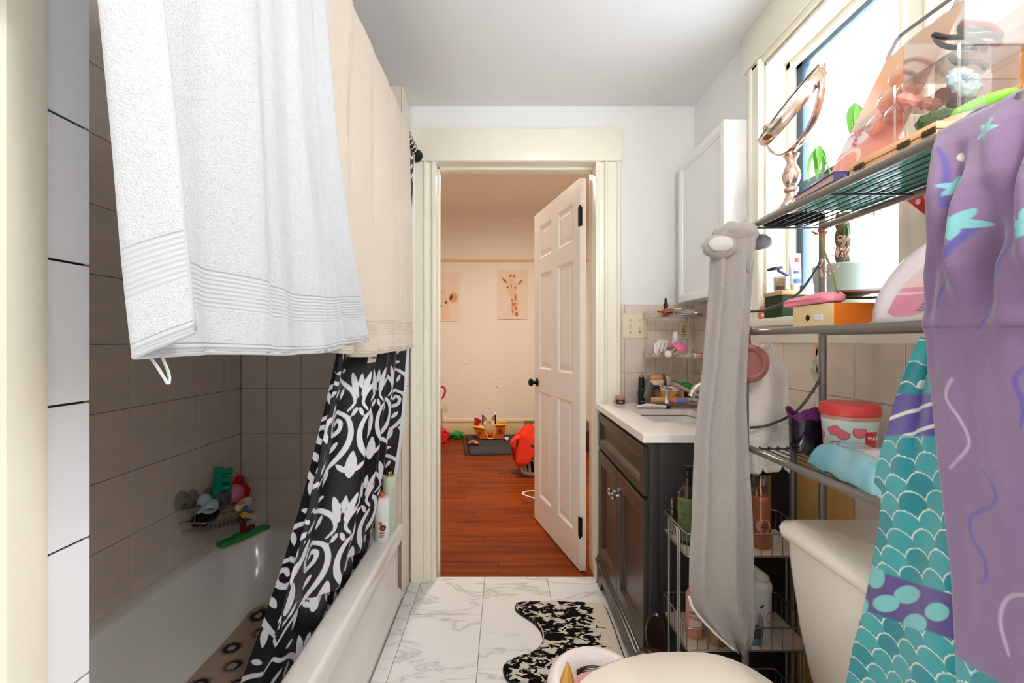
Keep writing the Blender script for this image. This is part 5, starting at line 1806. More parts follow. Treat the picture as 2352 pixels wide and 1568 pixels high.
# ================================================================ middle shelf
SH2 = SHZ[1] + 0.0058
t = thing('orange_box', 'orange and cream paper drawer box on the middle shelf', 'box', (0.735, 1.005, SH2))
obx = M('orange_board', (238, 124, 20), 0.5, var=0.03)
obj('sleeve', cat(box((-0.052, -0.062, 0), (0.09, 0.066, 0.002)), box((-0.052, -0.062, 0), (0.09, -0.060, 0.050)), box((-0.052, 0.064, 0), (0.09, 0.066, 0.050)), box((0.088, -0.062, 0), (0.09, 0.066, 0.050))), obx, t, smooth=0)
fr_ = obj('drawer_front', box((-0.055, -0.0625, 0), (-0.052, 0.0665, 0.050), 0.0005), M('cream_board', (240, 212, 158), 0.6, var=0.03), t, smooth=0)
obj('pull_slot', [(-0.0553 - 0.0 * i, y, z) for i, (y, z) in enumerate(disc_poly(0.012, 0.020, 0.008, 14))] and ([(-0.0556, y * 1.0, z) for y, z in disc_poly(0.014, 0.022, 0.007, 14)], [tuple(range(14))]), blk, fr_)
obj('sticker', box((-0.0558, -0.034, 0.016), (-0.0550, -0.008, 0.028)), wpl, fr_)
obj('contents', blob((0.02, 0.0, 0.035), (0.055, 0.05, 0.018), 14, 0.3, 4, 2), M('tissue_brown', (150, 118, 108), 0.8), t)
sp_m = M('pink_sponge', (246, 148, 166), 0.6, var=0.03, sss=0.1)
t = thing('pink_sponge', 'long pink foam bar resting on the edge of the orange box', 'sponge', (0.700, 1.028, SH2 + 0.0505))
V, Fc = ring_loops([[(x, y, z) for x, y, z in rrect(-0.024 + i_, 0.024 - i_, -0.082 + i_, 0.082 - i_, 0.02, zz_, 6)] for i_, zz_ in ((0.006, 0.0), (0.0, 0.005), (0.0, 0.016), (0.006, 0.022))], True, True)
V = [(x - 0.004, y, z + 0.004 * math.sin((y + 0.08) * 30)) for x, y, z in V]
V = [(x, y, max(z, 0.0)) for x, y, z in V]
obj('foam', (V, Fc), sp_m, t, smooth=60)
obj('groove', tube([(-0.029, -0.06, 0.011), (-0.029, 0.06, 0.012)], 0.0012, 5), M('pink_dark', (226, 120, 142), 0.6), t)
t = thing('brown_folder', 'brown folded card cover lying open behind the pink foam bar', 'folder', (0.775, 0.985, SH2 + 0.056))
fm = M('brown_card', (146, 92, 70), 0.6, var=0.05)
solid(obj('cover_flap', grid(lambda u, v: (-0.05 + 0.10 * u, -0.085 + 0.17 * v, 0.010 + 0.012 * (1 - abs(2 * v - 1.0)) + 0.006 * u), 6, 9), fm, t, smooth=20), 0.004)
solid(obj('inner_flap', grid(lambda u, v: (-0.04 + 0.09 * u, -0.085 + 0.13 * v, 0.002 + 0.008 * v), 6, 6), M('brown_inner', (96, 60, 46), 0.7), t, smooth=20), 0.002)
# flower stem standing behind the box
t = thing("dried_flower", 'dried pink flower stem rising behind the orange box', 'flower', (0.826, 1.13, SH2))
stem_pts = spline([(0.0, 0.0, 0.0), (0.004, 0.002, 0.07), (-0.004, 0.008, 0.14), (-0.018, 0.02, 0.20), (-0.022, 0.024, 0.245)], 6)
obj('stem', tube(stem_pts, 0.0028, 7), M('stem_green', (168, 170, 110), 0.6), t)
fl_m = [M('petal_pink', (236, 190, 186), 0.6), M('petal_cream', (238, 220, 180), 0.6), M('petal_red', (200, 70, 80), 0.6)]
random.seed(11)
pm = ([(0, 0, 0), (0.006, 0.003, 0.003), (0.012, 0, 0.006), (0.006, -0.003, 0.003)], [(0, 1, 2, 3)])
for k_ in range(70):
    cl_ = random.choice(((-0.022, 0.02, 0.165), (-0.018, 0.012, 0.145), (0.012, 0.0, 0.215), (0.008, 0.008, 0.19)))
    off = Vector((random.gauss(0, 0.009), random.gauss(0, 0.009), random.gauss(0, 0.011)))
    mm = Matrix.Translation(Vector(cl_) + off) @ Matrix.Rotation(random.uniform(0, 6.28), 4, 'Z') @ Matrix.Rotation(random.uniform(-1, 1), 4, 'Y') @ Matrix.Scale(random.uniform(0.8, 1.5), 4)
    obj('petal', xf(pm, mm), fl_m[0 if k_ % 3 else 1], t, smooth=0)
for k_ in range(8):
    mm = Matrix.Translation((-0.04 + 0.003 * k_, 0.024, 0.235 + 0.004 * (k_ % 3))) @ Matrix.Rotation(k_ * 0.8, 4, 'Z') @ Matrix.Scale(1.8, 4)
    obj('petal', xf(pm, mm), fl_m[2], t, smooth=0)

# ---- white detergent jug
jug = thing('detergent_jug', 'translucent white bottle with pink label at the near end of the middle shelf', 'bottle', (0.752, 0.800, SH2), rad(-34))
jm = M('jug_plastic', (236, 224, 226), 0.3, var=0.02, sss=0.15)
prof = [(-0.076, 0.0), (-0.080, 0.008), (-0.079, 0.030), (-0.070, 0.062), (-0.050, 0.100), (-0.022, 0.132), (0.012, 0.155), (0.020, 0.200), (0.050, 0.200), (0.058, 0.150), (0.066, 0.10), (0.068, 0.03), (0.068, 0.004), (0.064, 0.0)]


def slab_y(pr, hy, r):
    cx = sum(p[0] for p in pr) / len(pr)
    cz = sum(p[1] for p in pr) / len(pr)

    def ins(d, y):
        out = []
        for x, z in pr:
            l = math.hypot(x - cx, z - cz)
            k_ = 1 - d / l
            out.append((cx + (x - cx) * k_, y, cz + (z - cz) * k_))
        return out
    return ring_loops([ins(r, -hy), ins(r * 0.3, -hy + r * 0.35), ins(0, -hy + r), ins(0, hy - r), ins(r * 0.3, hy - r * 0.35), ins(r, hy)], True, True)


sp_ = [(p.x, p.y) for p in spline([(a, b, 0) for a, b in prof], 4, True)]
sp_ = [(a, max(0.0, b)) for a, b in sp_]
obj('jug_body', slab_y(sp_, 0.034, 0.014), jm, jug, smooth=60)
obj('jug_cap', mv(lathe([(0.019, 0.0), (0.021, 0.002), (0.021, 0.03), (0.018, 0.034), (0, 0.034)], 20), 0.035, 0, 0.198), M('cap_pink', (226, 110, 140), 0.4), jug)
lbp = [(-0.064, 0.020), (-0.058, 0.036), (-0.044, 0.066), (-0.018, 0.096), (0.008, 0.118), (0.016, 0.112), (0.018, 0.09), (0.010, 0.050), (-0.006, 0.026), (-0.03, 0.014), (-0.055, 0.014)]


def face_y(poly, y, thk=0.0006):
    md_ = prism(poly, thk)
    return [(v[0], y - v[2], v[1]) for v in md_[0]], md_[1]


pl_ = M('label_pink', (228, 150, 168), 0.4, var=0.04)
lab_ = obj('label', face_y(lbp, -0.0342), M('label_pale', (238, 206, 206), 0.4), jug)
obj('label_band', face_y([(-0.064, 0.020), (-0.058, 0.036), (-0.052, 0.050), (0.0095, 0.052), (0.004, 0.040), (-0.01, 0.022), (-0.03, 0.014), (-0.055, 0.014)], -0.0349), pl_, lab_)
obj('label_band', face_y([(-0.048, 0.056), (-0.043, 0.063), (0.013, 0.063), (0.0115, 0.056)], -0.0349), pl_, lab_)
obj('label_band', face_y([(-0.012, 0.074), (-0.011, 0.079), (0.014, 0.079), (0.0135, 0.074)], -0.0349), M('label_rose', (214, 110, 130), 0.4), lab_)
bl_i = M('blue_ink', (110, 120, 176), 0.5)
for k_ in range(5):
    obj('print_line', face_y([(-0.026 + 0.0035 * k_, 0.022 + 0.005 * k_), (-0.026 + 0.0035 * k_ + 0.001, 0.0245 + 0.005 * k_), (-0.014 + 0.0035 * k_, 0.0245 + 0.005 * k_), (-0.015 + 0.0035 * k_, 0.022 + 0.005 * k_)], -0.0356), bl_i, lab_)
for k_ in range(3):
    obj('print_line', face_y([(-0.010 + 0.006 * k_, 0.085 + 0.005 * k_), (-0.010 + 0.006 * k_, 0.0865 + 0.005 * k_), (0.013, 0.0865 + 0.005 * k_), (0.013, 0.085 + 0.005 * k_)], -0.0349), M('label_rose', (214, 110, 130), 0.4), lab_)
t = thing('paper_carton', 'small cream printed carton in front of the white bottle', 'box', (0.727, 0.730, SH2))
obj('carton', box((-0.022, -0.010, 0), (0.024, 0.012, 0.024), 0.001), M('carton_ivory', (238, 228, 208), 0.6), t, smooth=0)
for k_ in range(4):
    obj('print_line', box((-0.016, -0.0106, 0.004 + 0.0045 * k_), (0.010 - 0.004 * (k_ % 2), -0.0099, 0.0052 + 0.0045 * k_)), M('carton_ink', (200, 170, 150), 0.6), t, smooth=0)

# ================================================================ bottom shelf
SH1 = SHZ[0] + 0.0058
mel = M_print
t = thing('watermelon_jar', 'watermelon print tub with red lid on the bottom rack shelf', 'tub', (0.785, 1.035, SH1))
n_a, n_z = 120, 40
AA, HH = np.meshgrid(np.linspace(0, 2 * PI, n_a), np.linspace(0, 0.105, n_z))
ra = 0.046 + 0.008 * HH / 0.105
s_ = (AA - rad(247)) * ra
mel_sd = np.full(s_.shape, 9.0)
mel_rd = np.full(s_.shape, 9.0)
for (cx, cz, an) in ((-0.045, 0.085, 0.4), (-0.022, 0.078, -0.5), (0.006, 0.085, 0.0), (-0.038, 0.052, 0.2), (-0.014, 0.040, -0.3), (-0.03, 0.018, 0.3), (0.0, 0.012, -0.2), (-0.055, 0.03, 0.6), (0.09, 0.08, 0.3), (0.11, 0.05, -0.4), (0.085, 0.03, 0.1), (0.13, 0.08, 0), (0.14, 0.03, 0.5), (-0.08, 0.07, 0), (-0.09, 0.035, 0.4)):
    x, z = s_ - cx, HH - cz
    xr, zr = x * math.cos(an) + z * math.sin(an), -x * math.sin(an) + z * math.cos(an)
    d0 = np.hypot(xr, zr + 0.004)
    mel_rd = np.minimum(mel_rd, np.maximum(d0 - 0.0135, zr - 0.0045))
    mel_sd = np.minimum(mel_sd, np.maximum(d0 - 0.0118, zr - 0.0035))
redlab = rbox(s_, HH, 0.016, 0.050, 0.004, 0.082, 0.003)
jar_m = M_print('melon_print', (196, 206, 196), [('rd', (90, 110, 90), 0.0006), ('sd', (226, 100, 120), 0.0006), ('rl', (206, 44, 58), 0.0006)], 0.35)
V = [(r * math.cos(a), r * math.sin(a), h) for r, a, h in zip(ra.ravel(), AA.ravel(), HH.ravel())]
_, jf = grid(lambda u, v: (0, 0, 0), n_a, n_z)
obj('tub_wall', (V, jf), jar_m, t, smooth=60, attrs={'rd': mel_rd.ravel(), 'sd': mel_sd.ravel(), 'rl': redlab.ravel()})
obj('tub_bottom', lathe([(0, 0.0), (0.046, 0.0), (0.046, 0.002), (0, 0.002)], 40), wpl, t)
obj('neck', lathe([(0.054, 0.104), (0.055, 0.106), (0.055, 0.114), (0, 0.114)], 40), M('neck_rose', (196, 140, 128), 0.3), t)
lid_ = obj('lid', lathe([(0.056, 0.113), (0.058, 0.116), (0.058, 0.132), (0.055, 0.138), (0.05, 0.140), (0, 0.140)], 40), M('melon_red', (214, 66, 62), 0.35), t)
azl = rad(247) + 0.033 / 0.052
text('label_print', 'WAT', 0.0125, wpl, t, (0.0527 * math.cos(azl), 0.0527 * math.sin(azl), 0.068), (rad(90), 0, azl + rad(90)))
for k_ in range(4):
    obj('print_line', on_bottle(rect_poly(0.020, 0.044, 0.030 + 0.005 * k_, 0.0312 + 0.005 * k_), 0.0500, rad(247), 0, 0.0012), M('rose_print', (240, 170, 170), 0.5), t)
dkp = M('dark_purple_glass', (30, 24, 38), 0.12, var=0.1, coat=0.3)
for (x, y, lb, sd_) in ((0.757, 1.150, 'dark glass jar with purple frill beside the hanging white cloth', 1), (0.812, 1.120, 'second dark glass jar with purple frill, touching the watermelon tub', 4)):
    t = thing('glass_jar', lb, 'jar', (x, y, SH1))
    obj('glass', lathe([(0, 0), (0.030, 0), (0.032, 0.004), (0.033, 0.085), (0.030, 0.085), (0.029, 0.008), (0, 0.008)], 28), dkp, t)
    V, Fc = grid(lambda u, v: ((0.030 + 0.006 * v * (1 + 0.6 * math.sin(u * 2 * PI * 5 + sd_))) * math.cos(u * 2 * PI), (0.030 + 0.006 * v * (1 + 0.6 * math.sin(u * 2 * PI * 5 + sd_))) * math.sin(u * 2 * PI), 0.074 + 0.028 * v * (1 + 0.35 * math.sin(u * 2 * PI * 3 + sd_))), 60, 6, True)
    solid(obj('frill', (V, Fc), M('purple_gauze', (110, 36, 100), 0.5, var=0.2, vs=60), t, smooth=60), 0.001)

# ---- wet wipes pack
wipes = thing('wipes_pack', 'light blue wet wipes pack lying on the bottom rack shelf', 'package', (0.728, 0.915, SH1), rad(-98))
nwx, nwy = 120, 60
WU, WV = np.meshgrid(np.linspace(-1, 1, nwx), np.linspace(-1, 1, nwy))
top = 0.058 * (1 - WU ** 6) ** 0.6 * (1 - WV ** 6) ** 0.45 + 0.0025 * np.sin(WU * 9 + WV * 3) * (1 - WU ** 2)
wx, wy = WU * 0.112 * 1.0, WV * 0.056
flag = rbox(wx, wy, -0.005, 0.065, -0.022, 0.014, 0.012) + 0.004 * np.sin(wx * 120)
arc1 = np.maximum(np.abs(np.hypot(wx + 0.055, wy + 0.012 - 0.02) - 0.022) - 0.0022, wy + 0.012)
arc2 = np.maximum(np.abs(np.hypot(wx + 0.028, wy + 0.022) - 0.014) - 0.002, -(-wy - 0.026))
cloud = np.array([FN((a * 26, b * 26, 2.0)) for a, b in zip(wx.ravel(), wy.ravel())]).reshape(wx.shape) * 0.02 + 0.001
goldp = np.minimum(rbox(wx, wy, -0.058, -0.044, 0.010, 0.016, 0.001), rbox(wx, wy, -0.040, -0.016, 0.010, 0.016, 0.001))
wm = M_print('wipes_print', (112, 190, 208), [('cloud', (176, 210, 214), 0.012), ('flag', (236, 228, 226), 0.0015), ('arc1', (120, 50, 60), 0.001), ('arc2', (70, 120, 190), 0.001), ('goldp', (214, 170, 90), 0.0008)], 0.22, coat=0.4, var=0.08, vs=30)
V = np.stack([wx, wy, top + 0.004], -1).reshape(-1, 3).tolist()
_, wf = grid(lambda u, v: (0, 0, 0), nwx, nwy)
obj('film_top', (V, wf), wm, wipes, smooth=80, attrs={'flag': flag.ravel(), 'arc1': arc1.ravel(), 'arc2': arc2.ravel(), 'cloud': cloud.ravel(), 'goldp': goldp.ravel()})
V = np.stack([wx, wy, 0.003 - 0.003 * (1 - WU ** 2) * (1 - WV ** 2)], -1).reshape(-1, 3).tolist()
obj('film_bottom', (V, wf), M('wipes_blue', (130, 196, 210), 0.3), wipes, smooth=80)
obj('end_seal', cat(box((-0.124, -0.05, 0.002), (-0.110, 0.05, 0.005)), box((0.110, -0.05, 0.002), (0.124, 0.05, 0.005))), M('seal_white', (226, 234, 236), 0.25), wipes, smooth=0)

text('pack_print', 'Jolie, Tweed, Thomas', 0.0125, ink, wipes, (0.012, -0.0535, 0.022), (rad(72), 0, 0))


# ================================================================ grey hooded towel on the rack corner
plush = M('grey_plush', (160, 152, 146), 0.95, var=0.06, vs=40, bump=0.5, bs=420, sheen=0.4, spec=0.1)
gt = thing('hooded_towel', 'long grey plush animal hooded towel hanging from the rack corner', 'towel', (0.60, 1.175, 0.35))
GD = 1.175
rowsg = [(520, 1655, 1722), (535, 1640, 1730), (560, 1632, 1729), (600, 1632, 1724), (680, 1628, 1718), (760, 1621, 1713), (850, 1614, 1708), (930, 1604, 1706), (1010, 1596, 1711), (1100, 1592, 1716), (1200, 1589, 1721),
         (1290, 1584, 1724), (1350, 1583, 1725), (1395, 1592, 1726), (1430, 1620, 1725), (1465, 1655, 1720), (1490, 1684, 1708), (1497, 1692, 1700)]
nl = 64
ys_ = [r[0] for r in rowsg]
loops = []
for py in np.concatenate([np.linspace(520, 1395, 70), np.linspace(1402, 1497, 16)]):
    xl = np.interp(py, ys_, [r[1] for r in rowsg])
    xr = np.interp(py, ys_, [r[2] for r in rowsg]) + 4
    cx, hw_ = (xl + xr) / 2, (xr - xl) / 2
    c3 = wp(cx, py, GD)
    h3 = hw_ / F * GD
    lp = []
    fade = min(1.0, (py - 520) / 120.0)
    for i in range(nl):
        a = 2 * PI * i / nl
        s = math.cos(a)
        dep = math.sin(a)
        fold = 0.0
        if dep < 0:
            fold = fade * (0.010 * math.cos(s * 7.5 + 0.9 + py * 0.0006) + 0.004 * math.sin(s * 15 + py * 0.002))
        wob = 0.004 * FN((s * 3, py * 0.006, 1.5))
        lp.append((c3[0] + h3 * (abs(s) ** 0.8) * math.copysign(1, s), c3[1] + min(0.026, h3 * 0.6) * dep + fold * abs(dep) ** 0.5 + wob * min(1, h3 * 40), c3[2]))
    loops.append(lp)
obj('towel_body', ring_loops(loops, True, True), plush, gt, smooth=180, world=True)
hm = [wp(px, py, GD - 0.026) for px, py in ((1583, 1370), (1592, 1396), (1620, 1431), (1655, 1466), (1686, 1492))]
obj('pale_hem', tube(spline(hm, 5), 0.0032, 7), M('hem_pale', (226, 222, 216), 0.9), gt, world=True)
obj('hood', blob(wp(1690, 540, 1.185), (0.056, 0.046, 0.034), 18, 0.15, 2, 2), plush, gt, world=True)
obj('hood_flap', blob(wp(1712, 566, 1.165), (0.020, 0.020, 0.07), 14, 0.08, 2, 4), plush, gt, world=True)
ear = obj('ear', blob(wp(1652, 567, 1.150), (0.043, 0.018, 0.030), 18, 0.12, 2, 1), plush, gt, world=True)
o = obj('ear_lining', blob((0, 0, 0), (0.032, 0.009, 0.019), 14, 0.12, 2, 3), M('ear_pale', (196, 190, 184), 0.95, bump=0.4, bs=300), ear)
o.location = Vector(wp(1656, 560, 1.134)) - Vector((0.60, 1.175, 0.35))
o = obj('ear', blob(wp(1742, 556, 1.21), (0.036, 0.022, 0.020), 16, 0.12, 2, 6), M('grey_satin', (128, 126, 134), 0.5, sheen=0.3), gt, world=True)
o['label'] = 'darker satin grey ear'

# ================================================================ mermaid hooded towel at the near end
def star_sd(A, B, cx, cy, r, rot=0.0):
    x, y = A - cx, B - cy
    an = np.arctan2(y, x) + rot
    rr = np.hypot(x, y)
    k_ = np.abs(((an / (2 * PI / 5)) % 1) * 2 - 1)
    return rr - r * (0.42 + 0.58 * k_ ** 1.3)


def curve_sd(A, B, pts, wd):
    return stroke(A, B, pts, wd)


def scales(A, B, s):
    """line distance and shade of a fish-scale print of pitch s"""
    h = s * 0.62
    R = s * 0.60
    line = np.full(A.shape, 0.01)
    own = np.zeros(A.shape)
    done = np.zeros(A.shape, bool)
    j0 = np.floor(B / h).astype(int)
    for dj in range(-1, 2):
        j = j0 + dj
        offx = np.where(j % 2 == 0, 0.0, 0.5) * s
        i = np.round((A - offx) / s)
        cx, cy = i * s + offx, j * h
        d = np.hypot(A - cx, (B - cy) * 0.92)
        hit = (d < R) & ~done
        line = np.where(hit, R - d, line)
        own = np.where(hit, ((i * 7 + j * 13) % 5) / 5.0 - 0.5, own)
        done |= hit
    return line - s * 0.055, own


def px_sheet(fn_px, nu_, nv_):
    """fn_px(u, v) -> (px, py, depth)"""
    U_, V_ = np.meshgrid(np.linspace(0, 1, nu_), np.linspace(0, 1, nv_))
    return U_, V_


mer = thing('mermaid_towel', 'purple hooded towel with stars and teal mermaid scale tail, hung on the near rack end', 'towel', (0.62, 0.62, 0.45))
# purple panel hung over the front rail: rows by height, columns run along the rail towards the viewer
nuP, nvP = 150, 330
SU, ZV = np.meshgrid(np.linspace(0, 1, nuP), np.linspace(0, 1, nvP))
zt, zb_ = 1.475, 0.50
Zp = zt + (zb_ - zt) * ZV


def front_x(z):
    return np.interp(z, [0.4, 1.0, 1.17, 1.25, 1.36, 1.43, 1.462, 1.475], [0.606, 0.602, 0.604, 0.594, 0.600, 0.622, 0.640, 0.662])


tabz, taby = [], []
for px, py in ((2200, 1750), (2186, 1568), (2172, 1300), (2150, 1100), (2128, 900), (2120, 850), (2113, 750), (2118, 560), (2122, 450), (2130, 360), (2140, 318)):
    x_ = 0.602
    for _ in range(12):
        y_ = x_ * F / (px - 1158)
        z_ = CZ - (py - 784) / F * y_
        x_ = float(front_x(z_))
    tabz.append(z_)
    taby.append(y_)
YL = np.interp(Zp, tabz, taby)
length = 0.175
gather = np.clip(1 - np.abs(Zp - 1.18) / 0.02, 0, 1)
upper = np.clip((Zp - 1.175) / 0.02, 0, 1)
fold = (0.015 * upper + 0.003) * (np.sin(SU * 15 - (Zp - 1.2) * 16 + 0.5) + 0.5 * np.sin(SU * 27 + (Zp - 1.2) * 9)) * np.clip(SU * 6, 0, 1) * np.clip((1.46 - Zp) * 8, 0.1, 1)
fold = fold * np.where(Zp > 1.18, np.clip((Zp - 1.17) * 12, 0.35, 1), 0.6) - 0.005 * gather
curl = 0.012 * np.clip(1 - SU * 14, 0, 1) ** 2
Xp = front_x(Zp) + fold + curl
Yp = YL - SU * length
s_m = SU * length
teal_start = 0.735 + 0.10 * s_m
sc_l, sc_o = scales(s_m + 0.02, Zp, 0.050)
below = (Zp - teal_start)
sc_line = np.maximum(sc_l, below)
sc_dark = np.maximum(-0.004 - sc_o * 0.02, below)
stars = np.minimum.reduce([star_sd(s_m, Zp, 0.068, 1.305, 0.021, 0.3), star_sd(s_m, Zp, 0.036, 1.365, 0.015, 1.0), star_sd(s_m, Zp, 0.086, 1.425, 0.017, 0.2), star_sd(s_m, Zp, 0.150, 1.285, 0.017, 0.8), star_sd(s_m, Zp, 0.20, 1.36, 0.02, 0.1)])
dotc = np.minimum.reduce([np.hypot(s_m - a, Zp - b) - r for a, b, r in ((0.044, 1.405, 0.006), (0.118, 1.302, 0.0075), (0.100, 1.282, 0.0035), (0.19, 1.30, 0.006))])
sq = np.minimum.reduce([curve_sd(s_m, Zp, p, w_) for p, w_ in (
    ([(0.0789, 1.30), (0.0612, 1.26), (0.0408, 1.225), (0.0326, 1.195)], (0.003, 0.003, 0.0012)), ([(0.1224, 1.27), (0.1088, 1.22), (0.0979, 1.19), (0.0816, 1.172)], (0.0015, 0.0038, 0.0012)),
    ([(0.1605, 1.235), (0.1836, 1.205), (0.1850, 1.18)], (0.0015, 0.0034, 0.0012)), ([(0.1333, 1.130), (0.1197, 1.11), (0.1224, 1.08), (0.1170, 1.055)], (0.0015, 0.003, 0.0012)),
    ([(0.0680, 0.995), (0.0816, 0.975), (0.0762, 0.955), (0.0462, 0.930), (0.0435, 0.905), (0.0571, 0.885), (0.0571, 0.86), (0.0462, 0.85)], (0.0012, 0.0026, 0.0012)),
    ([(0.0218, 1.43), (0.0299, 1.40), (0.0272, 1.34)], 0.0022), ([(0.2448, 1.10), (0.2584, 1.07), (0.2448, 1.03)], (0.001, 0.004, 0.001)))])
gr = np.minimum.reduce([curve_sd(s_m, Zp, p, 0.0016) for p in (
    [(0.0435, 1.105), (0.0326, 1.08), (0.0462, 1.05), (0.0517, 1.02), (0.0245, 0.985)], [(0.1972, 1.12), (0.1700, 1.08), (0.1360, 1.04), (0.1469, 0.99), (0.1768, 0.95), (0.1836, 0.90), (0.1360, 0.875), (0.0843, 0.855), (0.0680, 0.82), (0.0734, 0.78)])])
seam = np.abs(Zp - 1.176 + 0.02 * s_m) - 0.0014
mer_m = M_print('mermaid_print', (132, 106, 138), [('gr', (186, 172, 192), 0.0016), ('sq', (98, 88, 158), 0.0014), ('dotc', (232, 218, 204), 0.0012), ('stars', (128, 190, 192), 0.0012), ('seam', (108, 84, 124), 0.0012),
                                                   ('below', (30, 128, 136), 0.001), ('scd', (66, 160, 164), 0.004, 0.7), ('scl', (206, 216, 204), 0.001)], 0.95, bump=0.35, bs=900, sheen=0.35, var=0.05, vs=50)
V = np.stack([Xp, Yp, Zp], -1).reshape(-1, 3).tolist()
_, ff = grid(lambda u, v: (0, 0, 0), nuP, nvP)
o = obj('purple_panel', (V, ff), mer_m, mer, smooth=180, world=True, attrs={'gr': gr.ravel(), 'sq': sq.ravel(), 'dotc': dotc.ravel(), 'stars': stars.ravel(), 'seam': seam.ravel(), 'below': below.ravel(), 'scd': sc_dark.ravel(), 'scl': sc_line.ravel()})
solid(o, 0.004)
# hood folded over the rail
V, Fc = grid(lambda u, v: (0.662 + 0.035 * v, 0.695 - 0.175 * u, 1.475 - 0.10 * v * v - 0.004 * math.sin(u * 14)), 24, 16)
nat = len(V)
o = obj('hood', (V, Fc), mer_m, mer, smooth=180, world=True, attrs={k_: [1.0] * nat for k_ in ('gr', 'sq', 'dotc', 'stars', 'seam', 'below', 'scd', 'scl')})
solid(o, 0.005)

# tail: second layer, widening downwards, seen left of the purple panel
nuT, nvT = 150, 320
TU, TV = np.meshgrid(np.linspace(0, 1, nuT), np.linspace(0, 1, nvT))
PYt = 775 + (1660 - 775) * TV
lpy = [775, 800, 900, 1000, 1060, 1108, 1128, 1200, 1310, 1400, 1480, 1568, 1640]
lx = [2112, 2100, 2062, 2036, 2018, 2010, 2028, 2022, 2003, 1985, 1962, 1945, 1930]
PXl = np.interp(PYt, lpy, lx)
PXt = PXl + (2215 - PXl) * TU
x_t = 0.617 - 0.006 * np.exp(-((TU - 0.40) / 0.10) ** 2) * np.clip((1150 - PYt) / 200, 0, 1) * -2.5 + 0.004 * np.sin(TU * 9 + TV * 6)
D2 = 0.69


def pxz(py):
    return CZ - (py - 784) / F * D2


Yt = x_t * F / (PXt - 1158)
Zt = CZ - (PYt - 784) / F * Yt
Zpx = CZ - (PYt - 784) / F * D2
Xpx = (PXt - 1158) / F * D2
Xt = x_t
s2 = -Yt * 1.05
# rotate the print a little, as the cloth hangs askew
ca, sa = math.cos(rad(-20)), math.sin(rad(-20))
Ar, Br = s2 * ca - Zt * sa, s2 * sa + Zt * ca
tl_l, tl_o = scales(Ar, Br, 0.043)
sl = 0.20
tilt = Zpx + sl * 1.6 * (Xpx - 0.55)
zb_hi, zb_lo = pxz(1325), pxz(1425)
band = np.maximum(tilt - (zb_hi + 0.015), (zb_lo + 0.015) - tilt)
zb3, zb4 = pxz(905), pxz(1000)
band2 = np.maximum(Zpx - zb3, zb4 - Zpx)
spots = np.full(Zt.shape, 9.0)
for px, py, a_, b_ in ((2015, 1325, 0.013, 0.017), (2086, 1365, 0.020, 0.014), (2038, 1385, 0.020, 0.013), (2105, 1432, 0.018, 0.015), (2155, 1405, 0.018, 0.014), (1985, 1340, 0.008, 0.010), (2040, 1440, 0.016, 0.009), (2150, 1490, 0.018, 0.012), (1982, 1390, 0.010, 0.012)):
    cx, cz = (px - 1158) / F * D2, pxz(py)
    spots = np.minimum(spots, np.hypot((Xpx - cx) / a_, (Zpx - cz) / b_) * min(a_, b_) - min(a_, b_))
spots = np.maximum(spots, band - 0.004)
strp = np.abs(((Zpx * 1.0 - Xpx * 0.35) / 0.034) % 1 - 0.5) * 0.034 - 0.0028
strp = np.maximum(strp, band2)
inb = np.minimum(band, band2)
lin = np.maximum(tl_l, -inb + 0.001)
scd2 = np.maximum(-0.004 - tl_o * 0.02, -inb)
tail_m = M_print('tail_print', (26, 132, 142), [('scd', (70, 168, 170), 0.004, 0.75), ('scl', (222, 222, 206), 0.001), ('band', (92, 74, 134), 0.0015), ('band2', (92, 78, 146), 0.0015), ('spots', (122, 196, 194), 0.0012), ('strp', (226, 222, 214), 0.001)],
                 0.95, bump=0.35, bs=900, sheen=0.3, var=0.05, vs=50)
V = np.stack([Xt, Yt, Zt], -1).reshape(-1, 3).tolist()
_, ft = grid(lambda u, v: (0, 0, 0), nuT, nvT)
o = obj('tail_panel', (V, ft), tail_m, mer, smooth=180, world=True, attrs={'scd': scd2.ravel(), 'scl': lin.ravel(), 'band': band.ravel(), 'band2': band2.ravel(), 'spots': spots.ravel(), 'strp': strp.ravel()})
solid(o, 0.004)

# ================================================================ pink pan scoop and white washcloth on the rack end
dusty = M('dusty_pink', (152, 96, 90), 0.42, var=0.03)
t = thing('round_scoop', 'dusty pink round pan hanging by its loop from the middle rack rail', 'pan', wp(1722, 833, 1.192))
mm = TR((0, 0, 0), rx=rad(90), rz=rad(-6))
obj('pan', xf(lathe([(0, -0.002), (0.030, -0.001), (0.034, 0.004), (0.038, 0.006), (0.048, 0.002), (0.0535, -0.008), (0.0535, -0.020), (0.050, -0.024), (0, -0.024)], 40), mm), dusty, t)
obj('strap', tube(spline([(0.004, 0.004, 0.050), (0.002, 0.004, 0.066), (0.000, 0.002, 0.082), (-0.008, 0.0, 0.090)], 5), 0.0035, 8, flat=0.5), dusty, t)
obj('hook', tube([(-0.008 + 0.014 * math.cos(a), 0.004, 0.088 + 0.012 * math.sin(a)) for a in np.linspace(-0.3, 3.6, 16)], 0.0025, 7), M('hook_grey', (120, 112, 114), 0.4, 0.4), t)
terry_p = M('plain_terry', (232, 224, 214), 0.95, var=0.06, vs=60, bump=0.9, bs=260, sheen=0.3, spec=0.1)
wc = thing('washcloth', 'white terry cloth hanging by a loop behind the pink pan', 'towel', wp(1760, 950, 1.238))
W0 = Vector(wp(1760, 950, 1.238))
wl = [(790, 1755, 1768), (805, 1735, 1782), (830, 1712, 1800), (850, 1700, 1814), (950, 1696, 1817), (1040, 1694, 1813), (1085, 1698, 1812)]


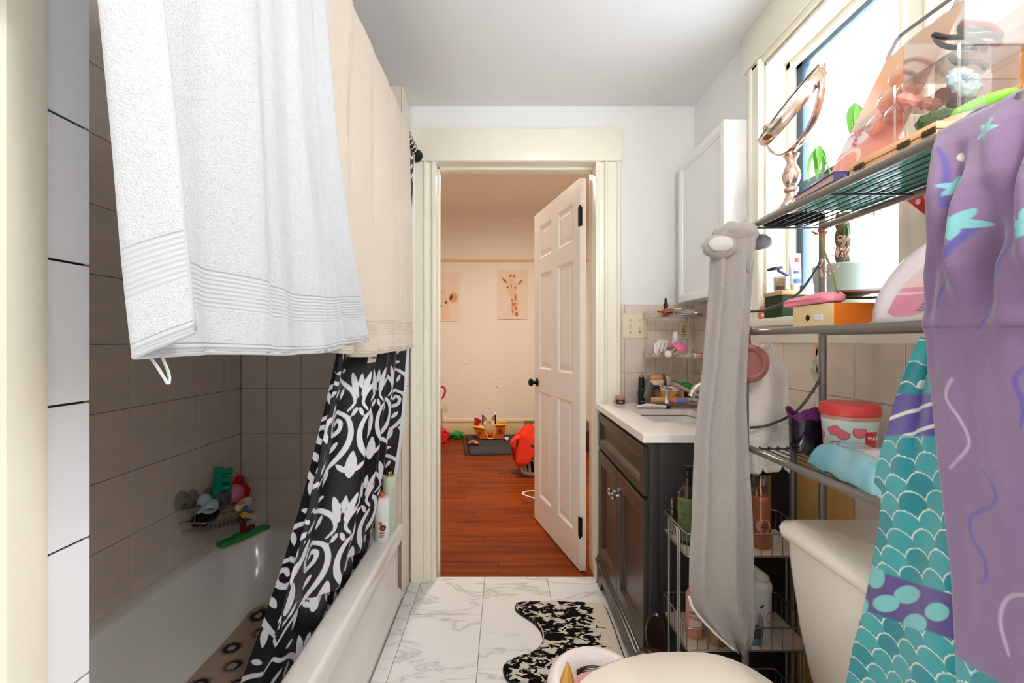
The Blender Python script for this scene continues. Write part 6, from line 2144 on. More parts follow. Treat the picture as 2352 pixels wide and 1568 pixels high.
def wc_fn(u, v):
    py = 790 + 295 * v
    if v > 0.93:
        py = min(py, 1064 + 40 * abs(math.sin(u * 7)))
    a = np.interp(py, [r[0] for r in wl], [r[1] for r in wl])
    b = np.interp(py, [r[0] for r in wl], [r[2] for r in wl])
    p = Vector(wp(a + (b - a) * u, py, 1.238)) - W0
    p.y += 0.010 * math.sin(u * 8 + v * 2) * min(1, v * 4) + 0.004 * FN((u * 5, v * 7, 0))
    return p


solid(obj('cloth', grid(wc_fn, 60, 70), terry_p, wc, smooth=180), 0.008)
obj('loop', tube(spline([tuple(Vector(wp(px, py, 1.230)) - W0) for px, py in ((1762, 800), (1768, 780), (1775, 768), (1772, 785), (1766, 800))], 4), 0.002, 6, flat=0.5), M('hem_pale', (226, 222, 216), 0.9), wc)

# ================================================================ wire cart between vanity and toilet
cart = thing('wire_cart', 'chrome wire cart with bottle baskets between vanity and toilet', 'cart', (0.675, 1.335, 0))
KX0, KX1, KY0, KY1 = 0.500, 0.850, 1.246, 1.424
liner = M('marble_liner', (222, 206, 186), 0.4, var=0.18, vs=12)
KZ = (0.070, 0.308, 0.566)
for z in KZ:
    ws = []
    for zz_, r in ((z, 0.0022), (z + 0.062, 0.0026)):
        ws.append(tube(rrect(KX0, KX1, KY0, KY1, 0.012, zz_, 3), r, 6, True))
    n1, n2 = 12, 6
    for i in range(n1 + 1):
        x = KX0 + (KX1 - KX0) * i / n1
        for y in (KY0, KY1):
            ws.append(tube([(x, y, z), (x, y, z + 0.062)], 0.0015, 5))
    for i in range(1, n2):
        y = KY0 + (KY1 - KY0) * i / n2
        for x in (KX0, KX1):
            ws.append(tube([(x, y, z), (x, y, z + 0.062)], 0.0015, 5))
    b_ = obj('basket', cat(*ws), steel, cart, world=True)
    o = obj('shelf_liner', box((KX0 + 0.003, KY0 + 0.003, z - 0.001), (KX1 - 0.003, KY1 - 0.003, z + 0.003)), liner, b_, world=True)
for x in (KX0 - 0.002, KX1 + 0.002):
    for y in (KY0 + 0.045, KY0 + 0.06, KY1 - 0.05):
        obj('post', tube([(x, y, 0.03), (x, y, 0.625)], 0.003, 8), steel, cart, world=True)
for x in (KX0 + 0.02, KX1 - 0.02):
    for y in (KY0 + 0.03, KY1 - 0.03):
        obj('caster', mv(xf(lathe([(0, -0.008), (0.018, -0.008), (0.02, -0.005), (0.02, 0.005), (0.018, 0.008), (0, 0.008)], 18), TR(rx=rad(90))), x, y, 0.021), blk, cart, world=True)
obj('ring_catch', tube([(KX0 - 0.006, 1.318 + 0.014 * math.cos(a), 0.612 + 0.014 * math.sin(a)) for a in np.linspace(0, 2 * PI, 20, endpoint=False)], 0.0018, 6, True), steel, cart, world=True)

KT = 0.569
brown_g = M('brown_glass', (48, 24, 12), 0.08, coat=0.4)
t = bottle('lotion_pump', 'dark brown pump bottle with green label in the top cart basket', (0.537, 1.330, KT), [(0, 0), (0.025, 0), (0.027, 0.003), (0.027, 0.140), (0.022, 0.158), (0.012, 0.168), (0.012, 0.175), (0, 0.175)], brown_g)
obj('green_label', lathe([(0.0273, 0.012), (0.0276, 0.012), (0.0276, 0.135), (0.0273, 0.135)], 30), M('green_label_m', (98, 110, 64), 0.5, var=0.1, vs=60), t)
for k_ in range(9):
    obj('print_line', on_bottle(rect_poly(-0.022, 0.016 - 0.004 * (k_ % 3), 0.074 + 0.006 * k_, 0.0752 + 0.006 * k_), 0.0277, rad(-115), 0), M('dark_green_ink', (60, 84, 30), 0.5), t)
for k_ in range(6):
    obj('print_line', on_bottle(rect_poly(-0.020, 0.012 + 0.003 * (k_ % 2), 0.026 + 0.007 * k_, 0.0272 + 0.007 * k_), 0.0277, rad(-115), 0), M('dark_green_ink', (60, 84, 30), 0.5), t)
obj('collar', lathe([(0.0145, 0.172), (0.015, 0.174), (0.015, 0.192), (0, 0.193)], 18), blk, t)
obj('pump_head', cat(tube([(0, 0, 0.19), (0, 0, 0.212)], 0.0075, 10), tube([(-0.010, 0, 0.216), (0.012, 0, 0.217), (0.026, -0.006, 0.212)], [0.009, 0.008, 0.004], 8)), blk, t)
t = thing('glass_cologne', 'squarish clear glass bottle behind the pump bottle in the cart', 'bottle', (0.522, 1.395, KT))
obj('glass', box((-0.013, -0.013, 0), (0.013, 0.013, 0.075), 0.004), M_clear('clear_glass', (226, 214, 200), 0.3, 0.03, 0.9), t)
obj('liquid', box((-0.010, -0.010, 0.003), (0.010, 0.010, 0.045), 0.003), M('amber_liquid', (150, 100, 60), 0.2), t)
obj('cap', box((-0.012, -0.012, 0.076), (0.012, 0.012, 0.108), 0.004), M_clear('clear_glass', (226, 214, 200), 0.3), t)
t = thing('white_tube', 'white tube standing beside the green labelled pump bottle', 'tube', (0.572, 1.297, KT))
obj('tube_body', lathe([(0, 0), (0.014, 0), (0.015, 0.003), (0.015, 0.105), (0.012, 0.110), (0, 0.110)], 20), wpl, t)
obj('tube_cap', lathe([(0.012, 0.110), (0.012, 0.126), (0, 0.127)], 16), M('hem_pale', (226, 222, 216), 0.9), t)
t = thing('carton_back', 'slim white carton at the back of the top cart basket', 'box', (0.548, 1.385, KT))
obj('carton', box((-0.012, -0.02, 0), (0.012, 0.02, 0.125), 0.001), wpl, t, smooth=0)
obj('clear_top', box((-0.011, -0.018, 0.125), (0.011, 0.018, 0.16), 0.003), M_clear('clear_glass', (226, 214, 200), 0.3), t)
rgl = M('rose_gold_liquid', (172, 106, 74), 0.15, 0.35, var=0.35, vs=60, coat=0.4, stretch=(3, 3, 0.25))
t = bottle('body_mist', 'rose gold body mist bottle with clear cap in the top cart basket', (0.735, 1.305, KT), [(0, 0), (0.025, 0), (0.027, 0.004), (0.027, 0.142), (0.024, 0.148), (0.013, 0.150), (0, 0.150)], rgl)
obj('oval_label', on_bottle(disc_poly(0, 0.066, 0.019, 24), 0.027, rad(-100), 0), M('mist_label', (216, 160, 140), 0.4), t)
for k_ in range(2):
    obj('print_line', on_bottle(rect_poly(-0.014 + 0.003 * k_, 0.014 - 0.003 * k_, 0.068 - 0.006 * k_, 0.0696 - 0.006 * k_), 0.0277, rad(-100), 0), ink, t)
obj('clear_cap', lathe([(0.026, 0.148), (0.0265, 0.150), (0.0265, 0.205), (0.024, 0.209), (0, 0.209)], 28), M_clear('cap_clear', (236, 210, 170), 0.35, 0.04, 0.9), t)
obj('nozzle', cat(lathe([(0.012, 0.150), (0.012, 0.170), (0.009, 0.172), (0.009, 0.190), (0, 0.191)], 18)), gold, t)
KL = 0.311
pinkl = M('toner_pink', (212, 146, 124), 0.2, var=0.06, sss=0.1)
t = bottle('facial_toner', 'pink facial toner bottle with white cap in the lower cart basket', (0.548, 1.310, KL), [(0, 0), (0.022, 0), (0.0245, 0.004), (0.0245, 0.115), (0.018, 0.130), (0.012, 0.134), (0, 0.134)], pinkl)
obj('label', on_bottle(rect_poly(-0.018, 0.018, 0.030, 0.100), 0.0245, rad(-105), 0), M('toner_label', (240, 196, 184), 0.4), t)
for body, z, s in (('ROSE WATER', 0.090, 0.0056), ('FACIAL', 0.076, 0.0115), ('TONER', 0.060, 0.0115)):
    text('label_print', body, s, ink, t, (-0.0066, -0.0256, z), (rad(90), 0, rad(-15)))
obj('cap', lathe([(0.0135, 0.132), (0.014, 0.134), (0.014, 0.160), (0.009, 0.164), (0.007, 0.178), (0, 0.179)], 20), wpl, t)
t = bottle('oil_bottle', 'clear bottle of yellow oil at the front of the lower cart basket', (0.600, 1.280, KL), [(0, 0), (0.024, 0), (0.026, 0.003), (0.026, 0.055), (0.020, 0.068), (0.012, 0.078), (0.011, 0.090), (0, 0.090)], M_clear('oil_glass', (240, 226, 190), 0.3, 0.04, 0.95))
obj('oil', lathe([(0, 0.002), (0.023, 0.002), (0.0245, 0.005), (0.0245, 0.046), (0, 0.046)], 24), M('yellow_oil', (220, 160, 50), 0.15, var=0.06), t)
obj('cap', lathe([(0.014, 0.084), (0.014, 0.118), (0.012, 0.121), (0, 0.121)], 18), wpl, t)
t = bottle('spray_can', 'white spray can with open angled nozzle in the lower cart basket', (0.744, 1.318, KL - 0.002), [(0, 0), (0.025, 0), (0.027, 0.003), (0.027, 0.130), (0.029, 0.136), (0.028, 0.150), (0.020, 0.160), (0, 0.160)], wpl)
V, Fc = grid(lambda u, v: (0.021 * (1 - 0.08 * v) * math.cos(2 * PI * u) + 0.0 * v, 0.021 * (1 - 0.08 * v) * math.sin(2 * PI * u), 0.158 + v * (0.026 - 0.014 * math.cos(2 * PI * u))), 28, 4, True)
solid(obj('nozzle_hood', (V, Fc), wpl, t), 0.003)
obj('nozzle_inside', xf(lathe([(0, 0), (0.018, 0)], 20), TR((0, 0, 0.170), ry=rad(25))), M('cream_plastic', (226, 206, 160), 0.4), t)
for k_ in range(7):
    obj('print_line', on_bottle([(-0.010 + 0.0022 * k_, 0.03), (-0.0092 + 0.0022 * k_, 0.03), (-0.0092 + 0.0022 * k_, 0.075 - 0.006 * (k_ % 3)), (-0.010 + 0.0022 * k_, 0.075 - 0.006 * (k_ % 3))], 0.027, rad(-115), 0), ink, t)
obj('logo_stroke', on_bottle([(a[0], a[1]) for a in leaf_poly(-0.006, 0.086, 0.004, 0.098, 0.003)], 0.027, rad(-112), 0), ink, t)
cring = [(0.014 + 0.009 * math.cos(a), 0.062 + 0.014 * math.sin(a)) for a in np.linspace(0, 2 * PI, 24, endpoint=False)]
obj('logo_ring', tube([(0.0275 * math.cos(rad(-100) + s / 0.027), 0.0275 * math.sin(rad(-100) + s / 0.027), z) for s, z in cring], 0.0007, 5, True), M('wine_ink', (140, 40, 60), 0.5), t)
t = bottle('teal_jar', 'teal jar low in the lower cart basket under the spray can', (0.700, 1.285, KL), [(0, 0), (0.024, 0), (0.026, 0.003), (0.026, 0.024), (0, 0.026)], M('teal_jar_m', (90, 140, 150), 0.3), ct='jar')
obj('lid', lathe([(0.027, 0.022), (0.027, 0.034), (0, 0.035)], 22), M('slate_lid', (70, 80, 90), 0.4), t)

# yellow board standing behind the toilet
t = thing('tan_board', 'yellowish bare board leaning on the tiled wall behind the toilet', 'board', (0.912, 1.30, 0.0))
obj('panel', box((-0.006, -0.105, 0.0), (0.006, 0.115, 0.875), 0.002), M('bare_board', (196, 150, 84), 0.7, var=0.12, vs=14), t)
obj('edge_strip', box((-0.009, 0.108, 0.0), (0.006, 0.118, 0.875), 0.001), M('dark_edge', (90, 66, 44), 0.7), t)
# dark things on the floor beside the vanity foot
dkb = M('dark_brown_plastic', (44, 28, 24), 0.2, var=0.06, coat=0.2)
t = thing('oval_paddle', 'dark brown oval paddle rising between vanity and cart', 'paddle', (0.452, 1.355, 0.0))
obj('paddle', xf(lathe([(0, -0.010), (0.045, -0.009), (0.050, 0.0), (0.045, 0.006), (0.036, 0.003), (0, 0.001)], 30, 0.62, 1.25), TR((0, 0, 0.285), rx=rad(90), rz=rad(-20))), dkb, t)
obj('handle', tube([(0, 0, 0.225), (0.004, 0, 0.12), (0.004, 0, 0.0)], [0.014, 0.012, 0.02], 10), dkb, t)
t = thing('dark_bin', 'dark brown rounded bin lid showing just behind the toilet seat', 'bin', (0.412, 1.275, 0.0))
obj('bin_body', lathe([(0, 0), (0.036, 0), (0.038, 0.005), (0.042, 0.250), (0, 0.250)], 28, 1.0, 0.8), dkb, t)
obj('lid', lathe([(0.046, 0.249), (0.047, 0.255), (0.045, 0.272), (0.036, 0.280), (0, 0.283)], 28, 1.0, 0.8), dkb, t)

# ================================================================ bath rug, potty
def M_rug():
    m = bpy.data.materials.new('animal_rug')
    m.use_nodes = True
    nt = m.node_tree
    N, L = nt.nodes, nt.links
    p = N['Principled BSDF']
    p.inputs['Roughness'].default_value = 1.0
    p.inputs['Specular IOR Level'].default_value = 0.1
    g = N.new('ShaderNodeNewGeometry')
    mp = N.new('ShaderNodeMapping')
    mp.inputs['Scale'].default_value = (0.75, 1.25, 1)
    mp.inputs['Rotation'].default_value = (0, 0, rad(-20))
    L.new(g.outputs['Position'], mp.inputs['Vector'])
    nz = N.new('ShaderNodeTexNoise')
    nz.inputs['Scale'].default_value = 28
    nz.inputs['Detail'].default_value = 3
    nz.inputs['Roughness'].default_value = 0.62
    nz.inputs['Distortion'].default_value = 0.9
    L.new(mp.outputs[0], nz.inputs['Vector'])
    sx = N.new('ShaderNodeSeparateXYZ')
    L.new(g.outputs['Position'], sx.inputs[0])
    mr = N.new('ShaderNodeMapRange')
    mr.inputs['From Min'].default_value = 0.33
    mr.inputs['From Max'].default_value = 0.47
    mr.inputs['To Max'].default_value = 0.34
    L.new(sx.outputs[0], mr.inputs['Value'])
    ad = N.new('ShaderNodeMath')
    L.new(nz.outputs['Fac'], ad.inputs[0])
    L.new(mr.outputs[0], ad.inputs[1])
    r = N.new('ShaderNodeValToRGB')
    e = r.color_ramp.elements
    e[0].position, e[0].color = 0.515, (*srgb((14, 13, 14)), 1)
    e[1].position, e[1].color = 0.54, (*srgb((222, 212, 196)), 1)
    L.new(ad.outputs[0], r.inputs[0])
    L.new(r.outputs[0], p.inputs['Base Color'])
    n2 = N.new('ShaderNodeTexNoise')
    n2.inputs['Scale'].default_value = 380
    L.new(g.outputs['Position'], n2.inputs['Vector'])
    b = N.new('ShaderNodeBump')
    b.inputs['Strength'].default_value = 0.9
    b.inputs['Distance'].default_value = 0.006
    L.new(n2.outputs['Fac'], b.inputs['Height'])
    L.new(b.outputs['Normal'], p.inputs['Normal'])
    return m


rug_pts = [(0.075, 2.0), (0.20, 2.005), (0.34, 2.0), (0.425, 1.985), (0.438, 1.90), (0.436, 1.70), (0.425, 1.57), (0.34, 1.545), (0.20, 1.535), (0.10, 1.528), (0.03, 1.535), (0.004, 1.57), (0.005, 1.62), (0.05, 1.655), (0.11, 1.685), (0.148, 1.735), (0.150, 1.80), (0.125, 1.86), (0.082, 1.91), (0.055, 1.945), (0.052, 1.98)]
op = spline([(x, y, 0) for x, y in rug_pts], 6, True)
rg = thing('bath_rug', 'black and cream animal print contour bath rug on the marble floor', 'rug', (0.25, 1.77, 0.0))
ctr = Vector((0.27, 1.76, 0))


def rug_loop(d, z):
    out = []
    n = len(op)
    for i, p in enumerate(op):
        tg = (op[(i + 1) % n] - op[i - 1]).normalized()
        nn = Vector((-tg.y, tg.x, 0))
        out.append((p.x - nn.x * d, p.y - nn.y * d, z))
    return out


def fill_top(loop):
    bm = bmesh.new()
    vs_ = [bm.verts.new(p) for p in loop]
    es = [bm.edges.new((vs_[i], vs_[(i + 1) % len(vs_)])) for i in range(len(vs_))]
    bmesh.ops.triangle_fill(bm, edges=es, use_beauty=True)
    bm.verts.index_update()
    out = [tuple(v.co) for v in bm.verts], [tuple(v.index for v in f.verts) for f in bm.faces]
    bm.free()
    return out


l1, l2, l3 = rug_loop(0.0, 0.001), rug_loop(0.0, 0.009), rug_loop(0.004 , 0.014)
cen = lambda lp: lp
if abs(sum((l3[i][0] - l2[i][0]) * (l2[i][0] - ctr.x) for i in range(len(l2)))) and sum((l3[i][0] - l2[i][0]) * (l2[i][0] - ctr.x) + (l3[i][1] - l2[i][1]) * (l2[i][1] - ctr.y) for i in range(len(l2))) > 0:
    l3 = rug_loop(-0.004, 0.014)
obj('pile', cat(ring_loops([l1, l2, l3], False, False), fill_top(l3)), M_rug(), rg, smooth=50, world=True)
obj('binding', tube(rug_loop(0.0, 0.005), 0.0045, 6, True), M('rug_black', (18, 17, 18), 0.9), rg, world=True)
pkb = M('binding_pink', (214, 170, 178), 0.8)
for a, b in ((2, 0), (100, 0)):
    pass
obj('pink_thread', tube([(0.06, 1.955, 0.0165), (0.10, 1.985, 0.0165), (0.115, 2.0, 0.0165)], 0.003, 6), pkb, rg, world=True)
obj('pink_thread', tube(spline([(0.135, 1.845, 0.0165), (0.150, 1.80, 0.0165), (0.152, 1.76, 0.0165), (0.146, 1.725, 0.0165)], 5), 0.0026, 6), pkb, rg, world=True)

pot = thing('potty', 'white training potty with pink inner bowl in front of the toilet', 'potty', (0.252, 1.215, 0.0))
pw_ = M('potty_white', (240, 232, 230), 0.3, var=0.015)
pot_pink = M('potty_pink', (246, 186, 176), 0.35)


def oval(rx_, ry_, z, n=40, ox=0, oy=0):
    return [(ox + rx_ * math.cos(2 * PI * i / n), oy + ry_ * math.sin(2 * PI * i / n), z) for i in range(n)]


obj('shell', ring_loops([oval(0.115, 0.135, 0.0), oval(0.118, 0.138, 0.02), oval(0.125, 0.145, 0.17), oval(0.138, 0.158, 0.212), oval(0.136, 0.156, 0.236), oval(0.118, 0.138, 0.250), oval(0.095, 0.113, 0.246), oval(0.082, 0.098, 0.225), oval(0.078, 0.094, 0.19)], True, False), pw_, pot, smooth=60)
obj('inner_bowl', ring_loops([oval(0.083, 0.099, 0.205), oval(0.072, 0.086, 0.198), oval(0.066, 0.08, 0.12), oval(0.05, 0.06, 0.10)], False, True), pot_pink, pot, smooth=60)
lbs = obj('warning_label', grid(lambda u, v: (0.0775 * math.cos(1.1 + 1.1 * u), 0.0935 * math.sin(1.1 + 1.1 * u), 0.208 + 0.016 * v), 14, 3), M('label_black', (40, 38, 38), 0.6), pot)
solid(lbs, 0.001)
for k_ in range(3):
    obj('label_print', tube([(0.0765 * math.cos(1.2 + 0.07 * i), 0.0922 * math.sin(1.2 + 0.07 * i), 0.212 + 0.0045 * k_) for i in range(11 - k_)], 0.0009, 4), wpl, pot)
t = thing('amber_tip', 'amber yellow pointed wrapper sticking up at the near side of the potty', 'wrapper', (0.150, 1.105, 0.0))
obj('cone', cat(ring_loops([oval(0.020, 0.018, 0.0, 8), oval(0.022, 0.019, 0.20, 8), oval(0.017, 0.013, 0.335, 8, 0.002), oval(0.006, 0.005, 0.368, 8, 0.004), oval(0.001, 0.001, 0.378, 8, 0.004)], True, True)), M('amber_foil', (206, 150, 62), 0.4, var=0.15, vs=40), t, smooth=20)
obj('seam', tube([(0.021, -0.008, 0.0), (0.022, -0.008, 0.20), (0.017, -0.004, 0.335), (0.006, 0, 0.368)], 0.0018, 5), M('amber_dark', (160, 110, 40), 0.5), t)

# ================================================================ window sill: plant, planter, tube, clips
SZ = 1.232
pl = thing('potted_plant', 'young braided trunk plant in a sage green pot on the window sill', 'plant', (0.948, 1.275, SZ))
pot_s = M('sage_pot', (176, 190, 182), 0.5, var=0.03)
obj('pot', lathe([(0, 0), (0.054, 0), (0.058, 0.004), (0.070, 0.10), (0.072, 0.132), (0.069, 0.136), (0.064, 0.134), (0.062, 0.118), (0, 0.116)], 36), pot_s, pl)
obj('soil', lathe([(0, 0.121), (0.060, 0.119)], 24), M('soil', (70, 50, 38), 0.95, var=0.3, vs=80), pl)
bark = M('bark', (110, 88, 66), 0.85, var=0.25, vs=60)
for k_ in range(3):
    obj('trunk_strand', tube([(0.010 * math.cos(2 * PI * (k_ / 3 + h * 1.2)), 0.010 * math.sin(2 * PI * (k_ / 3 + h * 1.2)), 0.11 + 0.17 * h) for h in np.linspace(0, 1, 24)], 0.0085, 8), bark, pl)
lf_m = M('leaf_green', (120, 190, 80), 0.4, var=0.2, vs=30)
lf_d = M('leaf_dark', (50, 104, 50), 0.45, var=0.2, vs=30)


def leaflet(L_, wd, droop):
    def fn(u, v):
        s = u
        half = wd * math.sin(PI * min(1, max(0.001, s)) ** 0.85) ** 0.9
        y = (v - 0.5) * 2 * half
        z = -droop * s * s * L_ + 0.25 * abs(y)
        return (s * L_ * (1 - 0.25 * droop * s), y, z)
    return grid(fn, 12, 5)


def plant_branch(tip, base, n_, L_, mat_, seed):
    random.seed(seed)
    b0 = Vector(base)
    tp = Vector(tip)
    mid = (b0 + tp) / 2 + Vector((0.0, 0.0, 0.02))
    obj('stalk', tube(spline([b0, mid, tp], 8), 0.0016, 6), lf_m, pl)
    for k_ in range(n_):
        an = 2 * PI * k_ / n_ + random.uniform(-0.2, 0.2)
        mm_ = Matrix.Translation(tp) @ Matrix.Rotation(an, 4, 'Z') @ Matrix.Rotation(rad(random.uniform(25, 65)), 4, 'Y')
        o_ = obj('leaf', xf(leaflet(L_ * random.uniform(0.8, 1.1), L_ * 0.09, 0.5), mm_), mat_, pl, smooth=60)


P0 = Vector((0.948, 1.275, SZ))
for (px, py, d, n_, L_, mt_l, sd_) in ((1962, 236, 1.235, 7, 0.10, lf_m, 3), (1880, 334, 1.30, 6, 0.09, lf_m, 5), (1945, 515, 1.26, 5, 0.05, lf_d, 8), (1995, 470, 1.24, 4, 0.05, lf_m, 9), (1900, 405, 1.26, 4, 0.05, lf_d, 12)):
    plant_branch(tuple(Vector(wp(px, py, d)) - P0), (0.0, 0.0, 0.275), n_, L_, mt_l, sd_)

t = thing('wood_planter', 'small dark mossy box with a wooden rim on the far end of the sill', 'planter', (0.925, 1.500, SZ))
obj('moss_box', box((-0.04, -0.05, 0), (0.045, 0.05, 0.072), 0.004), M('moss', (52, 66, 40), 0.95, var=0.4, vs=90, bump=0.6, bs=200), t)
obj('wood_rim', box((-0.042, -0.052, 0.0725), (0.047, 0.052, 0.086), 0.002), M('light_wood', (206, 170, 124), 0.6, var=0.1, vs=30), t)
PT = SZ + 0.0865
t = thing('glass_cup', 'small glass cup on the wooden rim at the end of the sill', 'cup', (0.905, 1.485, PT))
obj('glass', lathe([(0, 0), (0.020, 0), (0.022, 0.003), (0.024, 0.046), (0.022, 0.046), (0.020, 0.005), (0, 0.004)], 22), M_clear('clear_glass', (226, 214, 200), 0.3), t)
obj('bottom_beads', mv(lathe([(0, 0.006), (0.019, 0.006), (0.020, 0.016), (0, 0.02)], 18), 0, 0, 0), M('gold_beads', (206, 190, 150), 0.3, 0.5, var=0.4, vs=150), t)
t = thing('safety_razor', 'black disposable razor lying across the glass cup', 'razor', (0.905, 1.485, PT + 0.047))
obj('handle', tube([(0.02, 0, 0.004), (-0.012, 0, 0.022)], [0.004, 0.005], 8), M('razor_blue', (40, 60, 120), 0.4), t)
obj('head', xf(box((-0.02, -0.018, -0.004), (0.012, 0.018, 0.005), 0.002), TR((-0.018, 0, 0.027), ry=rad(-8))), blk, t)
t = thing('toothpaste_tube', 'white toothpaste tube with red and blue marks standing on the sill box', 'tube', (0.955, 1.495, PT))
V, Fc = ring_loops([oval(0.013, 0.013, 0.0, 20), oval(0.013, 0.013, 0.018, 20), oval(0.019, 0.016, 0.022, 20), oval(0.019, 0.012, 0.07, 20), oval(0.018, 0.004, 0.118, 20), oval(0.018, 0.001, 0.126, 20)], True, True)
obj('tube_body', (V, Fc), wpl, t, smooth=50)
obj('blue_band', box((-0.012, -0.0185, 0.026), (0.010, -0.0150, 0.040), 0.001), M('paste_blue', (60, 100, 190), 0.4), t)
obj('red_mark', box((-0.004, -0.0085, 0.095), (0.008, -0.0055, 0.110), 0.001), M('paste_red', (210, 50, 50), 0.4), t)
obj('blue_swoosh', mv(box((-0.010, -0.014, 0.058), (0.006, -0.0105, 0.066), 0.001), 0, 0, 0), M('paste_navy', (60, 60, 150), 0.4), t)
for (px, d, x, lb, c1, c2, sd_) in ((1748, 1.60, 0.89, 'orange and white toy clip standing at the far end of the sill', (232, 110, 70), (240, 236, 230), 1), (1800, 1.50, 0.90, 'bright green toy clip lying on the sill', (70, 180, 50), (40, 60, 140), 2),
                               (1770, 1.56, 0.89, 'small white and peach toy piece on the sill', (240, 226, 216), (236, 170, 140), 3)):
    p = wp(px, 735, d)
    t = thing('toy_clip', lb, 'toy', (p[0], d, SZ))
    if sd_ == 1:
        obj('clip_body', cat(blob((0, 0, 0.016), (0.011, 0.010, 0.016), 12), blob((0.006, 0, 0.036), (0.012, 0.010, 0.012), 12)), M('clip_%d' % sd_, c1, 0.4), t)
        obj('dot', blob((0, -0.009, 0.014), (0.005, 0.003, 0.006), 8), M('clipdot_%d' % sd_, c2, 0.4), t)
    else:
        obj('clip_body', cat(blob((0, 0, 0.011), (0.024 if sd_ == 2 else 0.013, 0.011, 0.011), 12, 0.2, 3, sd_)), M('clip_%d' % sd_, c1, 0.4), t)
        obj('clip_tab', xf(box((-0.012, -0.012, -0.002), (0.014, -0.004, 0.004), 0.002), TR((0.004, 0, 0.014), ry=rad(15))), M('clipdot_%d' % sd_, c2, 0.4), t)

# ================================================================ bedroom: posters
def poster(nm, lb, px0, px1, py0, py1, layers_fn, base):
    w_, h_ = (px1 - px0) / F * BYF, (py1 - py0) / F * BYF
    x0, z0 = (px0 - 1158) / F * BYF, CZ - (py1 - 784) / F * BYF
    nu_, nv_ = 110, int(110 * h_ / w_)
    A, B = np.meshgrid(np.linspace(0, 1, nu_), np.linspace(0, h_ / w_, nv_))
    ly, at = layers_fn(A, B)
    m_ = M_print(nm + '_print', base, ly, 0.6, var=0.02)
    t_ = thing(nm, lb, 'poster', (x0, BYF - 0.004, z0))
    V = [(a * w_, -0.0035 * (1 - b / (h_ / w_)) ** 4 * 2 - 0.001 * math.sin(a * 5), b * w_) for a, b in zip(A.ravel(), B.ravel())]
    _, f_ = grid(lambda u, v: (0, 0, 0), nu_, nv_)
    o_ = obj('paper_sheet', (V, f_), m_, t_, smooth=60, attrs={k_: a.ravel() for k_, a in at.items()})
    solid(o_, 0.0015)
    return t_


def giraffe(A, B):
    # coordinates: x 0..1, y 0..1.66 upward; photo poster crop 0..1 (y down) -> B = 1.66*(1-y)
    def Y(y):
        return 1.66 * (1 - y)
    face = np.minimum.reduce([leaf(A, B, (0.47, Y(0.50)), (0.47, Y(0.17)), 0.17, 0.9), np.hypot((A - 0.47) / 0.10, (B - Y(0.46)) / 0.10) * 0.1 - 0.1, leaf(A, B, (0.42, Y(0.24)), (0.40, Y(0.10)), 0.04), leaf(A, B, (0.58, Y(0.24)), (0.56, Y(0.11)), 0.04)])
    ears = np.minimum(leaf(A, B, (0.34, Y(0.29)), (0.08, Y(0.14)), 0.075), leaf(A, B, (0.66, Y(0.31)), (0.90, Y(0.20)), 0.075))
    neck = np.maximum(np.maximum(0.455 + 0.02 * np.sin(B * 4) - A, A - 0.66 - 0.10 * (1 - B / 1.66) * 0.5), np.maximum(B - Y(0.50), Y(0.94) - B))
    pale = np.minimum(np.minimum(face, ears), neck)
    dark = np.minimum.reduce([np.hypot(A - 0.44, B - Y(0.12)) - 0.04, np.hypot(A - 0.555, B - Y(0.125)) - 0.037, leaf(A, B, (0.32, Y(0.27)), (0.16, Y(0.16)), 0.028), leaf(A, B, (0.68, Y(0.29)), (0.84, Y(0.20)), 0.024), leaf(A, B, (0.475, Y(0.36)), (0.46, Y(0.27)), 0.012)])
    spots = np.minimum.reduce([leaf(A, B, (0.605, Y(0.64)), (0.60, Y(0.46)), 0.03), np.hypot((A - 0.49), (B - Y(0.62)) * 0.9) - 0.04, rbox(A, B, 0.475, 0.59, Y(0.73), Y(0.665), 0.03), rbox(A, B, 0.61, 0.65, Y(0.72), Y(0.66), 0.015), rbox(A, B, 0.47, 0.51, Y(0.80), Y(0.74), 0.02),
                               np.hypot(A - 0.61, (B - Y(0.78)) * 0.8) - 0.05, leaf(A, B, (0.50, Y(0.88)), (0.52, Y(0.80)), 0.03), rbox(A, B, 0.58, 0.69, Y(0.94), Y(0.85), 0.03)])
    eyes = np.minimum.reduce([np.hypot((A - 0.33), (B - Y(0.35)) * 1.2) - 0.032, np.hypot((A - 0.60), (B - Y(0.36)) * 1.2) - 0.032, np.hypot(A - 0.44, B - Y(0.445)) - 0.01, np.hypot(A - 0.50, B - Y(0.445)) - 0.01])
    return ([('pale', (232, 200, 172), 0.02), ('spots', (196, 116, 72), 0.012), ('dark', (140, 78, 40), 0.012), ('eyes', (60, 28, 24), 0.008)], dict(pale=pale, spots=spots, dark=dark, eyes=eyes))


